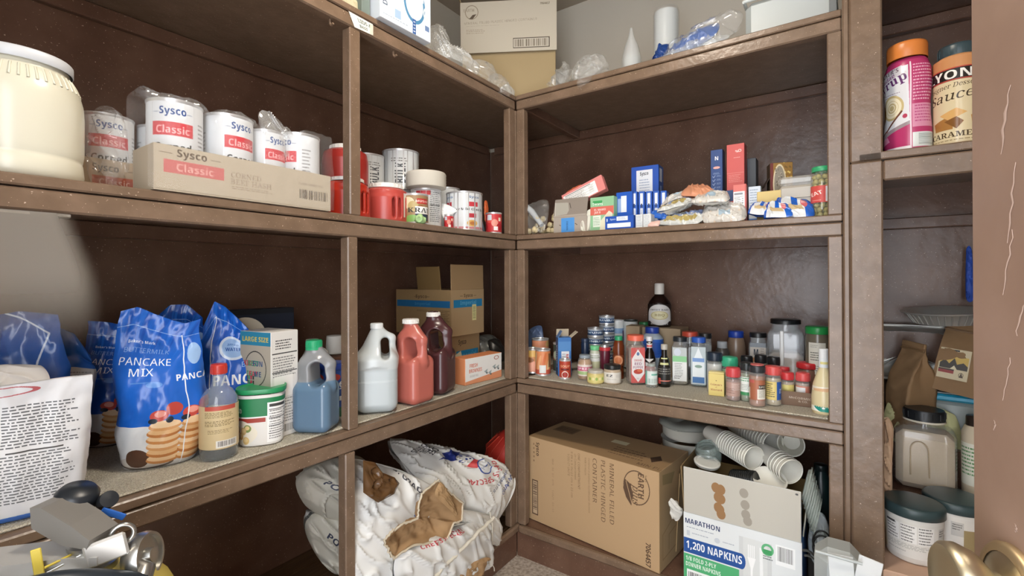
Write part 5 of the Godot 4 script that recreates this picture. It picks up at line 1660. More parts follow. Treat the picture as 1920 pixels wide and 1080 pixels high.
func right_lower_shelf() -> void:
	var y := LOW + 0.006
	var gc := "canned vegetables beside the corner post"
	# cans by the corner post
	var c1 := print_label(260, 150, "d98a5a", 0)
	for k in 9: c1.oval(0.06 + 0.11 * k, 0.4 + 0.12 * (k % 2), 0.03, 0.36, ["e6a878", "cf7040", "e0c090"][k % 3], 0.0, 0.2)
	c1.box(0, 0.8, 1, 0.2, "c05a44")
	c1.box(0.4, 0.6, 0.14, 0.35, "dfe2e0")
	c1.box(0.6, 0.1, 0.08, 0.6, "7d5b33")
	tin("tin_can", "tall orange carrot can with a pale panel, front row beside the corner post", Vector3(0.072, y, -0.1), 0.034, 0.112, 40, c1, gc)
	var c2 := print_label(200, 150, "c98a55", 0)
	c2.box(0, 0.0, 1, 0.3, "e0b766")
	c2.oval(0.5, 0.75, 0.18, 0.25, "e8a78c")
	c2.oval(0.4, 0.45, 0.12, 0.12, "8a5a34")
	tin("tin_can", "brown and yellow can half hidden by the corner post", Vector3(0.008, y, -0.12), 0.033, 0.108, 32, c2, gc)
	var c3 := print_label(200, 110, "d08a68", 0)
	for k in 12: c3.oval(fmod(0.17 * k, 1.0), fmod(0.31 * k, 1.0), 0.08, 0.14, ["e3a184", "c7a86c", "a8b06a"][k % 3])
	tin("tin_can", "peach-coloured can on top in the second row beside the corner post", Vector3(-0.002, y + 0.05, -0.2), 0.04, 0.092, 32, c3, gc)
	tin("tin_can", "brown can carrying the peach-coloured one in the second row", Vector3(0.0, y, -0.2), 0.039, 0.049, 32, c2, gc)
	var c4 := print_label(160, 150, "3f4a42", 0)
	c4.box(0, 0.3, 1, 0.3, "8a5c48")
	c4.oval(0.5, 0.4, 0.2, 0.2, "a8b5a0")
	tin("tin_can", "dark can with brown band behind the blue carton", Vector3(0.1, y, -0.2), 0.03, 0.13, 30, c4, gc)
	soft_thing("blue_packet", "blue and grey foil packet standing behind the peach-coloured can", "packet", [Vector3(-0.12, y + 0.05, -0.27), Vector3(-0.02, y + 0.05, -0.27), Vector3(-0.05, y + 0.2, -0.3), Vector3(-0.13, y + 0.17, -0.3)], 0.012, 0.012, 0.006, 12.0, 3, hexm("5c6f92", 0.35))
	# blue carton with open flaps
	var k1 := print_label(150, 280, "3a72b4", 0)
	k1.box(0.0, 0.1, 1.0, 0.25, "4f86c2")
	k1.box(0.25, 0.36, 0.6, 0.64, "dfe3e6")
	k1.text("MILK", 0.7, 0.6, 0.1, "c0555a", "Droid Sans", true, PI / 2)
	k1.rows(0.3, 0.42, 0.3, 0.4, 6, "9aa9ba")
	k1.box(0.3, 0.86, 0.25, 0.12, "27508c")
	var k2 := print_label(110, 280, "35507e", 0)
	k2.text("COMIDA", 0.5, 0.5, 0.2, "c9d4e4", "Droid Sans", true, -PI / 2, 0.6)
	var kc := carton("carton", "blue and white carton with its top flaps torn open, behind the small red can", "carton", Vector3(0.166, y, -0.125), 40, Vector3(0.058, 0.165, 0.05), hexm("3a72b4", 0.5), {"front": k1, "left": k2})
	part(kc, "flap", box(Vector3(0.055, 0.035, 0.002), 0.0005), hexm("b8aa92", 0.8), Vector3(0.0, 0.163, -0.024), Vector3(8, 0, 0))
	part(kc, "flap", box(Vector3(0.002, 0.035, 0.048), 0.0005), hexm("5f7fae", 0.6), Vector3(-0.028, 0.163, 0), Vector3(0, 0, -30))
	part(kc, "flap", box(Vector3(0.002, 0.04, 0.048), 0.0005), hexm("c9bea8", 0.8), Vector3(0.028, 0.163, 0), Vector3(0, 0, -50))
	var c5 := print_label(220, 120, "b5432f", 0)
	for x in [0.1, 0.5, 0.9]:
		c5.text("SOUP", x, 0.3, 0.14, "e8c39a", "Droid Sans", true)
		c5.oval(x, 0.82, 0.1, 0.22, "e6d9cf")
		c5.oval(x, 0.82, 0.08, 0.17, "a5342a")
		c5.box(x - 0.12, 0.45, 0.24, 0.1, "6b221c")
	tin("small_can", "small red and orange tin in front of the blue carton", Vector3(0.189, y, -0.085), 0.0243, 0.081, 28, c5)
	# pyramid of fish tins
	var t1 := print_label(260, 60, "28466e", 0)
	for x in [0.1, 0.3, 0.5, 0.7, 0.9]:
		t1.text("TUNA", x, 0.5, 0.32, "e6ecf2", "Droid Sans", true)
		t1.oval(x + 0.1, 0.5, 0.03, 0.2, "a9c3d8")
	t1.box(0, 0.05, 1, 0.1, "dfe6ea")
	var tn := ["bottom fish tin of the front stack", "second fish tin from the bottom of the front stack", "middle fish tin of the front stack", "second fish tin from the top of the front stack", "topmost blue and white fish tin of the front stack", "", "lowest fish tin of the rear stack", "second fish tin from the bottom of the rear stack", "third fish tin of the rear stack", "third fish tin from the top of the rear stack", "second fish tin from the top of the rear stack", "topmost blue and white fish tin of the taller rear stack"]
	var tf := tin("fish_tin", tn[0], Vector3(0.222, y, -0.315), 0.036, 0.0385, 25, t1, "stacked fish tins")
	for k in range(1, 12):
		if k == 5: continue
		var c := tf.duplicate()
		c.name = numbered("fish_tin")
		add_child(c)
		c.position = Vector3(0.222, y + 0.039 * k, -0.315) if k < 5 else Vector3(0.247, y + 0.0415 * (k - 6), -0.385)
		c.rotation_degrees.y = 25 + 37 * k
		c.set_meta("label", tn[k])
	bottle("jar", "dark blue lidded jar behind the pink-labelled jar", "jar", Vector3(0.214, y, -0.225), 26, [[0.0, 0.0], [0.017, 0.0], [0.018, 0.003], [0.018, 0.13], [0.016, 0.14]], hexm("22304a", 0.25), [0.018, 0.015, 0.139, "27344c"])
	# small jars in front
	var p1 := print_label(190, 150, "ddd3cc", 0)
	p1.box(0, 0.2, 1, 0.35, "c25a78")
	p1.text("SPREAD", 0.5, 0.36, 0.18, "f0dfe4", "Droid Sans", true)
	p1.box(0, 0.6, 1, 0.28, "9fba7f")
	var j := bottle("jar", "glass jar with pink and green label and tan filling, left of the small gold-lid jar", "jar", Vector3(0.265, y, -0.118), 26, [[0.0, 0.0], [0.027, 0.0], [0.03, 0.005], [0.03, 0.07], [0.026, 0.086], [0.021, 0.092]], clear("e0e6e4", 0.16), [0.023, 0.012, 0.09, "8a959c"], [[p1, 0.018, 0.064, 200, 0.0307]])
	part(j, "filling", lathe([[0.0, 0.003], [0.026, 0.003], [0.0285, 0.006], [0.0285, 0.07], [0.02, 0.084], [0.0, 0.084]], 24), hexm("b08458", 0.5))
	var p2 := print_label(160, 110, "e2e4df", 0)
	p2.box(0, 0.42, 1, 0.35, "c7c9a5")
	p2.rows(0.2, 0.1, 0.6, 0.2, 2, "7c8a6a")
	j = bottle("jar", "jar of pale relish with light green lid behind the pink-labelled jar", "jar", Vector3(0.277, y, -0.19), 25, [[0.0, 0.0], [0.019, 0.0], [0.021, 0.004], [0.021, 0.105], [0.018, 0.115]], hexm("bfc3ae", 0.3), [0.0205, 0.018, 0.114, "6fc48a"], [[p2, 0.02, 0.1, 220, 0.0216]])
	j = bottle("jar", "dark red jar with bright red and silver cap", "jar", Vector3(0.316, y, -0.205), 24, [[0.0, 0.0], [0.016, 0.0], [0.018, 0.004], [0.02, 0.06], [0.023, 0.1], [0.022, 0.115]], hexm("5c1f30", 0.25), [0.0245, 0.014, 0.113, "b8323c"])
	part(j, "cap_top", lathe([[0.019, 0.0], [0.017, 0.01], [0.0, 0.014]], 24), hexm("cfd2d4", 0.3, 0.8), Vector3(0, 0.127, 0))
	var p3 := print_label(180, 80, "d6c97e", 0)
	for k in 8: p3.oval(0.1 + 0.11 * k, 0.5, 0.04, 0.2, ["8fae4f", "e6dfa8"][k % 2])
	j = bottle("jar", "low jar with silver lid and yellow-green label at the shelf front", "jar", Vector3(0.329, y, -0.082), 24, [[0.0, 0.0], [0.031, 0.0], [0.033, 0.004], [0.033, 0.036], [0.03, 0.042]], hexm("cdbb7c", 0.3), [0.031, 0.012, 0.041, "b9b4a8"], [[p3, 0.005, 0.036, 220, 0.0337]])
	var p4 := print_label(190, 110, "d9d5cc", 0)
	p4.text("EZ", 0.42, 0.3, 0.22, "26292a", "Droid Sans", true)
	p4.rows(0.35, 0.6, 0.3, 0.12, 2, "8c8a86")
	p4.rows(0.6, 0.22, 0.25, 0.3, 3, "b5b2ab", 4)
	j = bottle("jar", "squat jar with black lid and white label lettered in black", "jar", Vector3(0.388, y, -0.113), 23, [[0.0, 0.0], [0.032, 0.0], [0.0345, 0.005], [0.0345, 0.048], [0.032, 0.056], [0.029, 0.06]], hexm("b8a68e", 0.3), [0.033, 0.017, 0.058, "1d1e1e", 26], [[p4, 0.006, 0.047, 230, 0.0352]])
	# cans behind
	var p5 := print_label(160, 190, "dfe0dc", 0)
	p5.box(0, 0.15, 1, 0.12, "8faed0")
	for k in 14: p5.oval(fmod(0.19 * k, 1.0), 0.4 + 0.05 * (k % 8), 0.06, 0.05, ["8d9a5c", "b5b08c", "6d5a78"][k % 3])
	p5.box(0.62, 0.2, 0.1, 0.7, "6a4a72")
	tin("tin_can", "tall white and purple food can behind the amber bottle", Vector3(0.275, y, -0.45), 0.031, 0.222, 24, p5, "", 360, "dfe0dc")
	var p6 := print_label(200, 150, "e2e4e0", 0)
	for x in [0.2, 0.5, 0.8]:
		p6.poly([x - 0.1, 0.3, x, 0.7, x + 0.1, 0.25, x, 0.5], "3c7d50")
		p6.box(x - 0.1, 0.1, 0.2, 0.08, "9fb7d0")
	tin("tin_can", "white can with green leaf drawings behind the small brown carton", Vector3(0.338, y, -0.45), 0.032, 0.226, 22, p6, "", 360, "2c3230")
	bottle("jar", "green-lidded jar top at the back behind the small brown carton", "jar", Vector3(0.4, y, -0.46), 20, [[0.0, 0.0], [0.022, 0.0], [0.022, 0.2]], hexm("3f5c46", 0.4), [0.024, 0.018, 0.2, "2f7d49"])
	# amber sauce
	var p7 := print_label(130, 90, "7a3f20", 0)
	p7.oval(0.5, 0.5, 0.3, 0.45, "e0a077")
	p7.oval(0.5, 0.5, 0.2, 0.3, "d27d50")
	j = bottle("sauce_bottle", "amber sauce bottle with green cap and round orange label", "bottle", Vector3(0.374, y, -0.215), 16, [[0.0, 0.0], [0.022, 0.0], [0.0235, 0.004], [0.02, 0.05], [0.019, 0.07], [0.0235, 0.11], [0.0235, 0.135], [0.018, 0.155], [0.0155, 0.16]], hexm("6b3218", 0.2), [0.0165, 0.018, 0.159, "2f9a6a"], [[p7, 0.055, 0.1, 170, 0.0232, 0, 0.0242]])
	shaker("small yellow-labelled shaker left of the amber bottle", Vector3(0.345, y, -0.26), 22, 0.016, 0.125, "c9b46a", "cdb26a", null)
	# big red pepper jar
	var p8 := print_label(200, 300, "c85a58", 0)
	p8.poly([0.5, 0.05, 0.95, 0.32, 0.95, 0.74, 0.5, 0.98, 0.05, 0.74, 0.05, 0.32], "e3dfdf")
	p8.oval(0.5, 0.18, 0.1, 0.05, "5d78a0")
	p8.text("CRUSHED", 0.5, 0.36, 0.06, "b5545a", "Droid Sans", true)
	p8.text("RED", 0.5, 0.46, 0.08, "9a6a80", "Droid Sans", true, 0, 0.5)
	p8.text("PEPPER", 0.5, 0.56, 0.075, "9a6a80", "Droid Sans", true, 0, 0.7)
	p8.oval(0.5, 0.68, 0.32, 0.07, "b5453a")
	p8.oval(0.62, 0.65, 0.2, 0.04, "d07050")
	p8.rows(0.4, 0.86, 0.2, 0.05, 2, "8c8c94")
	square_jar("seasoning_jar", "tall clear jar of red pepper flakes with coral lid and diamond label", Vector3(0.468, y, -0.158), 38, 0.066, 0.06, 0.175, [0.033, 0.021, "dd6a52"], "8d7668", 0.86, p8, 0.05, 0.84, 0.12)
	# soy sauce and small bottles
	var p9 := print_label(120, 110, "dfdcd9", 0)
	p9.box(0, 0.5, 1, 0.36, "cb5a5c")
	p9.poly([0, 0, 0.3, 0, 0.5, 0.25, 0.7, 0, 1, 0, 1, 0.1, 0.5, 0.3, 0, 0.1], "1c1310")
	j = bottle("soy_sauce_bottle", "dark sauce bottle with white cap and red-banded label behind the small clear bottle", "bottle", Vector3(0.512, y, -0.195), 18, [[0.0, 0.0], [0.021, 0.0], [0.0225, 0.004], [0.0225, 0.1], [0.017, 0.125], [0.0105, 0.138], [0.01, 0.17]], hexm("150d0a", 0.12), [0.0125, 0.018, 0.168, "d3d6da"], [[p9, 0.04, 0.1, 230, 0.0231], [p9, 0.142, 0.164, 200, 0.0112]])
	var p10 := print_label(120, 110, "d8e2df", 0)
	p10.box(0, 0, 0.3, 1, "6fb7a4")
	p10.box(0.5, 0.2, 0.35, 0.12, "6fb7a4")
	p10.bars(0.35, 0.55, 0.5, 0.35, false, "8aa39c")
	j = bottle("extract_bottle", "small clear bottle with teal and white label at the very front", "bottle", Vector3(0.54, y, -0.134), 18, [[0.0, 0.0], [0.02, 0.0], [0.022, 0.004], [0.022, 0.07], [0.016, 0.08]], clear("dbe5e4", 0.2), [0.015, 0.01, 0.08, "9aa39e"], [[p10, 0.012, 0.064, 230, 0.0226]])
	var p11 := print_label(120, 110, "22211f", 0)
	p11.rows(0.1, 0.1, 0.8, 0.4, 3, "8d8b84")
	p11.box(0, 0.66, 0.35, 0.34, "b8473f")
	p11.box(0.3, 0.78, 0.7, 0.07, "cf7a6a")
	p11.box(0.05, 0.3, 0.15, 0.3, "cfcfc8")
	var p12 := print_label(60, 60, "cdd096", 0)
	j = bottle("vinegar_bottle", "dark bottle with pale cap, lime neck label and black label", "bottle", Vector3(0.578, y, -0.172), 17, [[0.0, 0.0], [0.022, 0.0], [0.0235, 0.004], [0.0235, 0.08], [0.018, 0.105], [0.0105, 0.12], [0.01, 0.145]], hexm("1e1a14", 0.12), [0.0125, 0.02, 0.143, "b9b5ab"], [[p11, 0.012, 0.078, 230, 0.0241], [p12, 0.086, 0.112, 90, 0.0225, 0, 0.0155]])
	# boxes behind with the big sauce bottle on top
	var kb := hexm("a38f73", 0.8)
	carton("box", "brown carton at the back carrying the tall barbecue sauce bottle", "box", Vector3(0.505, y, -0.355), 0, Vector3(0.17, 0.205, 0.13), kb)
	carton("box", "small brown carton behind the coral-lidded pepper jar", "box", Vector3(0.4, y, -0.31), 4, Vector3(0.06, 0.212, 0.08), kb)
	var jb := bottle("jar", "jar with deep blue lid and blue label in front of the brown carton", "jar", Vector3(0.487, y, -0.305), 18, [[0.0, 0.0], [0.042, 0.0], [0.045, 0.005], [0.045, 0.17], [0.03, 0.185], [0.026, 0.19]], hexm("9aa7b4", 0.25), [0.029, 0.026, 0.188, "1e3c96"], [])
	var p13 := print_label(150, 100, "2b5cb4", 0)
	p13.oval(0.5, 0.5, 0.4, 0.35, "244fa0")
	part(jb, "label", arc(0.0456, 0.09, 0.165, 170, p13.rect), p13.m, Vector3.ZERO, Vector3(0, 10, 0))
	var q1 := print_label(200, 210, "1d120f", 0)
	q1.oval(0.5, 0.5, 0.44, 0.48, "c9c6c2")
	q1.box(0.06, 0.52, 0.88, 0.28, "c9c6c2")
	q1.oval(0.5, 0.53, 0.3, 0.2, "b5a874")
	q1.oval(0.5, 0.53, 0.27, 0.17, "cdc69c")
	q1.text("SWEET BABY", 0.5, 0.27, 0.07, "3c3b3a", "Droid Serif", true, 0, 0.66)
	q1.text("BBQ", 0.5, 0.53, 0.11, "8d8052", "Droid Serif", true)
	q1.text("BARBECUE", 0.5, 0.92, 0.06, "cfcbc6", "Droid Sans", true, 0, 0.6)
	var q2 := print_label(80, 90, "d5d3cd", 0)
	q2.rows(0.1, 0.1, 0.8, 0.8, 5, "5c5a56", 3)
	bottle("sauce_bottle", "tall dark barbecue sauce bottle standing alone on the brown carton", "bottle", Vector3(0.482, y + 0.206, -0.42), 18, [[0.0, 0.0], [0.047, 0.0], [0.05, 0.005], [0.05, 0.085], [0.045, 0.108], [0.03, 0.128], [0.021, 0.137], [0.02, 0.145]], hexm("1d100d", 0.12), [0.0205, 0.048, 0.142, "cfcbc3"], [[q1, 0.006, 0.1, 150, 0.0507], [q2, 0.148, 0.186, 200, 0.021]], "", 0.72)
	# large seasoning containers
	var s1 := print_label(120, 260, "b5bdbd", 0)
	s1.oval(0.35, 0.14, 0.25, 0.11, "c5cdd8")
	s1.box(0, 0.26, 1, 0.17, "83c489")
	s1.box(0, 0.43, 1, 0.57, "dcdedb")
	s1.rows(0.15, 0.47, 0.6, 0.4, 8, "777b78", 3)
	s1.rows(0.12, 0.86, 0.5, 0.1, 2, "333333", 4)
	square_jar("seasoning_jar", "clear seasoning container with black lid and bright green label band", Vector3(0.618, y, -0.245), 12, 0.062, 0.056, 0.172, [0.026, 0.018, "23282b"], "857a66", 0.8, s1, 0.1, 0.86, 0.15)
	var s2 := print_label(120, 260, "b3c0c4", 0)
	s2.poly([0.5, 0.02, 0.8, 0.3, 0.2, 0.3], "dfe6ea")
	s2.box(0.1, 0.3, 0.8, 0.1, "6d92c8")
	s2.box(0.1, 0.4, 0.8, 0.42, "dde5e6")
	s2.oval(0.5, 0.52, 0.25, 0.04, "7d9a8a")
	s2.box(0.1, 0.8, 0.8, 0.16, "3a6ea8")
	square_jar("seasoning_jar", "clear seasoning container with bright blue lid and white label", Vector3(0.687, y, -0.255), 10, 0.062, 0.056, 0.172, [0.026, 0.02, "2a55ae"], "8fa7ad", 0.8, s2, 0.06, 0.9, 0.15)
	square_jar("seasoning_jar", "seasoning container with orange-red lid behind the green-banded one", Vector3(0.627, y, -0.36), 14, 0.06, 0.056, 0.18, [0.031, 0.02, "d2543e"], "3b2a24", 0.8, null, 0.1, 0.8, 0.3)
	square_jar("seasoning_jar", "grey container with black lid at the back, right of the orange-red lid", Vector3(0.692, y, -0.335), 13, 0.05, 0.05, 0.18, [0.025, 0.02, "1f2123"], "6f7a80", 0.85, null, 0.1, 0.8, 0.3)
	bottle("pepper_mill", "steel-topped grinder behind the blue-lidded container", "grinder", Vector3(0.752, y, -0.36), 11, [[0.0, 0.0], [0.024, 0.0], [0.024, 0.1], [0.028, 0.12], [0.022, 0.135], [0.019, 0.14]], hexm("4f4b48", 0.3), [0.019, 0.026, 0.14, "a9adb0"])
	bottle("jar", "spice jar with royal blue lid and brown powder at the back", "jar", Vector3(0.79, y, -0.435), 10, [[0.0, 0.0], [0.034, 0.0], [0.037, 0.005], [0.037, 0.14], [0.03, 0.172], [0.027, 0.178]], hexm("86705e", 0.25), [0.029, 0.027, 0.177, "1f3f9c"])
	var s3 := print_label(150, 150, "cfc6ba", 0)
	s3.box(0, 0, 1, 0.2, "8d949a")
	s3.text("M", 0.38, 0.42, 0.26, "22313f", "Droid Sans", true)
	s3.box(0.1, 0.68, 0.7, 0.2, "c98e5e")
	s3.rows(0.66, 0.25, 0.25, 0.3, 3, "8a8278", 3)
	square_jar("spice_jar", "jar with black lid and white label bearing a large letter M", Vector3(0.875, y, -0.4), 7, 0.066, 0.058, 0.19, [0.03, 0.018, "17191b"], "7c8388", 0.8, s3, 0.44, 0.88, 0.25)
	# flat black tins between
	var fx := thing("tin_box", "flat black tin lying in front of the royal-blue lidded jar", "tin", Vector3(0.77, y + 0.0, -0.285), 8)
	part(fx, "body", box(Vector3(0.1, 0.085, 0.06), 0.004), hexm("26272a", 0.4))
	part(fx, "lid", box(Vector3(0.104, 0.016, 0.064), 0.003), hexm("1b1c1e", 0.3), Vector3(0, 0.085, 0))
	# big measuring-style jug
	square_jar("plastic_jug", "large clear plastic jug with black lid and grip groove, flour at the bottom", Vector3(0.972, y, -0.365), 5, 0.122, 0.1, 0.252, [0.05, 0.017, "16191c"], "b5a593", 0.55, null, 0.1, 0.8, 0.3, "c9d0d4")
	var pj := get_node("plastic_jug")
	part(pj, "grip", box(Vector3(0.014, 0.15, 0.006), 0.003), hexm("d5d5d2", 0.3), Vector3(-0.012, 0.075, 0.0505))
	# big jar with green lid
	var s4 := print_label(130, 220, "d0cfc4", 0)
	s4.rows(0.12, 0.08, 0.5, 0.1, 2, "8a8a80", 3)
	s4.rows(0.12, 0.3, 0.75, 0.3, 4, "55574f", 5)
	s4.rows(0.12, 0.72, 0.6, 0.2, 3, "6a6b62", 7)
	bottle("jar", "large jar with bright green lid and pale rounded label at the right end", "jar", Vector3(1.076, y, -0.3), 2, [[0.0, 0.0], [0.035, 0.0], [0.038, 0.006], [0.038, 0.21], [0.034, 0.226]], hexm("6b6455", 0.2), [0.038, 0.026, 0.224, "27964a"], [[s4, 0.085, 0.195, 80, 0.0386, -4]])
	# front row of shakers
	var f1 := print_label(110, 130, "c9c9c4", 0)
	f1.rows(0.2, 0.1, 0.6, 0.7, 5, "9a9a96", 3)
	shaker("cloudy white shaker with dark lid behind the yellow mustard tin", Vector3(0.759, y, -0.185), 12, 0.027, 0.146, "1f2c3c", "c9cac6", null)
	var yb := print_label(110, 170, "dcc878", 0)
	yb.oval(0.5, 0.3, 0.04, 0.02, "6d4a2a")
	yb.text("Colman's", 0.5, 0.48, 0.08, "9c5a34", "Droid Serif", true, 0, 0.75)
	yb.text("of", 0.5, 0.6, 0.05, "9c5a34", "Droid Serif")
	yb.text("Mustard", 0.5, 0.72, 0.08, "9c5a34", "Droid Serif", true, 0, 0.75)
	var mt := carton("mustard_tin", "small square yellow mustard tin at the front", "tin", Vector3(0.777, y, -0.122), 4, Vector3(0.052, 0.078, 0.032), hexm("dcc878", 0.4), {"front": yb})
	part(mt, "lid", box(Vector3(0.053, 0.008, 0.033), 0.003), hexm("e0cf8a", 0.35), Vector3(0, 0.077, 0))
	shaker("shaker with teal green lid and green body behind the mustard tin", Vector3(0.808, y, -0.2), 10, 0.0275, 0.132, "3eae86", "7dae86", null, "", 200, 0.26)
	var f2 := print_label(110, 110, "b59488", 0)
	f2.rows(0.45, 0.1, 0.4, 0.5, 5, "dcd0cb", 3)
	f2.rows(0.1, 0.45, 0.5, 0.4, 4, "6d4a42", 6)
	shaker("shaker with red flip cap and brown-pink spice, front row", Vector3(0.836, y, -0.1), 10, 0.0235, 0.112, "c9484c", "94736a", f2, "", 200, 0.28)
	var f3 := print_label(110, 130, "dfe3dd", 0)
	f3.box(0, 0.82, 1, 0.18, "3f8d58")
	f3.rows(0.2, 0.05, 0.6, 0.25, 2, "3f8d58", 5)
	f3.rows(0.2, 0.4, 0.6, 0.35, 4, "9aa39a", 7)
	shaker("slim shaker with dark cap and white and green label", Vector3(0.876, y, -0.115), 9, 0.0205, 0.131, "262b2c", "7d8a6c", f3)
	var f4 := print_label(150, 140, "a8664a", 0)
	f4.box(0.1, 0.0, 0.3, 0.16, "c0605a")
	f4.box(0.05, 0.4, 0.18, 0.55, "dcd6c4")
	f4.box(0.55, 0.25, 0.34, 0.2, "33302e")
	f4.text("SPICE", 0.72, 0.35, 0.1, "d9d4c8", "Droid Sans", true)
	f4.box(0.5, 0.46, 0.42, 0.5, "dcd8cc")
	f4.rows(0.55, 0.5, 0.3, 0.4, 6, "8d8a7c", 3)
	var sh := shaker("brown spice shaker with black cap, front row centre, white and black label", Vector3(0.915, y, -0.066), 8, 0.0245, 0.133, "2a2c30", "9c6a4c", f4, "", 220, 0.17)
	part(sh, "seal_ring", lathe([[0.0, 0.0], [0.02, 0.0], [0.02, 0.003], [0.0, 0.003]], 24), hexm("cc6a66", 0.4), Vector3(0, 0.1335, 0))
	var f5 := print_label(150, 140, "d3be74", 0)
	f5.box(0.62, 0, 0.38, 1, "2c56a0")
	f5.rows(0.06, 0.1, 0.5, 0.8, 7, "4a4636", 3)
	f5.text("YES", 0.78, 0.5, 0.12, "e4e8f0", "Droid Sans", true, PI / 2)
	shaker("spice shaker with coral-red cap and yellow and blue label", Vector3(0.957, y, -0.108), 6, 0.0242, 0.128, "cf5350", "b5a78a", f5, "", 220, 0.22)
	for s in [[0.862, -0.215, "dark-capped shaker at the left of three behind the front row", 0.138], [0.905, -0.235, "dark-capped shaker in the middle of three behind the front row", 0.143], [0.948, -0.215, "dark-capped shaker at the right of three, before the plastic jug", 0.143]]:
		shaker(s[2], Vector3(s[0], y, s[1]), 8, 0.0205, s[3], "16181b", "4a4038", f1 if s[0] > 0.94 else null, "dark-capped shakers behind the front row")
	# tray of red-capped shakers
	var tp := print_label(190, 90, "77604f", 2)
	tp.text("McCORMICK", 0.68, 0.45, 0.16, "b3a596", "Droid Sans", true, 0.04)
	tp.text("& CO.", 0.72, 0.68, 0.14, "b3a596", "Droid Sans", true, 0.04)
	tp.box(0.44, 0.4, 0.08, 0.03, "b3a596")
	var tr := thing("cardboard_tray", "shallow brown cardboard tray holding red-capped shakers", "tray", Vector3(1.012, y, -0.185), 4)
	var tm := hexm("77604f", 0.8)
	var mb := MB.new()
	mb.box(Vector3.ZERO, Vector3(0.115, 0.002, 0.115), 0.0004)
	mb.box(Vector3(0, 0.002, 0.0565), Vector3(0.115, 0.044, 0.002), 0.0004)
	mb.box(Vector3(0, 0.002, -0.0565), Vector3(0.115, 0.044, 0.002), 0.0004)
	part(tr, "body", mb.mesh(), tm)
	for s in [-1, 1]: part(tr, "end_panel", box(Vector3(0.002, 0.044, 0.11), 0.0004), tm, Vector3(s * 0.0565, 0.002, 0))
	part(tr, "printed_face", sheet(0.112, 0.043, tp.rect), tp.m, Vector3(0, 0.0025, 0.0579))
	var f6 := print_label(110, 100, "d6c878", 0)
	f6.box(0, 0, 0.3, 1, "e3d3cc")
	var f7 := print_label(110, 100, "cf8672", 0)
	f7.box(0, 0.1, 0.6, 0.6, "e0e0e2")
	f7.box(0.15, 0.5, 0.2, 0.15, "3a3f4a")
	var gr := "red-capped shakers in the cardboard tray"
	shaker("red-capped shaker with yellow label in the cardboard tray", Vector3(0.992, y + 0.003, -0.165), 4, 0.0215, 0.099, "c8393c", "b5a088", f6, gr, 200, 0.24)
	shaker("red-capped shaker with pink and white label in the cardboard tray", Vector3(1.038, y + 0.003, -0.168), 3, 0.0215, 0.102, "cf5150", "b09c8c", f7, gr, 200, 0.26)
	shaker("red-capped shaker behind the yellow-labelled one in the tray", Vector3(0.978, y + 0.003, -0.212), 4, 0.0195, 0.108, "bf3338", "a88c78", f7, gr, 200, 0.24)
	bottle("jar", "wide red-lidded jar behind the cardboard tray", "jar", Vector3(1.046, y, -0.285), 3, [[0.0, 0.0], [0.03, 0.0], [0.032, 0.004], [0.032, 0.095], [0.029, 0.102]], hexm("7d5a4c", 0.3), [0.034, 0.02, 0.102, "c22f33", 30])
	# salad dressing
	var d1 := print_label(110, 150, "e9e4d2", 0)
	d1.oval(0.62, 0.55, 0.62, 0.52, "f0efe8")
	d1.oval(0.65, 0.58, 0.55, 0.46, "1f8d80")
	d1.poly([0.1, 0.1, 1.0, 0.0, 1.0, 0.5, 0.2, 0.5], "d8ae84")
	d1.text("SM", 0.75, 0.78, 0.1, "e6efec", "Droid Sans", true)
	d1.oval(0.5, 0.85, 0.05, 0.04, "e6efec")
	var d2 := print_label(60, 100, "dfe3e6", 0)
	d2.box(0.3, 0.4, 0.5, 0.25, "dcd28a")
	bottle("dressing_bottle", "cream salad dressing bottle with teal label at the right post", "bottle", Vector3(1.098, y, -0.085), 0, [[0.0, 0.0], [0.03, 0.0], [0.033, 0.008], [0.033, 0.05], [0.029, 0.09], [0.02, 0.12], [0.0125, 0.14], [0.012, 0.175]], hexm("d9cba2", 0.25), [0.013, 0.028, 0.172, "e2e4e6"], [[d1, 0.01, 0.085, 150, 0.0336, 0, 0.0302], [d2, 0.142, 0.172, 200, 0.0132]])

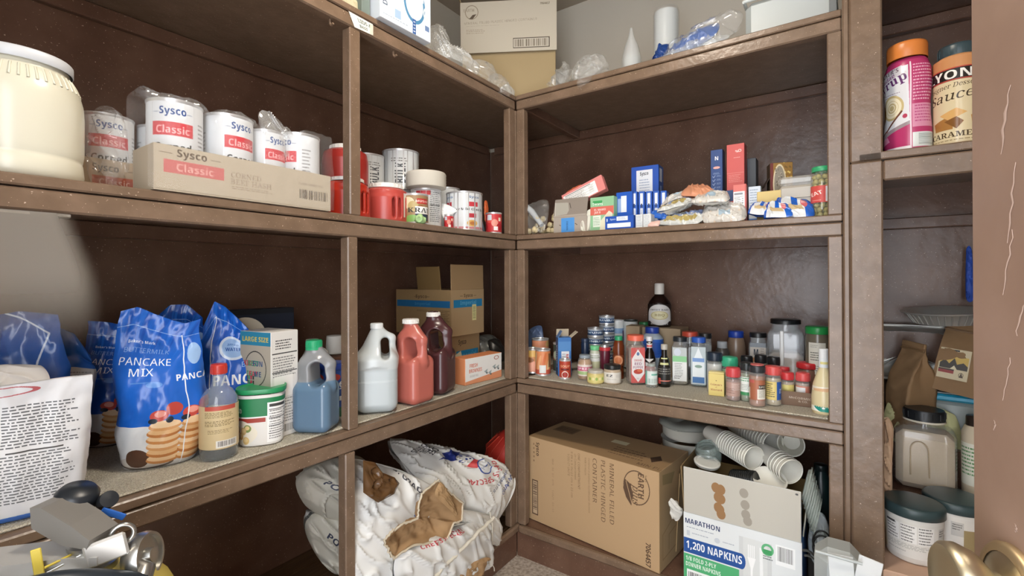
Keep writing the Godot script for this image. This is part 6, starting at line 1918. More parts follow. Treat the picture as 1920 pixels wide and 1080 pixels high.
# ------------------------------------------------------------------ bottom shelf: potato sacks and boxes
func sack_print() -> Print:
	var p := print_label(620, 460, "d6d6d2", 0)
	p.poly([0.264, 0.421, 0.340, 0.321, 0.333, 0.243, 0.389, 0.200, 0.404, 0.130, 0.438, 0.146, 0.492, 0.119, 0.464, 0.185, 0.540, 0.152, 0.577, 0.235, 0.516, 0.325, 0.439, 0.386, 0.409, 0.354, 0.369, 0.380, 0.349, 0.362], "1f2f7a")
	p.poly([0.558, 0.238, 0.553, 0.265, 0.542, 0.293, 0.525, 0.319, 0.504, 0.339, 0.481, 0.353, 0.458, 0.359, 0.439, 0.356, 0.426, 0.344, 0.419, 0.324, 0.419, 0.299, 0.427, 0.270, 0.440, 0.242, 0.457, 0.216, 0.477, 0.196, 0.498, 0.183, 0.518, 0.178, 0.535, 0.182, 0.548, 0.194, 0.556, 0.214], "dfe0de")
	p.poly([0.486, 0.221, 0.482, 0.230, 0.474, 0.238, 0.464, 0.242, 0.456, 0.241, 0.454, 0.235, 0.458, 0.225, 0.467, 0.217, 0.476, 0.213, 0.484, 0.214], "24347c")
	p.poly([0.535, 0.205, 0.532, 0.214, 0.524, 0.222, 0.514, 0.226, 0.507, 0.225, 0.504, 0.218, 0.508, 0.209, 0.516, 0.201, 0.526, 0.197, 0.533, 0.198], "24347c")
	p.poly([0.514, 0.272, 0.511, 0.286, 0.505, 0.297, 0.498, 0.299, 0.494, 0.293, 0.493, 0.281, 0.496, 0.267, 0.502, 0.256, 0.509, 0.254, 0.513, 0.260], "24347c")
	p.poly([0.542, 0.251, 0.539, 0.260, 0.535, 0.268, 0.529, 0.270, 0.525, 0.267, 0.524, 0.259, 0.526, 0.249, 0.531, 0.242, 0.537, 0.239, 0.541, 0.243], "24347c")
	p.poly([0.460, 0.335, 0.456, 0.342, 0.448, 0.349, 0.439, 0.353, 0.432, 0.353, 0.430, 0.348, 0.434, 0.341, 0.442, 0.335, 0.451, 0.331, 0.458, 0.331], "24347c")
	p.poly([0.460, 0.404, 0.490, 0.409, 0.566, 0.240, 0.618, 0.248, 0.609, 0.339, 0.547, 0.453], "c8484a")
	p.poly([0.700, 0.321, 0.703, 0.349, 0.701, 0.381, 0.693, 0.411, 0.680, 0.437, 0.664, 0.455, 0.647, 0.471, 0.630, 0.488, 0.611, 0.496, 0.594, 0.493, 0.580, 0.479, 0.572, 0.457, 0.562, 0.439, 0.555, 0.415, 0.554, 0.385, 0.559, 0.352, 0.569, 0.321, 0.580, 0.293, 0.590, 0.264, 0.603, 0.238, 0.618, 0.221, 0.634, 0.214, 0.648, 0.217, 0.662, 0.219, 0.677, 0.224, 0.689, 0.239, 0.697, 0.262, 0.701, 0.291], "2a4a94")
	p.poly([0.691, 0.325, 0.693, 0.350, 0.692, 0.377, 0.685, 0.403, 0.673, 0.426, 0.659, 0.441, 0.645, 0.454, 0.630, 0.469, 0.614, 0.477, 0.599, 0.474, 0.588, 0.461, 0.581, 0.442, 0.572, 0.427, 0.565, 0.406, 0.564, 0.380, 0.569, 0.352, 0.577, 0.325, 0.587, 0.302, 0.595, 0.276, 0.606, 0.253, 0.620, 0.238, 0.634, 0.232, 0.646, 0.236, 0.658, 0.237, 0.671, 0.241, 0.682, 0.253, 0.689, 0.273, 0.692, 0.299], "dfe2e4")
	p.line([0.566, 0.448, 0.602, 0.487], 0.006, "2a4a94")
	p.line([0.584, 0.430, 0.621, 0.428], 0.006, "2a4a94")
	p.line([0.602, 0.411, 0.639, 0.369], 0.006, "2a4a94")
	p.line([0.619, 0.392, 0.655, 0.312], 0.006, "2a4a94")
	p.line([0.636, 0.374, 0.670, 0.254], 0.006, "2a4a94")
	p.text("C", 0.739, 0.180, 0.072, "b8454a", "Droid Sans", true, 0.81)
	p.text("H", 0.752, 0.220, 0.072, "b8454a", "Droid Sans", true, 0.99)
	p.text("E", 0.759, 0.265, 0.072, "b8454a", "Droid Sans", true, 1.18)
	p.text("F", 0.762, 0.313, 0.072, "b8454a", "Droid Sans", true, 1.39)
	p.text("'", 0.758, 0.362, 0.072, "b8454a", "Droid Sans", true, 1.59)
	p.text("S", 0.748, 0.411, 0.072, "b8454a", "Droid Sans", true, 1.80)
	p.text("S", 0.709, 0.505, 0.072, "b8454a", "Droid Sans", true, 2.22)
	p.text("P", 0.680, 0.547, 0.072, "b8454a", "Droid Sans", true, 2.45)
	p.text("E", 0.645, 0.584, 0.072, "b8454a", "Droid Sans", true, 2.70)
	p.text("C", 0.605, 0.616, 0.072, "b8454a", "Droid Sans", true, 2.96)
	p.text("I", 0.563, 0.640, 0.072, "b8454a", "Droid Sans", true, 3.21)
	p.text("A", 0.519, 0.656, 0.072, "b8454a", "Droid Sans", true, 3.43)
	p.text("L", 0.477, 0.663, 0.072, "b8454a", "Droid Sans", true, 3.61)
	p.text("POTATOES U.S. NO.1", 0.849, 0.297, 0.030, "44558f", "Droid Sans", true, 4.98)
	p.text("CANADA N.1", 0.885, 0.464, 0.050, "44558f", "Droid Sans", true, 4.98)
	p.text("50 LB 22.7 KG", 0.786, 0.544, 0.035, "6a7080", "Droid Sans", true, 5.08)
	p.text("CHEF", 0.268, 0.244, 0.060, "22242a", "Droid Sans", true, 2.22)
	p.text("SPECIAL", 0.227, 0.235, 0.050, "22242a", "Droid Sans", true, 2.24)
	p.text("POTATOES", 0.171, 0.241, 0.045, "22242a", "Droid Sans", true, 2.26)
	return p

func v3(a: Array) -> Vector3:
	return Vector3(a[0], a[1], a[2])

func bottom_left() -> void:
	var paper := hexm("d3d2cd", 0.6)
	var brown := hexm("a3825c", 0.8)
	var g := "white paper potato sacks"
	var sp := sack_print()
	var s1 := soft_thing("potato_sack", "white paper potato sack with chef head emblem and red lettering, lying highest", "sack", [Vector3(-0.03, 0.448, 0.508), Vector3(0.030, 0.197, 0.163), Vector3(-0.010, 0.361, -0.04), Vector3(-0.300, 0.598, 0.503)], 0.065, 0.06, 0.016, 9.0, 3, sp.m, paper, sp.rect, g, 0.12, 60)
	# sewn end with its thread
	var st := pillow([Vector3(0.0, 0.242, 0.354), Vector3(0.02, 0.113, 0.15), Vector3(0.03, 0.238, 0.155), Vector3(0.03, 0.391, 0.439)], 0.03, 0.02, 0.012, 10.0, 6, 30, 30, 0.1)
	part(s1, "sewn_end", st[1].mesh(), paper, st[0] - s1.position)
	part(s1, "sewn_end", st[2].mesh(), paper, st[0] - s1.position)
	part(s1, "thread", MB.new().tube([Vector3(0.045, 0.3, 0.25), Vector3(0.062, 0.256, 0.255), Vector3(0.055, 0.17, 0.252), Vector3(0.054, 0.1, 0.246), Vector3(0.056, 0.085, 0.238), Vector3(0.052, 0.07, 0.232)], 0.0022, 6).mesh(), hexm("dcd8cc", 0.8), -s1.position)
	# front sack with a window and a torn hole
	var p2 := print_label(460, 420, "d8d8d5", 0)
	p2.text("U.S. GRADE No.1", 0.7, 0.12, 0.06, "30333c", "Droid Sans", true, 0.55)
	for k in 6: p2.oval(0.72 + 0.035 * cos(k * 1.05), 0.4 + 0.04 * sin(k * 1.05), 0.02, 0.025, "3a63ad")
	var s2 := soft_thing("potato_sack", "white potato sack with a brown window and a large torn hole, nearest the left post", "sack", [Vector3(0.0, 0.333, 0.868), Vector3(0.02, 0.174, 0.559), Vector3(-0.02, 0.477, 0.479), Vector3(-0.13, 0.655, 0.775)], 0.05, 0.06, 0.016, 9.0, 8, p2.m, paper, p2.rect, g, 0.1, 56)
	var win := [Vector3(-0.02, 0.663, 0.799), Vector3(-0.02, 0.643, 0.756), Vector3(-0.02, 0.603, 0.728), Vector3(-0.02, 0.573, 0.682), Vector3(-0.02, 0.547, 0.662), Vector3(-0.02, 0.522, 0.683), Vector3(-0.02, 0.519, 0.745), Vector3(-0.02, 0.549, 0.778), Vector3(-0.02, 0.570, 0.799)]
	patch(s2, "window", win, Vector3(0.026, 0, 0), -0.004, hexm("5e4226", 0.22), 5)
	# the torn hole: brown inner paper, deep in the middle, with a curled rim
	var tear := [Vector3(0.055, 0.534, 0.553), Vector3(0.055, 0.481, 0.507), Vector3(0.055, 0.412, 0.433), Vector3(0.055, 0.354, 0.441), Vector3(0.055, 0.363, 0.479), Vector3(0.055, 0.322, 0.515), Vector3(0.055, 0.350, 0.597), Vector3(0.055, 0.375, 0.673), Vector3(0.055, 0.373, 0.742), Vector3(0.055, 0.402, 0.759), Vector3(0.055, 0.441, 0.777), Vector3(0.055, 0.455, 0.742), Vector3(0.055, 0.460, 0.702), Vector3(0.055, 0.446, 0.648), Vector3(0.055, 0.485, 0.642), Vector3(0.055, 0.517, 0.629), Vector3(0.055, 0.526, 0.597)]
	patch(s2, "torn_hole", tear, Vector3(0.012, 0, 0), -0.035, brown, 9)
	var rim := []
	var rr := []
	var ns := FastNoiseLite.new()
	ns.seed = 4
	ns.frequency = 30.0
	for k in 17 * 6 + 1:
		var a: Vector3 = tear[(k / 6) % 17]
		var b: Vector3 = tear[(k / 6 + 1) % 17]
		var q := a.lerp(b, (k % 6) / 6.0)
		q += Vector3(0.014, ns.get_noise_1d(k * 0.8) * 0.008, ns.get_noise_1d(k * 0.8 + 50.0) * 0.008)
		rim.append(q)
		rr.append(0.003 + 0.003 * absf(ns.get_noise_1d(k * 1.7 + 9.0)))
	part(s2, "torn_rim", MB.new().tube(rim, rr, 6).mesh(), hexm("cbbfa8", 0.8), -s2.position)
	var fl := pillow([tear[3], tear[1], tear[0] + Vector3(0.01, 0.0, 0), tear[16] + Vector3(0.01, -0.03, -0.02)], 0.006, 0.004, 0.008, 14.0, 5, 20, 20, 0.1)
	part(s2, "inner_flap", fl[1].mesh(), hexm("ab8a62", 0.8), fl[0] - s2.position + Vector3(0.012, 0, 0))
	# lower front sack with its torn sewn edge
	var p3 := print_label(400, 240, "d8d8d5", 0)
	p3.text("CHEF'S SPECIAL", 0.42, 0.1, 0.075, "b8454a", "Droid Sans", true, -0.05)
	var s3 := soft_thing("potato_sack", "white potato sack at the bottom front with a torn sewn edge and faint red lettering", "sack", [Vector3(0.05, 0.262, 0.732), Vector3(0.06, 0.082, 0.249), Vector3(0.035, 0.290, 0.258), Vector3(0.045, 0.388, 0.727)], 0.05, 0.06, 0.016, 9.0, 12, p3.m, paper, p3.rect, g, 0.1, 50)
	var seam := []
	var sr := []
	for k in 41:
		var t := k / 40.0
		seam.append(Vector3(0.095, lerpf(0.312, 0.245, t) + ns.get_noise_1d(k * 1.3) * 0.01, lerpf(0.29, 0.66, t)))
		sr.append(0.005 + 0.006 * absf(ns.get_noise_1d(k * 2.1 + 3.0)))
	part(s3, "sewn_edge", MB.new().tube(seam, sr, 8).mesh(), hexm("d8d2c2", 0.8), -s3.position)
	var bp := pillow([Vector3(0.085, 0.16, 0.50), Vector3(0.085, 0.12, 0.33), Vector3(0.09, 0.19, 0.3), Vector3(0.095, 0.215, 0.47)], 0.012, 0.01, 0.012, 14.0, 5, 24, 24, 0.3)
	part(s3, "inner_paper", bp[1].mesh(), brown, bp[0] - s3.position)
	var lp := pillow([Vector3(0.09, 0.2, 0.78), Vector3(0.09, 0.17, 0.68), Vector3(0.09, 0.33, 0.70), Vector3(0.08, 0.29, 0.78)], 0.02, 0.01, 0.012, 14.0, 6, 24, 24, 0.3)
	part(s3, "inner_paper", lp[1].mesh(), hexm("b99a72", 0.8), lp[0] - s3.position)
	# two sacks behind the post
	var p4 := print_label(360, 360, "c9c5b8", 0)
	for k in 4:
		p4.text(["POMMES DE", "TERRE", "CHEF'S", "SPECIAL"][k], 0.5 + 0.06 * k, 0.45 + 0.13 * k, 0.085, "2a3148" if k < 3 else "a83f42", "Droid Sans", true, 0.75)
	soft_thing("potato_sack", "creased white sack with dark lettering behind the left post, upper one", "sack", [Vector3(-0.300, 0.411, 0.792), Vector3(-0.280, 0.276, 0.533), Vector3(-0.260, 0.566, 0.548), Vector3(-0.280, 0.593, 0.852)], 0.08, 0.06, 0.022, 9.0, 15, p4.m, paper, p4.rect, g, 0.25, 50)
	soft_thing("potato_sack", "creased white sack with red lettering behind the left post, lower one", "sack", [Vector3(-0.360, 0.182, 0.703), Vector3(-0.340, 0.012, 0.485), Vector3(-0.280, 0.335, 0.532), Vector3(-0.310, 0.442, 0.819)], 0.08, 0.06, 0.022, 9.0, 19, p4.m, paper, p4.rect, g, 0.25, 50)
	# red mesh bag
	var rb := MB.new()
	rb.lathe([[0.0, 0.0], [0.08, 0.01], [0.11, 0.06], [0.1, 0.12], [0.05, 0.17], [0.02, 0.19], [0.0, 0.19]], 24)
	var rm := hexm("c23426", 0.5)
	var o := thing("mesh_bag", "red net bag standing behind the sacks beside the corner post", "bag", Vector3(-0.13, 0.29, -0.12))
	part(o, "net", rb.mesh(), rm)
	for k in 14:
		var a := TAU * k / 14
		part(o, "strand", MB.new().tube([Vector3(sin(a) * 0.112, 0.06, cos(a) * 0.112), Vector3(sin(a + 0.3) * 0.103, 0.12, cos(a + 0.3) * 0.103), Vector3(sin(a + 0.6) * 0.052, 0.172, cos(a + 0.6) * 0.052)], 0.002, 5, false).mesh(), hexm("d9503c", 0.5))
	carton("box", "brown carton under the red net bag in the back corner", "box", Vector3(-0.13, PLAT - 0.001, -0.02), 0, Vector3(0.2, 0.153, 0.2), hexm("7d5f40", 0.8))
	soft_thing("mesh_bag", "red net bag end showing between corner post and large brown carton", "bag", [Vector3(-0.01, 0.22, -0.09), Vector3(0.035, 0.22, -0.11), Vector3(0.03, 0.42, -0.12), Vector3(-0.01, 0.4, -0.1)], 0.014, 0.01, 0.008, 20.0, 5, rm)

# a polygon of points pushed along off, sunk by depth towards its middle
func patch(o: Node3D, called: String, poly: Array, off: Vector3, depth: float, m: Material, sd: int) -> void:
	var cen := Vector3.ZERO
	for q in poly: cen += q
	cen /= poly.size()
	var ns := FastNoiseLite.new()
	ns.seed = sd
	ns.frequency = 16.0
	var rows := []
	for j in 15:
		var t := j / 14.0
		var row := []
		for k in poly.size() * 4 + 1:
			var a: Vector3 = poly[(k / 4) % poly.size()]
			var b: Vector3 = poly[(k / 4 + 1) % poly.size()]
			var q := cen.lerp(a.lerp(b, (k % 4) / 4.0), t)
			var s := 1.0 - smoothstep(0.55, 1.0, t)
			q += off + Vector3(depth * s + (1.0 - 2.0 * absf(ns.get_noise_3dv(q))) * 0.014 * minf(1.0, s * 3.0), 0, 0)
			row.append(q - o.position)
		rows.append(row)
	rows.reverse()
	var mb := MB.new()
	mb.grid(rows)
	var f := mb.N[mb.N.size() / 2].x
	if f < 0:
		mb = MB.new()
		rows.reverse()
		mb.grid(rows)
	part(o, called, mb.mesh(), m)

func bottom_right() -> void:
	# big carton lying on its side, print running downwards
	var e := print_label(900, 540, "b99a74", 2)
	var ink := "5a4330"
	e.oval(0.855, 0.22, 0.088, 0.175, ink, 0.94)
	e.box(0.9, 0.02, 0.04, 0.08, "b99a74")
	e.box(0.79, 0.33, 0.05, 0.1, "b99a74")
	e.poly([0.775, 0.16, 0.765, 0.26, 0.785, 0.35, 0.82, 0.42, 0.832, 0.3, 0.815, 0.2], ink)
	e.line([0.785, 0.18, 0.825, 0.4], 0.008, "b99a74")
	e.text("EARTH", 0.885, 0.19, 0.062, ink, "Droid Sans", true, PI / 2)
	e.text("plus", 0.845, 0.3, 0.07, ink, "Droid Serif", false, PI / 2, 0.0, 0.3)
	e.text("Sysco", 0.915, 0.1, 0.02, ink, "Droid Sans", false, PI / 2)
	e.text("MINERAL FILLED", 0.685, 0.37, 0.05, "6a5039", "Droid Sans", false, PI / 2, 0.64)
	e.text("PLASTIC HINGED", 0.622, 0.37, 0.05, "6a5039", "Droid Sans", false, PI / 2, 0.66)
	e.text("CONTAINER", 0.56, 0.285, 0.05, "6a5039", "Droid Sans", false, PI / 2, 0.48)
	e.text("Conteneur en plastique recyclable pour charniere", 0.515, 0.36, 0.02, "8a6d4f", "Droid Sans", false, PI / 2, 0.6)
	e.text("Made to recycle", 0.488, 0.16, 0.02, "8a6d4f", "Droid Sans", false, PI / 2)
	e.text("ONE COMPARTMENT", 0.437, 0.24, 0.028, "7d6145", "Droid Sans", false, PI / 2, 0.4)
	e.text("Un Compartiment", 0.407, 0.2, 0.026, "8a6d4f", "Droid Sans", false, PI / 2)
	e.text("9 IN x 9 IN/23 cm x 23 cm", 0.38, 0.3, 0.026, "8a6d4f", "Droid Sans", false, PI / 2, 0.52)
	e.text("1/200 CT UNITE", 0.353, 0.2, 0.026, "8a6d4f", "Droid Sans", false, PI / 2)
	e.text("MAR 30 07 079  12AZ1 03:51", 0.22, 0.5, 0.022, "96795a", "Droid Sans Mono", false, PI / 2, 0.62)
	e.text("Sysco", 0.082, 0.13, 0.045, "4a3525", "Droid Sans", true, PI / 2)
	e.rows(0.045, 0.07, 0.012, 0.25, 5, "8a6d4f")
	e.box(0.033, 0.51, 0.055, 0.42, ink)
	e.box(0.04, 0.525, 0.041, 0.39, "c2a888")
	e.bars(0.043, 0.54, 0.035, 0.33, true, "4a3525")
	e.text("7064457", 0.93, 0.86, 0.052, "4a3525", "Droid Sans", true, PI / 2, 0.24)
	var et := print_label(600, 260, "a3845f", 2)
	et.box(0.05, 0.2, 0.18, 0.3, "7d6145")
	et.bars(0.06, 0.25, 0.16, 0.2, false, "4a3525")
	et.box(0.52, 0.25, 0.12, 0.14, "d8cfae")
	et.rows(0.6, 0.5, 0.25, 0.35, 4, "7d6145")
	et.poly([0.9, 0.45, 0.94, 0.6, 0.9, 0.75, 0.86, 0.6], "4a3525")
	et.text("MIN PLA", 0.93, 0.9, 0.08, "6a5039")
	var er := print_label(260, 360, "a98e68", 2)
	er.line([0.1, 0.9, 0.1, 0.65, 0.5, 0.55, 0.9, 0.62, 0.9, 0.85, 0.1, 0.9], 0.012, "927650")
	er.line([0.3, 0.85, 0.3, 0.7, 0.7, 0.65, 0.7, 0.82], 0.012, "927650")
	er.poly([0.1, 0.05, 0.5, 0.1, 0.4, 0.2, 0.1, 0.15], "8d7a55")
	var n := Vector3(sin(deg_to_rad(-6.7)), 0, cos(deg_to_rad(-6.7)))
	var bx := carton("cardboard_box", "large brown carton on its side with leaf ring logo, on the bottom platform", "box", Vector3(0.313, PLAT, -0.034), -6.7, Vector3(0.6, 0.36, 0.27), hexm("b2936c", 0.8), {"front": e, "top": et, "right": er})
	part(bx, "flap", box(Vector3(0.003, 0.3, 0.13), 0.001), hexm("a98e68", 0.8), Vector3(0.303, 0.02, -0.066), Vector3(0, 0, -3))
	# foam tray container at the back, on a hidden carton
	carton("box", "brown carton behind the large leaf-logo carton, under the foam containers", "box", Vector3(0.6, PLAT, -0.325), 0, Vector3(0.22, 0.32, 0.2), hexm("8f7350", 0.8))
	var fc := thing("foam_container", "white foam container with grey scalloped lid behind the large carton", "container", Vector3(0.605, PLAT + 0.321, -0.4), 10)
	var fm := MB.new()
	for q in [[0.0, 0.1, 0.085], [0.055, 0.1, 0.092]]:
		fm.lathe([[q[1] - 0.012, q[0]], [q[1], q[0] + 0.012], [q[1] + 0.002, q[0] + 0.045], [q[1] + 0.008, q[0] + 0.05]], 36)
	part(fc, "bowl", fm.mesh(), hexm("cfcdc2", 0.6))
	var lid := MB.new()
	var rows := []
	for q in [[0.108, 0.104], [0.112, 0.108], [0.11, 0.122], [0.09, 0.13], [0.0, 0.132]]:
		var row := []
		for k in 49:
			var a := TAU * k / 48
			var r: float = q[0] * (1.0 + 0.05 * sin(a * 4.0))
			row.append(Vector3(sin(a) * r, q[1] + 0.004 * sin(a * 4.0), cos(a) * r))
		rows.append(row)
	lid.grid(rows)
	part(fc, "lid", lid.mesh(), hexm("8b8d86", 0.5))
	# napkin carton with its flap up
	var np := print_label(640, 460, "dfe3e4", 2)
	np.poly([0, 0.56, 0.52, 0.56, 0.52, 1, 0, 1], "4fae74")
	np.poly([0.76, 0.7, 1, 0.66, 1, 1, 0.76, 1], "4fae74")
	np.text("MARATHON", 0.175, 0.11, 0.066, "27365e", "Droid Sans", true, 0, 0.32)
	np.rows(0.03, 0.19, 0.3, 0.02, 1, "8d96a4")
	np.box(0.03, 0.24, 0.03, 0.07, "c4cbd2")
	np.rows(0.08, 0.26, 0.18, 0.03, 1, "aab2bc")
	np.oval(0.31, 0.27, 0.025, 0.035, "c4cbd2")
	np.rows(0.36, 0.26, 0.12, 0.03, 1, "aab2bc")
	np.rows(0.03, 0.52, 0.12, 0.02, 1, "cdd8e6")
	np.text("1/8 FOLD 2-PLY", 0.16, 0.62, 0.055, "e2f0e6", "Droid Sans", true, 0, 0.28)
	np.text("DINNER NAPKINS", 0.18, 0.7, 0.055, "e2f0e6", "Droid Sans", true, 0, 0.32)
	np.box(0.03, 0.77, 0.3, 0.23, "eef1f0")
	np.bars(0.045, 0.8, 0.2, 0.16)
	np.box(0.5, 0.12, 0.27, 0.88, "cfd2d2")
	np.box(0.535, 0.12, 0.2, 0.88, "d8dbda")
	for k in 4: np.box(0.575 + 0.016 * k, 0.2, 0.008, 0.18, "f2f3f3")
	np.poly([0.57, 0.36, 0.64, 0.36, 0.615, 0.5, 0.61, 1.0, 0.6, 1.0, 0.597, 0.5], "f2f3f3")
	np.poly([0.67, 0.2, 0.695, 0.2, 0.7, 0.55, 0.69, 1.0, 0.675, 1.0], "eceeee")
	np.box(0, 0.345, 0.52, 0.2, "1f4f97")
	np.oval(0.52, 0.445, 0.035, 0.1, "1f4f97")
	np.text("1,200 NAPKINS", 0.275, 0.44, 0.1, "eef2f6", "Droid Sans", true, 0, 0.5)
	np.oval(0.735, 0.2, 0.05, 0.075, "5fb07a", 0.6)
	np.box(0.7, 0.2, 0.07, 0.06, "3f9a5e")
	np.rows(0.7, 0.28, 0.08, 0.06, 2, "49555a")
	np.box(0.8, 0.1, 0.15, 0.25, "f0f2f2")
	np.bars(0.815, 0.12, 0.12, 0.18)
	var nf := print_label(420, 190, "bfbbb0", 2)
	for q in [[0.3, 0.3], [0.345, 0.32], [0.32, 0.5], [0.345, 0.52], [0.335, 0.75], [0.32, 0.72], [0.345, 0.85]]: nf.oval(q[0], q[1], 0.04, 0.11, "97714a")
	for q in [[0.545, 0.28], [0.555, 0.52], [0.56, 0.72], [0.575, 0.85]]: nf.oval(q[0], q[1], 0.038, 0.1, "9d968a")
	nf.oval(0.97, 0.06, 0.012, 0.02, "555555")
	var ns := Vector3(0.348, 0.25, 0.24)
	var nb := thing("napkin_box", "open napkin carton with blue banner and stained front flap, full of cups", "box", Vector3(0.87, PLAT, -0.112))
	var wm := hexm("cfd0cc", 0.75)
	var green := hexm("3f9a64", 0.7)
	part(nb, "bottom", box(Vector3(ns.x, 0.003, ns.z), 0.0005), wm)
	part(nb, "front_panel", box(Vector3(ns.x, ns.y, 0.004), 0.001), wm, Vector3(0, 0, ns.z / 2 - 0.002))
	part(nb, "back_panel", box(Vector3(ns.x, ns.y, 0.004), 0.001), hexm("8a7048", 0.8), Vector3(0, 0, -ns.z / 2 + 0.002))
	for s in [-1, 1]:
		part(nb, "side_panel", box(Vector3(0.004, ns.y, ns.z - 0.008), 0.001), hexm("2f63a6", 0.7), Vector3(s * (ns.x / 2 - 0.002), 0, 0))
	part(nb, "printed_face", sheet(ns.x - 0.002, ns.y - 0.002, np.rect), np.m, Vector3(0, 0.001, ns.z / 2 + 0.0005))
	var ff := part(nb, "front_flap", box(Vector3(ns.x - 0.004, 0.155, 0.004), 0.001), wm, Vector3(0, ns.y, ns.z / 2 - 0.001), Vector3(1.5, 0, 0))
	part(ff, "printed_face", sheet(ns.x - 0.006, 0.153, nf.rect), nf.m, Vector3(0, 0.001, 0.0025))
	part(nb, "side_flap", box(Vector3(0.004, 0.15, ns.z - 0.02), 0.001), hexm("8c7450", 0.8), Vector3(-ns.x / 2 + 0.0, ns.y, 0), Vector3(0, 0, 4))
	part(nb, "side_flap", box(Vector3(0.004, 0.15, ns.z - 0.05), 0.001), hexm("a9a799", 0.8), Vector3(ns.x / 2, ns.y - 0.002, -0.02), Vector3(0, 0, -6))
	part(nb, "back_flap", box(Vector3(ns.x - 0.004, 0.1, 0.004), 0.001), hexm("7d6238", 0.8), Vector3(0, ns.y, -ns.z / 2), Vector3(-20, 0, 0))
	# filling that carries the cups
	part(nb, "cup_packing", box(Vector3(0.33, 0.3, 0.2), 0.02), hexm("77776f", 0.8), Vector3(0, 0.005, -0.01))
	# stacks of foam cups lying on top
	var cupm := hexm("d2d0c6", 0.65)
	var cup := thing("foam_cup", "foam cup with its open mouth towards the room at the near end of the long left stack", "cup", Vector3.ZERO, 0, "foam cups in the long left stack")
	part(cup, "body", lathe([[0.0, 0.0], [0.026, 0.0], [0.0385, 0.088], [0.0376, 0.088], [0.0256, 0.004], [0.0, 0.004]], 28), cupm)
	part(cup, "rim", lathe([[0.0388, 0.087], [0.0405, 0.0875], [0.0412, 0.0895], [0.0396, 0.0915], [0.0386, 0.0902]], 28), hexm("dcdad0", 0.6))
	var stacks := [
		[Vector3(0.905, 0.59, -0.06), Vector3(0.803, 0.6, -0.145), 13, "long left stack"],
		[Vector3(0.951, 0.615, -0.165), Vector3(0.861, 0.617, -0.255), 10, "middle stack"],
		[Vector3(1.012, 0.575, -0.045), Vector3(0.975, 0.582, -0.088), 5, "short right stack"],
		[Vector3(0.877, 0.635, -0.31), Vector3(0.81, 0.625, -0.357), 6, "rear stack"]]
	var ord := ["", "second", "third", "fourth", "fifth", "sixth", "seventh", "eighth", "ninth", "tenth", "eleventh", "twelfth", "last"]
	for si in stacks.size():
		var st: Array = stacks[si]
		var mouth: Vector3 = st[0]
		var ax: Vector3 = (mouth - st[1]).normalized()
		var n_c: int = st[2]
		var gap: float = (mouth - (st[1] as Vector3)).length() / (n_c - 1)
		for k in n_c:
			var c: Node3D = cup
			if si > 0 or k > 0:
				c = cup.duplicate()
				c.name = numbered("foam_cup")
				add_child(c)
			var bs := Basis(Quaternion(Vector3.UP, ax))
			c.transform = Transform3D(bs, mouth - ax * (0.09 + gap * k))
			c.set_meta("group", "foam cups in the " + st[3])
			c.set_meta("label", "white foam cup, %s in the %s" % ["open-mouthed and nearest" if k == 0 else ord[k] + " from the open end", st[3]])
	var sc := cup.duplicate()
	sc.name = numbered("foam_cup")
	add_child(sc)
	sc.transform = Transform3D(Basis(Quaternion(Vector3.UP, Vector3(0.05, 0.2, 1.0).normalized())), Vector3(1.0, 0.615, -0.23))
	sc.set_meta("label", "single foam cup facing the room at the upper right of the carton")
	sc.set_meta("group", "loose foam cups")
	# lids
	var wl := thing("round_cover", "flat white round lid at the left front of the napkin carton", "lid", Vector3(0.757, 0.535, -0.065), 0, "", Vector2(8, -6))
	part(wl, "disc", lathe([[0.0, 0.0], [0.04, 0.0], [0.042, 0.003], [0.042, 0.01], [0.036, 0.012], [0.034, 0.009], [0.0, 0.009]], 32), hexm("d2d2cb", 0.4))
	part(wl, "rim", lathe([[0.042, 0.008], [0.0435, 0.01], [0.042, 0.012]], 32), hexm("dddcd6", 0.4))
	var cl := thing("lid_stack", "stack of clear grey plastic cup lids beside the long cup stack", "lids", Vector3(0.752, 0.53, -0.13), 0, "", Vector2(18, 8))
	for k in 6:
		part(cl, "lid", lathe([[0.0, 0.006], [0.03, 0.006], [0.033, 0.01], [0.036, 0.002], [0.041, 0.0], [0.042, 0.004]], 28), clear("a9b9b4", 0.35), Vector3(0.002 * (k % 3), 0.0105 * k, 0.003 * (k % 2)))
	var bl := thing("lid_stack", "stack of black plastic lids lying before the long cup stack", "lids", Vector3(0.845, 0.512, -0.045), 0, "", Vector2(50, -68))
	for k in 12:
		part(bl, "lid", lathe([[0.0, 0.004], [0.024, 0.004], [0.026, 0.006], [0.03, 0.0], [0.031, 0.003]], 24), hexm("1e2020", 0.35), Vector3(0.0, 0.0065 * k, 0))
	var pb := thing("paper_bowl", "white shallow bowl lying at the front of the napkin carton under the short cup stack", "bowl", Vector3(0.95, 0.52, -0.045), 0, "", Vector2(25, -8))
	part(pb, "body", lathe([[0.0, 0.0], [0.03, 0.0], [0.046, 0.022], [0.05, 0.024], [0.045, 0.021], [0.028, 0.003], [0.0, 0.003]], 32), hexm("d8d6cc", 0.6))
	part(pb, "rim", lathe([[0.047, 0.022], [0.051, 0.023], [0.05, 0.026], [0.047, 0.025]], 32), hexm("dddbd2", 0.6))
	var rl := thing("lid_stack", "tilted stack of clear lids standing outside the right side of the napkin carton", "lids", Vector3(1.062, 0.45, -0.06), 0, "", Vector2(0, 78))
	for k in 8:
		part(rl, "lid", lathe([[0.0, 0.006], [0.045, 0.006], [0.048, 0.01], [0.052, 0.002], [0.058, 0.0], [0.059, 0.004]], 28), clear("b9c4bd", 0.4), Vector3(0.012 * k, 0.006 * k - 0.02, 0))
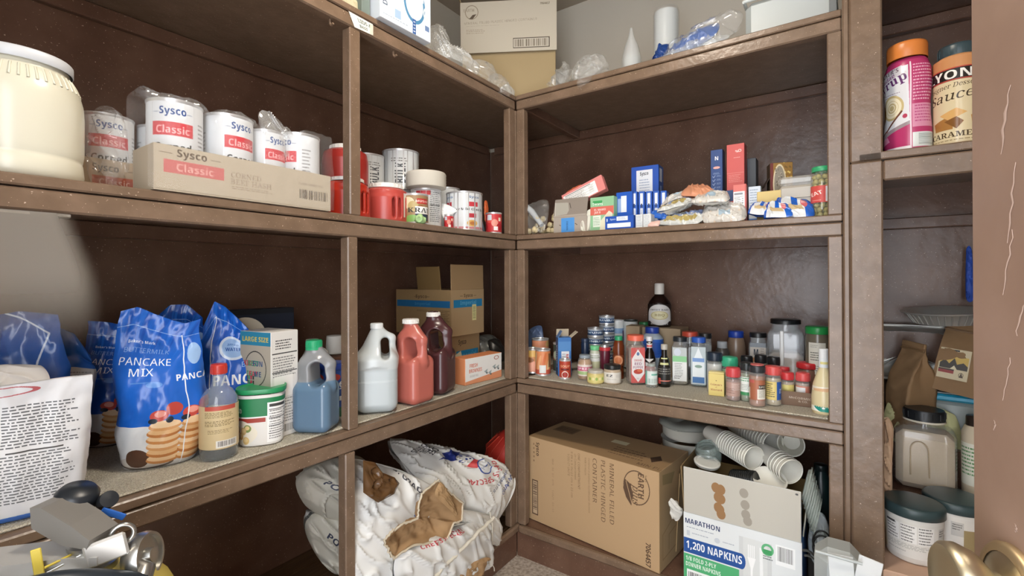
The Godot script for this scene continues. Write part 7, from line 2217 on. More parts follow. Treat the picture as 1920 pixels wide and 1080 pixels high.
	soft_thing("tissue", "white crumpled tissue wedged between the large carton and the napkin carton", "tissue", [Vector3(0.655, 0.33, 0.0), Vector3(0.688, 0.35, 0.004), Vector3(0.69, 0.40, 0.006), Vector3(0.64, 0.43, 0.0)], 0.01, 0.008, 0.014, 20.0, 4, hexm("cfcdc6", 0.8), null, Rect2(0, 0, 1, 1), "", 0.4)
	# the corner by the post
	var db := bottle("spray_bottle", "dark green bottle behind the napkin carton beside the right post", "bottle", Vector3(1.085, PLAT + 0.2, -0.23), 0, [[0.0, 0.0], [0.036, 0.0], [0.039, 0.006], [0.039, 0.13], [0.03, 0.17], [0.02, 0.185], [0.018, 0.2]], hexm("16292a", 0.3), [0.02, 0.02, 0.2, "0f1a1b"])
	carton("box", "dark box on the platform under the dark green bottle", "box", Vector3(1.075, PLAT, -0.17), 0, Vector3(0.05, 0.198, 0.12), hexm("2a2622", 0.7))
	film("plastic_bag", "translucent white bag holding a black cable beside the right post", [Vector3(1.05, 0.30, -0.06), Vector3(1.125, 0.28, -0.05), Vector3(1.11, 0.45, -0.1), Vector3(1.06, 0.44, -0.1)], 0.03, 0.02, 0.014, 12.0, 4, 0.75, "c9cfcf")
	var cb := []
	for k in 41:
		var a := k / 40.0 * TAU * 1.6
		cb.append(Vector3(1.092 + 0.022 * cos(a), 0.395 + 0.032 * sin(a) - 0.03 * k / 40.0, -0.03 + 0.006 * sin(a * 0.7)))
	var ct := thing("cable", "black looped cable hanging on the translucent bag", "cable", Vector3(0, 0, 0))
	part(ct, "cord", MB.new().tube(cb, 0.0028, 8).mesh(), hexm("141414", 0.4))
	part(ct, "plug", box(Vector3(0.018, 0.03, 0.014), 0.003), hexm("161616", 0.4), Vector3(1.09, 0.345, -0.02), Vector3(0, 0, 20))
	# bin with papers on the floor in front
	var bin := thing("bin", "pale grey plastic bin standing before the right post", "bin", Vector3(1.135, 0.0, 0.115), 0)
	part(bin, "body", box(Vector3(0.11, 0.46, 0.12), 0.03), hexm("aeb4b3", 0.4))
	part(bin, "rim", MB.new().tube([Vector3(-0.05, 0.463, 0.078), Vector3(0.05, 0.463, 0.078)], 0.004, 8).mesh(), hexm("b9bfbe", 0.4))
	var pa := thing("paper", "white folded papers sticking out of the grey bin", "paper", Vector3(1.155, 0.3, 0.19), 0)
	part(pa, "sheet", box(Vector3(0.055, 0.165, 0.004), 0.001), hexm("d8dcdd", 0.7), Vector3(-0.005, 0, 0.005), Vector3(-6, 0, 4))
	part(pa, "sheet", box(Vector3(0.05, 0.175, 0.004), 0.001), hexm("e0e3e4", 0.7), Vector3(0.018, 0, -0.004), Vector3(-4, 0, -10))
	var tw := []
	for k in 21:
		var t := k / 20.0
		tw.append(Vector3(1.05 + 0.1 * t, 0.39 - 0.1 * t * t + 0.02 * sin(t * 5.0), 0.06 + 0.13 * t))
	var c2 := thing("cable", "flat black cable running over the grey bin towards the papers", "cable", Vector3.ZERO)
	part(c2, "cord", MB.new().tube(tw, 0.0035, 8).mesh(), hexm("1c1d1d", 0.4))
	part(c2, "cord", MB.new().tube(tw.map(func(q): return q + Vector3(0.004, -0.012, 0.004)), 0.003, 8).mesh(), hexm("2a2b2b", 0.4))

# ------------------------------------------------------------------ the narrow cabinet at the right
func cabinet_things() -> void:
	var u := 1.536
	# two sauce bottles
	var a := print_label(420, 520, "b5386a", 1)
	a.poly([0, 0.1, 0.58, 0.05, 0.6, 0.7, 0.0, 0.92], "dfe0e4")
	a.poly([0.0, 0.12, 0.5, 0.04, 0.56, 0.14, 0.0, 0.24], "c9c6cc")
	a.text("UCKER'S", 0.3, 0.1, 0.05, "6d5a66", "Droid Sans", true, -0.12)
	a.text("Syrup", 0.32, 0.24, 0.1, "5c2f66", "Droid Serif", true, -0.32)
	a.text("Sundae", 0.26, 0.17, 0.05, "8c5a86", "Droid Serif", true, -0.3)
	a.rows(0.22, 0.34, 0.3, 0.05, 2, "a79aa8", 3)
	a.oval(0.36, 0.5, 0.17, 0.14, "c9b684")
	for k in 3: a.oval(0.36, 0.5, 0.14 - 0.045 * k, 0.115 - 0.037 * k, "ece3c6", 0.72)
	a.oval(0.12, 0.55, 0.12, 0.12, "8d6a3c")
	a.line([0.1, 0.82, 0.3, 0.74, 0.5, 0.56], 0.02, "6d4638")
	a.oval(0.54, 0.62, 0.03, 0.025, "b5405c")
	a.oval(0.3, 0.78, 0.03, 0.025, "a5344c")
	a.poly([0.0, 0.84, 0.6, 0.68, 0.6, 0.72, 0.0, 0.9], "9c8f94")
	a.poly([0.0, 0.88, 0.3, 0.82, 0.34, 0.88, 0.0, 0.95], "d48aa8")
	a.box(0.6, 0.02, 0.02, 0.98, "e8d5de")
	a.rows(0.64, 0.06, 0.34, 0.42, 12, "e3a9c0", 3)
	a.box(0.63, 0.5, 0.36, 0.26, "d68fac")
	a.rows(0.66, 0.52, 0.3, 0.2, 6, "b5507e", 6)
	a.box(0.63, 0.82, 0.36, 0.16, "dfe5e3")
	a.bars(0.7, 0.83, 0.24, 0.13, true, "6d7a78")
	a.box(0, 0.96, 0.6, 0.04, "e3dfe2")
	bottle("syrup_bottle", "magenta and white dessert syrup bottle with broad orange cap, upper cabinet shelf", "bottle", Vector3(1.3, u, -0.068), -22, [[0.0, 0.0], [0.05, 0.0], [0.054, 0.006], [0.054, 0.06], [0.051, 0.1], [0.0505, 0.14], [0.054, 0.19], [0.053, 0.23], [0.046, 0.255], [0.041, 0.262]], hexm("b5386a", 0.3), [0.046, 0.046, 0.262, "d9813c"], [[a, 0.005, 0.135, 190, 0.0546, 0, 0.0546]], "", 0.8)
	var sy := get_node("syrup_bottle_001")
	# the label goes right up the waisted body
	for c in sy.get_children():
		if c.name == "label": c.free()
	var mb := MB.new()
	mb.lathe([[0.0546, 0.004], [0.0546, 0.06], [0.0517, 0.1], [0.0512, 0.14], [0.0546, 0.19], [0.0536, 0.23], [0.047, 0.252]], 24, -1.75, 1.75, a.rect, 0.8)
	part(sy, "label", mb.mesh(), a.m)
	part(sy, "cap_hole", lathe([[0.0, 0.0], [0.004, 0.0], [0.004, 0.001], [0.0, 0.001]], 12), hexm("4a2a12"), Vector3(0.0, 0.288, 0.0375), Vector3(90, 0, 0))
	var b := print_label(420, 460, "d9c9a4", 1)
	b.box(0, 0, 1, 0.13, "c98d5c")
	b.box(0, 0.13, 1, 0.15, "221d1a")
	b.box(0, 0.13, 1, 0.015, "b5453a")
	b.box(0, 0.265, 1, 0.015, "b5453a")
	b.text("LYONS", 0.46, 0.205, 0.1, "f0eee8", "Droid Sans", true, 0, 0.7)
	b.text("Designer Dessert", 0.42, 0.34, 0.05, "4a3a28", "Droid Serif", false, -0.06, 0.7, 0.3)
	b.text("Sauce", 0.42, 0.45, 0.1, "3a2c1e", "Droid Serif", false, -0.08, 0.56, 0.3)
	b.oval(0.86, 0.5, 0.16, 0.14, "a58f68", 0.95)
	b.poly([0.3, 0.66, 0.5, 0.6, 0.62, 0.66, 0.42, 0.74], "d6a868")
	b.poly([0.2, 0.74, 0.36, 0.7, 0.46, 0.76, 0.46, 0.84, 0.22, 0.84], "a5743c")
	b.poly([0.66, 0.7, 0.84, 0.68, 0.86, 0.8, 0.68, 0.83], "b98648")
	b.poly([0.36, 0.74, 0.5, 0.7, 0.58, 0.76, 0.5, 0.84], "7d5226")
	b.text("CARAMEL", 0.45, 0.9, 0.06, "4a3a28", "Droid Serif", true, 0, 0.6)
	b.rows(0.15, 0.96, 0.6, 0.02, 1, "8c7a58", 4)
	var ly := bottle("sauce_bottle", "cream caramel sauce bottle with dark cap and black name band beside the door", "bottle", Vector3(1.405, u, -0.06), -12, [[0.0, 0.0], [0.048, 0.0], [0.051, 0.006], [0.051, 0.22], [0.048, 0.234], [0.04, 0.24]], hexm("cf9462", 0.3), [0.0405, 0.032, 0.24, "34474e", 18], [[b, 0.004, 0.232, 200, 0.0516]])
	# hot tubs at the bottom
	var t := 0.377
	var tl := print_label(620, 220, "dedcd6", 0)
	tl.box(0, 0, 0.24, 1, "cfc39a")
	tl.oval(0.12, 0.55, 0.09, 0.25, "b98a5a", 0.6)
	tl.oval(0.08, 0.2, 0.05, 0.1, "7d8a4c")
	tl.oval(0.17, 0.3, 0.03, 0.12, "8d9a5c")
	tl.box(0.235, 0, 0.01, 1, "e6e2c8")
	for k in 3:
		tl.box(0.27 + 0.15 * k, 0.08, 0.14, 0.5, "ecebe8")
		tl.rows(0.275 + 0.15 * k, 0.1, 0.12, 0.5, 6, "6d6d6a", 3 + k)
	tl.box(0.27, 0.08, 0.1, 0.06, "333333")
	tl.rows(0.27, 0.64, 0.46, 0.14, 4, "a3a29c", 8)
	tl.rows(0.27, 0.84, 0.2, 0.06, 1, "a3a29c", 9)
	tl.box(0.76, 0.1, 0.1, 0.4, "c4c3bf")
	tl.rows(0.77, 0.16, 0.08, 0.2, 3, "4a4a48", 9)
	tl.box(0.86, 0.3, 0.14, 0.6, "a08f68")
	var tub_prof := [[0.0, 0.0], [0.056, 0.0], [0.062, 0.006], [0.068, 0.122], [0.068, 0.13]]
	var ta := bottle("tub", "white tub with dark teal lid and printed facts, nearest in the cabinet", "tub", Vector3(1.313, t, -0.118), -12, tub_prof, hexm("e2e0da", 0.35), [0.0725, 0.03, 0.129, "35474a"], [[tl, 0.018, 0.118, 230, 0.0632, 0, 0.0684]])
	var tb := bottle("tub", "second white tub with dark teal lid, behind the nearest one and beside the door", "tub", Vector3(1.418, t, -0.225), -75, [[0.0, 0.0], [0.056, 0.0], [0.064, 0.006], [0.07, 0.122], [0.07, 0.13]], hexm("e2e0da", 0.35), [0.0745, 0.03, 0.129, "35474a"], [[tl, 0.018, 0.118, 230, 0.0652, 0, 0.0704]])
	# square jar of beige powder on the step
	square_jar("powder_jar", "large square clear jar of beige powder with black ribbed lid", Vector3(1.365, 0.5, -0.362), -6, 0.155, 0.12, 0.225, [0.053, 0.034, "1e2226"], "c9b69a", 0.82, null, 0.1, 0.8, 0.12)
	var pj := get_node("powder_jar")
	part(pj, "lid_ring", lathe([[0.054, 0.0], [0.0545, 0.002], [0.0545, 0.004], [0.054, 0.006]], 40), hexm("d9d2c0", 0.4), Vector3(0, 0.217, 0))
	for k in 30:
		var an := TAU * k / 30
		part(pj, "lid_rib", box(Vector3(0.004, 0.02, 0.003), 0.0005), hexm("14181b", 0.35), Vector3(sin(an) * 0.0535, 0.229, cos(an) * 0.0535), Vector3(0, rad_to_deg(an), 0)) if k % 2 == 0 else null
	var grip := []
	for k in 17:
		var an := PI * k / 16.0
		grip.append(Vector3(-0.012 - 0.022 * cos(an), 0.13 + 0.03 * sin(an), 0.0605))
	grip.push_front(Vector3(-0.034, 0.05, 0.0605))
	grip.append(Vector3(0.012, 0.05, 0.0605))
	part(pj, "grip_outline", MB.new().tube(grip, 0.0022, 6, false).mesh(), hexm("b5a182", 0.4))
	soft_thing("plastic_bag", "pale yellow-green plastic bag bunched behind the square powder jar", "bag", [Vector3(1.26, 0.505, -0.435), Vector3(1.48, 0.505, -0.44), Vector3(1.465, 0.745, -0.44), Vector3(1.262, 0.765, -0.44)], 0.012, 0.012, 0.014, 10.0, 4, hexm("cfcf9a", 0.5))
	soft_thing("napkin", "peach crumpled paper left of the square powder jar", "paper", [Vector3(1.246, 0.505, -0.18), Vector3(1.268, 0.505, -0.17), Vector3(1.275, 0.73, -0.2), Vector3(1.25, 0.76, -0.21)], 0.008, 0.006, 0.008, 14.0, 9, hexm("cba98a", 0.7))
	var wl := print_label(90, 180, "dfe0d4", 0)
	wl.rows(0.1, 0.1, 0.6, 0.7, 8, "5c8a5a", 3)
	bottle("container", "cream container with green-lettered label between powder jar and door", "container", Vector3(1.492, 0.5, -0.36), -20, [[0.0, 0.0], [0.036, 0.0], [0.038, 0.005], [0.038, 0.2], [0.03, 0.222]], hexm("cbbfa8", 0.4), [0.028, 0.03, 0.222, "2c2420"], [[wl, 0.04, 0.17, 150, 0.0386]])
	# teal-lidded box behind
	var tc := thing("plastic_container", "grey clear box with bright teal lid behind the powder jar", "container", Vector3(1.445, 0.62, -0.495), -6)
	part(tc, "body", box(Vector3(0.2, 0.15, 0.09), 0.012), hexm("8f9896", 0.3))
	part(tc, "lid", box(Vector3(0.21, 0.022, 0.1), 0.006), hexm("1f95b8", 0.35), Vector3(0, 0.15, 0))
	part(tc, "lid_panel", box(Vector3(0.18, 0.004, 0.07), 0.001), hexm("9aa4a2", 0.3), Vector3(0, 0.172, 0))
	# paper coffee bags
	var kr := hexm("8d6f4e", 0.75)
	var cl := print_label(220, 260, "cdbf9c", 0)
	cl.box(0.12, 0.03, 0.5, 0.05, "221d18")
	cl.text("CALEDONIA", 0.45, 0.15, 0.06, "5c4a30", "Droid Serif", true)
	cl.box(0.05, 0.24, 0.9, 0.42, "c9a94c")
	cl.poly([0.05, 0.5, 0.2, 0.38, 0.35, 0.5, 0.5, 0.3, 0.6, 0.5, 0.8, 0.42, 0.95, 0.52, 0.95, 0.66, 0.05, 0.66], "2a2418")
	cl.poly([0.4, 0.66, 0.52, 0.54, 0.62, 0.66], "d9cfae")
	cl.box(0.04, 0.68, 0.5, 0.14, "8f2a26")
	cl.box(0.04, 0.68, 0.5, 0.04, "1e1712")
	cl.oval(0.78, 0.82, 0.08, 0.08, "4a3a28", 0.8)
	cl.poly([0.72, 0.9, 0.78, 0.74, 0.86, 0.9], "4a3a28")
	var b1 := gusset_bag("left brown paper coffee bag seen from its folded side", Vector3(1.335, 0.628, -0.455), -52, 0.085, 0.33, 0.1, kr, Vector2(0, -4))
	var b2 := gusset_bag("right brown paper coffee bag with a pictured cream label", Vector3(1.452, 0.799, -0.455), -14, 0.118, 0.225, 0.07, kr, Vector2(-6, -10))
	part(b2, "label", sheet(0.075, 0.1, cl.rect), cl.m, Vector3(-0.012, 0.045, 0.043), Vector3(-4, 0, 3))
	# foil pans at the back on a carton
	carton("box", "brown carton at the back of the cabinet carrying the foil pans", "box", Vector3(1.26, 0.62, -0.53), 0, Vector3(0.1, 0.19, 0.03), hexm("4a3a2a", 0.8))
	var foil := hexm("b9bab6", 0.3, 0.55)
	var fp := thing("foil_pan", "rectangular crinkled foil pan leaning at the left back of the cabinet", "pan", Vector3(1.345, 0.813, -0.556), 0, "", Vector2(84, 0))
	var rows := []
	var ns := FastNoiseLite.new()
	ns.seed = 4
	ns.frequency = 30.0
	for q in [[0.0, 0.002], [0.06, 0.002], [0.11, 0.003], [0.125, 0.03], [0.135, 0.06], [0.15, 0.062], [0.152, 0.058]]:
		var row := []
		for k in 49:
			var an := TAU * k / 48
			var cx := signf(cos(an)) * pow(absf(cos(an)), 0.35)
			var cz := signf(sin(an)) * pow(absf(sin(an)), 0.35)
			var n := ns.get_noise_2d(q[0] * cx * 3.0, q[0] * cz * 3.0) * 0.008
			row.append(Vector3(cx * q[0], q[1] + n, -cz * q[0] * 0.65 - 0.0975))
		rows.append(row)
	var mf := MB.new()
	mf.grid(rows)
	part(fp, "pan", mf.mesh(), foil)
	part(fp, "rim", MB.new().tube(rows[5], 0.003, 6, false).mesh(), foil)
	var rp := thing("foil_pan", "round foil pan lying on top of the other pans at the back of the cabinet", "pan", Vector3(1.432, 1.035, -0.43), 0, "", Vector2(4, 3))
	var pr := []
	for q in [[0.0, 0.0], [0.085, 0.0], [0.105, 0.035], [0.118, 0.037], [0.12, 0.041], [0.116, 0.042], [0.103, 0.039], [0.083, 0.003], [0.0, 0.003]]:
		pr.append(q)
	part(rp, "pan", lathe(pr, 48), foil)
	for k in 36:
		var an := TAU * k / 36
		part(rp, "flute", MB.new().tube([Vector3(sin(an) * 0.087, 0.002, cos(an) * 0.087), Vector3(sin(an) * 0.106, 0.034, cos(an) * 0.106)], 0.0022, 5, false).mesh(), foil)
	carton("box", "dark carton at the back right carrying the round foil pan", "box", Vector3(1.545, 0.62, -0.45), 0, Vector3(0.05, 0.412, 0.08), hexm("2a1d18", 0.8))
	soft_thing("strap", "blue strip of cloth hanging at the back of the cabinet beside the door", "cloth", [Vector3(1.487, 1.10, -0.5), Vector3(1.51, 1.10, -0.5), Vector3(1.508, 1.29, -0.52), Vector3(1.492, 1.29, -0.52)], 0.008, 0.006, 0.004, 20.0, 4, hexm("2a4fae", 0.6))

func gusset_bag(label: String, at: Vector3, turn: float, w: float, h: float, d: float, m: Material, lean: Vector2) -> Node3D:
	var o := thing("coffee_bag", label, "bag", at, turn, "", lean)
	var mb := MB.new()
	var rows := []
	var ns := FastNoiseLite.new()
	ns.seed = int(h * 100)
	ns.frequency = 16.0
	for j in 25:
		var v := j / 24.0
		var dep := d / 2 * (1.0 - smoothstep(0.55, 0.97, v)) + 0.002
		var tuck := w * 0.14 * smoothstep(0.3, 0.9, v)
		var row := []
		var prof := [Vector2(-1, 1), Vector2(0, 1), Vector2(1, 1), Vector2(1, 0), Vector2(1, -1), Vector2(0, -1), Vector2(-1, -1), Vector2(-1, 0), Vector2(-1, 1)]
		for k in 8:
			for s in 5:
				var q: Vector2 = prof[k].lerp(prof[k + 1], s / 5.0)
				var tx := tuck * (1.0 - absf(q.y)) * (1.0 if absf(q.x) > 0.99 else 0.0)
				var p := Vector3(q.x * w / 2 - signf(q.x) * tx, v * h, q.y * dep)
				p += Vector3(0, 0, ns.get_noise_3dv(p) * 0.008 * smoothstep(0.0, 0.2, v))
				row.append(p)
		row.append(row[0])
		rows.append(row)
	mb.grid(rows)
	part(o, "body", mb.mesh(), m)
	part(o, "folded_top", box(Vector3(w * 1.02, 0.018, 0.009), 0.002), m, Vector3(0, h - 0.012, 0.003), Vector3(-10, 0, 0))
	part(o, "tin_tie", box(Vector3(w * 1.05, 0.006, 0.003), 0.001), hexm("7d6142", 0.6), Vector3(0, h - 0.022, 0.008))
	return o

# ------------------------------------------------------------------ on the uppermost shelf, and the added haze sheet
func top_shelf() -> void:
	var y := TOP
	var gl := print_label(440, 340, "dde5ee", 0)
	gl.box(0, 0, 1, 0.55, "d3e0ee")
	gl.oval(0.66, 0.42, 0.22, 0.38, "4f86ae", 0.82)
	gl.oval(0.64, 0.28, 0.18, 0.32, "dfe6ea")
	gl.box(0.4, 0.0, 0.45, 0.32, "d9e2ea")
	gl.box(0.62, 0.72, 0.07, 0.28, "3a5f9c")
	for k in 4: gl.box(0.635, 0.76 + 0.06 * k, 0.04, 0.02, "dbe4ee")
	gl.text("Daylux", 0.1, 0.5, 0.11, "56657a", "Droid Sans", true, -PI / 2)
	gl.box(0.27, 0.72, 0.12, 0.16, "9fb9d6")
	gl.box(0.38, 0.3, 0.008, 0.5, "aebccb")
	gl.oval(0.9, 0.5, 0.06, 0.12, "d3dbe0", 0.6)
	gl.box(0.88, 0.72, 0.09, 0.1, "6d86b0")
	gl.rows(0.05, 0.9, 0.5, 0.05, 1, "a3b2c2", 4)
	carton("glove_box", "white and blue disposable glove box at the edge of the top left shelf", "box", Vector3(0.022, y, 0.64), 88, Vector3(0.205, 0.17, 0.085), hexm("d3dbe4", 0.5), {"front": gl})
	soft_thing("paper_packet", "yellowish crumpled packet left of the glove box", "packet", [Vector3(-0.06, y, 0.87), Vector3(-0.03, y, 0.76), Vector3(-0.1, y + 0.12, 0.76), Vector3(-0.12, y + 0.12, 0.86)], 0.02, 0.02, 0.008, 12.0, 4, hexm("b9b193", 0.7))
	carton("box", "grey-green box edge directly left of the glove box", "box", Vector3(-0.02, y, 0.763), 90, Vector3(0.03, 0.15, 0.08), hexm("6d7a74", 0.6))
	# note on the rail
	var nt := print_label(110, 60, "dcdbd4", 0)
	nt.text("LIDS &", 0.6, 0.3, 0.25, "4a5a58", "Droid Sans", true)
	nt.text("BAGS", 0.5, 0.7, 0.22, "4a5a58", "Droid Sans", true)
	var note := thing("paper_note", "torn white paper note taped to the top rail above the left post", "note", Vector3(0.0012, TOP - 0.061, 0.80), 90)
	var nm := MB.new()
	nm.quad(Vector3(-0.02, 0.0, 0), Vector3(0.045, 0.003, 0), Vector3(0.045, 0.036, 0), Vector3(-0.04, 0.037, 0), nt.rect)
	part(note, "sheet", nm.mesh(), nt.m)
	part(note, "tape", box(Vector3(0.012, 0.03, 0.0004), 0.0001), hexm("cfcabb", 0.4), Vector3(0.04, 0.003, 0.0003))
	# carton in the corner
	var cp := print_label(420, 200, "c4bcab", 2)
	cp.oval(0.12, 0.2, 0.07, 0.14, "8d7f6c", 0.9)
	cp.text("EARTH", 0.09, 0.16, 0.06, "8d7f6c")
	cp.poly([0.09, 0.33, 0.13, 0.25, 0.17, 0.24, 0.13, 0.33], "5c4f40")
	cp.text("MINERAL FILLED PLASTIC HINGED CONTAINER", 0.42, 0.4, 0.045, "9c907e", "Droid Sans", false, -0.02, 0.76)
	cp.rows(0.06, 0.47, 0.4, 0.02, 1, "a89c8a", 3)
	cp.rows(0.06, 0.54, 0.2, 0.1, 3, "a89c8a", 5)
	cp.box(0.55, 0.74, 0.38, 0.2, "4a4034")
	cp.box(0.557, 0.755, 0.366, 0.17, "c9c2b3")
	cp.bars(0.57, 0.77, 0.34, 0.14, false, "6d6252")
	cp.text("7064457", 0.88, 0.09, 0.04, "6d6252", "Droid Sans", true)
	var tan_m := hexm("a8946f", 0.8)
	var cb := thing("cardboard_box", "tan carton with printed hanging flap in the corner of the top shelf", "box", Vector3(-0.145, y, -0.18), 29.9)
	part(cb, "body", box(Vector3(0.418, 0.44, 0.29), 0.002), tan_m)
	var fl := part(cb, "front_flap", box(Vector3(0.428, 0.222, 0.005), 0.001), hexm("c4bcab", 0.8), Vector3(0, 0.222, 0.158), Vector3(3, 0, 0))
	part(fl, "printed_face", sheet(0.426, 0.22, cp.rect), cp.m, Vector3(0, 0.001, 0.003))
	part(cb, "top_flap", box(Vector3(0.2, 0.1, 0.004), 0.001), hexm("b5a788", 0.8), Vector3(-0.09, 0.435, 0.12), Vector3(-62, 0, 0))
	part(cb, "top_flap", box(Vector3(0.004, 0.12, 0.28), 0.001), hexm("9c8a68", 0.8), Vector3(-0.205, 0.43, 0.0), Vector3(0, 0, 20))
	# clear bags along the left edge
	var gb := "clear plastic bags along the top shelf edges"
	var L := [
		[[-0.05, 0.0, 0.50], [-0.01, 0.0, 0.36], [-0.09, 0.15, 0.37], [-0.12, 0.12, 0.46], "clear crumpled bag directly right of the glove box, tallest of the left row"],
		[[-0.02, 0.0, 0.42], [0.0, 0.0, 0.22], [-0.08, 0.085, 0.21], [-0.09, 0.09, 0.4], "milky crumpled bag second along the left top edge"],
		[[-0.02, 0.0, 0.24], [0.0, 0.0, 0.1], [-0.08, 0.075, 0.08], [-0.09, 0.09, 0.24], "clear crumpled bag third along the left top edge"],
		[[0.004, -0.03, 0.13], [0.012, -0.035, 0.035], [-0.06, 0.07, 0.0], [-0.07, 0.08, 0.12], "clear bag drooping over the left top edge near the corner"],
		[[-0.02, 0.0, 0.06], [0.008, -0.02, 0.0], [-0.05, 0.03, -0.05], [-0.07, 0.05, 0.02], "small white bag end at the very corner of the top shelves"]]
	for k in L.size():
		var q: Array = L[k]
		var cs := []
		for i in 4: cs.append(Vector3(q[i][0], y + q[i][1], q[i][2]))
		film("plastic_bag", q[4], cs, 0.035, 0.025, 0.02, 11.0, 30 + k, [0.14, 0.28, 0.16, 0.14, 0.4][k], "e9ecea", gb)
	var R := [
		[[0.12, 0.0, -0.03], [0.25, 0.0, -0.02], [0.24, 0.1, -0.07], [0.17, 0.09, -0.08], "clear crumpled bag nearest the corner on the right top shelf"],
		[[0.23, 0.0, -0.03], [0.40, 0.0, -0.02], [0.40, 0.09, -0.07], [0.27, 0.12, -0.08], "clear crumpled bag second from the corner on the right top shelf"],
		[[0.29, -0.045, 0.006], [0.335, -0.05, 0.008], [0.40, 0.05, -0.04], [0.33, 0.055, -0.04], "clear bag end hanging over the right top shelf edge"]]
	for k in R.size():
		var q: Array = R[k]
		var cs := []
		for i in 4: cs.append(Vector3(q[i][0], y + q[i][1], q[i][2]))
		film("plastic_bag", q[4], cs, 0.03, 0.02, 0.018, 12.0, 40 + k, [0.16, 0.14, 0.12][k], "e9ecea", gb)
	# sleeves of cups
	var cone := thing("cup_sleeve", "clear sleeve of plastic cups tapering to a twisted top", "cups", Vector3(0.426, y, -0.239), 0)
	part(cone, "sleeve", lathe([[0.0, 0.0], [0.042, 0.0], [0.043, 0.02], [0.041, 0.13], [0.03, 0.18], [0.012, 0.225], [0.006, 0.262], [0.0, 0.264]], 28), clear("eef1f0", 0.35, 0.1))
	part(cone, "cups", lathe([[0.0, 0.004], [0.036, 0.004], [0.037, 0.06], [0.034, 0.062], [0.036, 0.1], [0.033, 0.102], [0.035, 0.14], [0.02, 0.145], [0.0, 0.145]], 28), hexm("d9dedd", 0.4))
	var slv := thing("cup_sleeve", "taller sleeve of clear plastic cups behind the blue bag", "cups", Vector3(0.568, y, -0.25), 0)
	var sp := [[0.0, 0.0], [0.04, 0.0]]
	for k in 26:
		sp.append([0.046 + 0.002 * (k % 2), 0.01 + 0.0105 * k])
	sp.append_array([[0.046, 0.285], [0.04, 0.288], [0.0, 0.288]])
	part(slv, "cups", lathe(sp, 32), hexm("d3d8d8", 0.35))
	part(slv, "sleeve", lathe([[0.051, 0.0], [0.0515, 0.28], [0.047, 0.297], [0.02, 0.3], [0.0, 0.3]], 32), clear("eef1f0", 0.1, 0.08))
	# blue bag in film
	soft_thing("blue_bag", "rolled dark blue bag with bunched end lying on the right top shelf", "bag", [Vector3(0.605, y + 0.005, -0.07), Vector3(0.80, y + 0.04, -0.06), Vector3(0.80, y + 0.125, -0.12), Vector3(0.62, y + 0.085, -0.13)], 0.022, 0.02, 0.009, 12.0, 4, hexm("2a5aa6", 0.3))
	soft_thing("blue_bag", "bunched navy end of the blue bag at the shelf edge", "bag", [Vector3(0.575, y, -0.045), Vector3(0.615, y - 0.001, -0.04), Vector3(0.635, y + 0.075, -0.08), Vector3(0.595, y + 0.08, -0.08)], 0.014, 0.01, 0.012, 20.0, 9, hexm("1e3f7e", 0.3))
	film("plastic_bag", "clear bag around the rolled blue bag, standing up at its right end", [Vector3(0.6, y + 0.0, -0.035), Vector3(0.87, y + 0.0, -0.03), Vector3(0.885, y + 0.155, -0.08), Vector3(0.64, y + 0.075, -0.08)], 0.03, 0.03, 0.014, 10.0, 12, 0.08, "eef1f1", gb)
	film("plastic_bag", "pale flat bag under the rolled blue bag", [Vector3(0.60, y + 0.0, -0.02), Vector3(0.85, y + 0.0, -0.02), Vector3(0.83, y + 0.05, -0.06), Vector3(0.62, y + 0.035, -0.06)], 0.012, 0.01, 0.01, 10.0, 14, 0.25, "dfe6ea", gb)
	# long white bin
	var tb := thing("storage_bin", "long translucent white plastic bin at the right end of the top shelf", "bin", Vector3(1.0, y, -0.32), 0)
	part(tb, "body", box(Vector3(0.27, 0.2, 0.26), 0.02), hexm("c4cbca", 0.35))
	part(tb, "rim", MB.new().tube([Vector3(-0.137, 0.2, 0.135), Vector3(0.137, 0.2, 0.135), Vector3(0.137, 0.2, -0.135), Vector3(-0.137, 0.2, -0.135), Vector3(-0.137, 0.2, 0.135)], 0.006, 8).mesh(), hexm("d9dfdd", 0.35))
	# grey haze at the far left, made as an added translucent sheet
	var rows := []
	for j in 21:
		var v := j / 20.0
		var row := []
		for i in 41:
			var u := i / 40.0
			var zr := 1.40 - 0.02 * smoothstep(0.0, 0.5, 1.0 - v) + 0.025 * pow(v, 4.0)
			row.append(Vector3(0.004 + 0.006 * sin(u * 9.0) * (1.0 - v), 1.0 + 0.306 * v, lerpf(1.62, zr, u)))
		rows.append(row)
	var mb := MB.new()
	mb.grid(rows)
	var arr := []
	arr.resize(Mesh.ARRAY_MAX)
	arr[Mesh.ARRAY_VERTEX] = mb.V
	arr[Mesh.ARRAY_NORMAL] = mb.N
	arr[Mesh.ARRAY_INDEX] = mb.I
	var col := PackedColorArray()
	for q in mb.U:   # haze put into the alpha: densest at the top, fading down and rightwards
		col.append(Color(1, 1, 1, 0.72 * (1.0 - smoothstep(0.3, 0.82, q.y)) * (1.0 - smoothstep(0.82, 1.0, q.x))))
	arr[Mesh.ARRAY_COLOR] = col
	var am := ArrayMesh.new()
	am.add_surface_from_arrays(Mesh.PRIMITIVE_TRIANGLES, arr)
	var sh := thing("haze_sheet", "added translucent grey sheet standing in for haze below the middle shelf, far left", "haze sheet", Vector3.ZERO)
	var fm := mat(Color.html("8f887e"), 0.5, 0.0, {"transparency": BaseMaterial3D.TRANSPARENCY_ALPHA, "vertex_color_use_as_albedo": true, "cull_mode": BaseMaterial3D.CULL_DISABLED})
	part(sh, "sheet", am, fm)
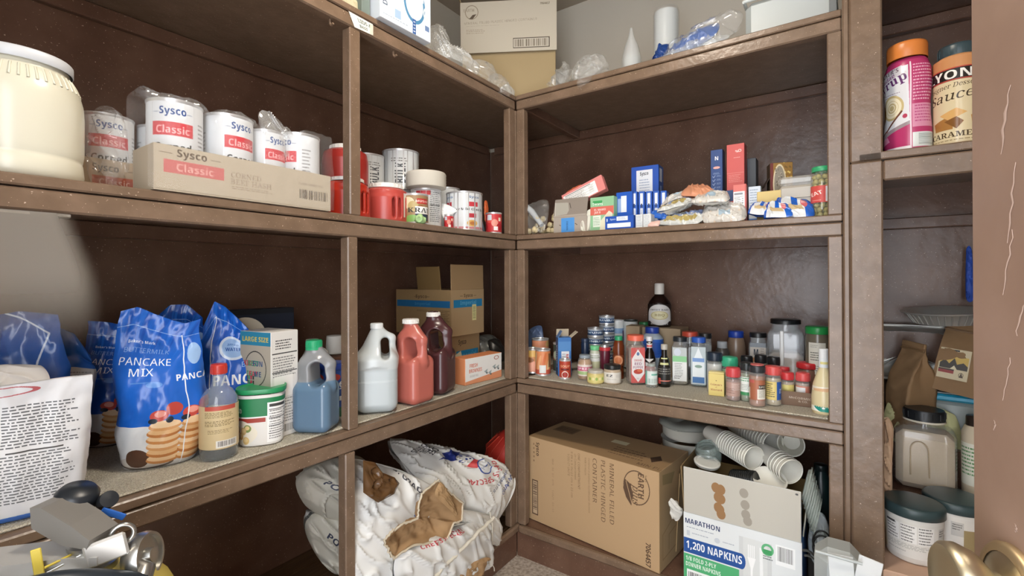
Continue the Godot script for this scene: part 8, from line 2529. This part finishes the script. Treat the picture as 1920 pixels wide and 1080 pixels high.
	part(sh, "haze_top_strip", box(Vector3(0.002, 0.005, 0.2), 0.0005), hexm("8a8378", 0.5), Vector3(0.003, 1.3, 1.53))

func _ready() -> void:
	# camera: lens shifted upwards, level
	var cam := Camera3D.new()
	cam.name = "camera"
	add_child(cam)
	cam.projection = Camera3D.PROJECTION_FRUSTUM
	cam.near = 0.05
	cam.far = 50.0
	cam.size = 1080.0 / 888.143 * 0.05
	cam.frustum_offset = Vector2(0, -21.756 / 888.143 * 0.05)
	cam.position = Vector3(1.1419, 1.1903, 1.6786)
	cam.basis = Basis.from_euler(Vector3(0.001759, 0.6061, -0.00379))
	cam.current = true
	var we := WorldEnvironment.new()
	we.name = "world_environment"
	var env := Environment.new()
	env.background_mode = Environment.BG_COLOR
	env.background_color = Color(0.96, 0.975, 1.0)
	env.background_energy_multiplier = 9.6
	env.tonemap_mode = Environment.TONE_MAPPER_LINEAR
	env.tonemap_exposure = 0.81
	env.sdfgi_enabled = true
	env.ssao_enabled = true
	env.ssil_enabled = true
	we.environment = env
	add_child(we)
	# the ceiling fitting and its light
	var lamp := thing("ceiling_lamp", "round white ceiling light in the middle of the pantry ceiling", "lamp", Vector3(0.62, 2.635, 0.95))
	part(lamp, "base", lathe([[0.0, -0.03], [0.13, -0.03], [0.14, -0.02], [0.14, 0.0]], 40), hexm("dddddd", 0.4))
	part(lamp, "diffuser", lathe([[0.0, -0.075], [0.06, -0.07], [0.1, -0.055], [0.125, -0.031]], 40), hexm("ffffff", 0.4, 0.0, {"emission_enabled": true, "emission": Color(1.0, 0.95, 0.88), "emission_energy_multiplier": 3.0}))
	var ol := AreaLight3D.new()
	ol.name = "ceiling_light"
	ol.area_size = Vector2(0.2, 0.2)
	ol.light_color = Color(1.0, 0.95, 0.88)
	ol.light_energy = 2.3
	ol.shadow_enabled = true
	ol.position = Vector3(0.62, 2.55, 0.95)
	ol.rotation_degrees.x = -90
	ol.set("area_range", 8.0)
	add_child(ol)
	make_materials()
	build_room()
	build_shelving()
	build_cabinet()
	build_door()
	build_things()
	finish_atlas()
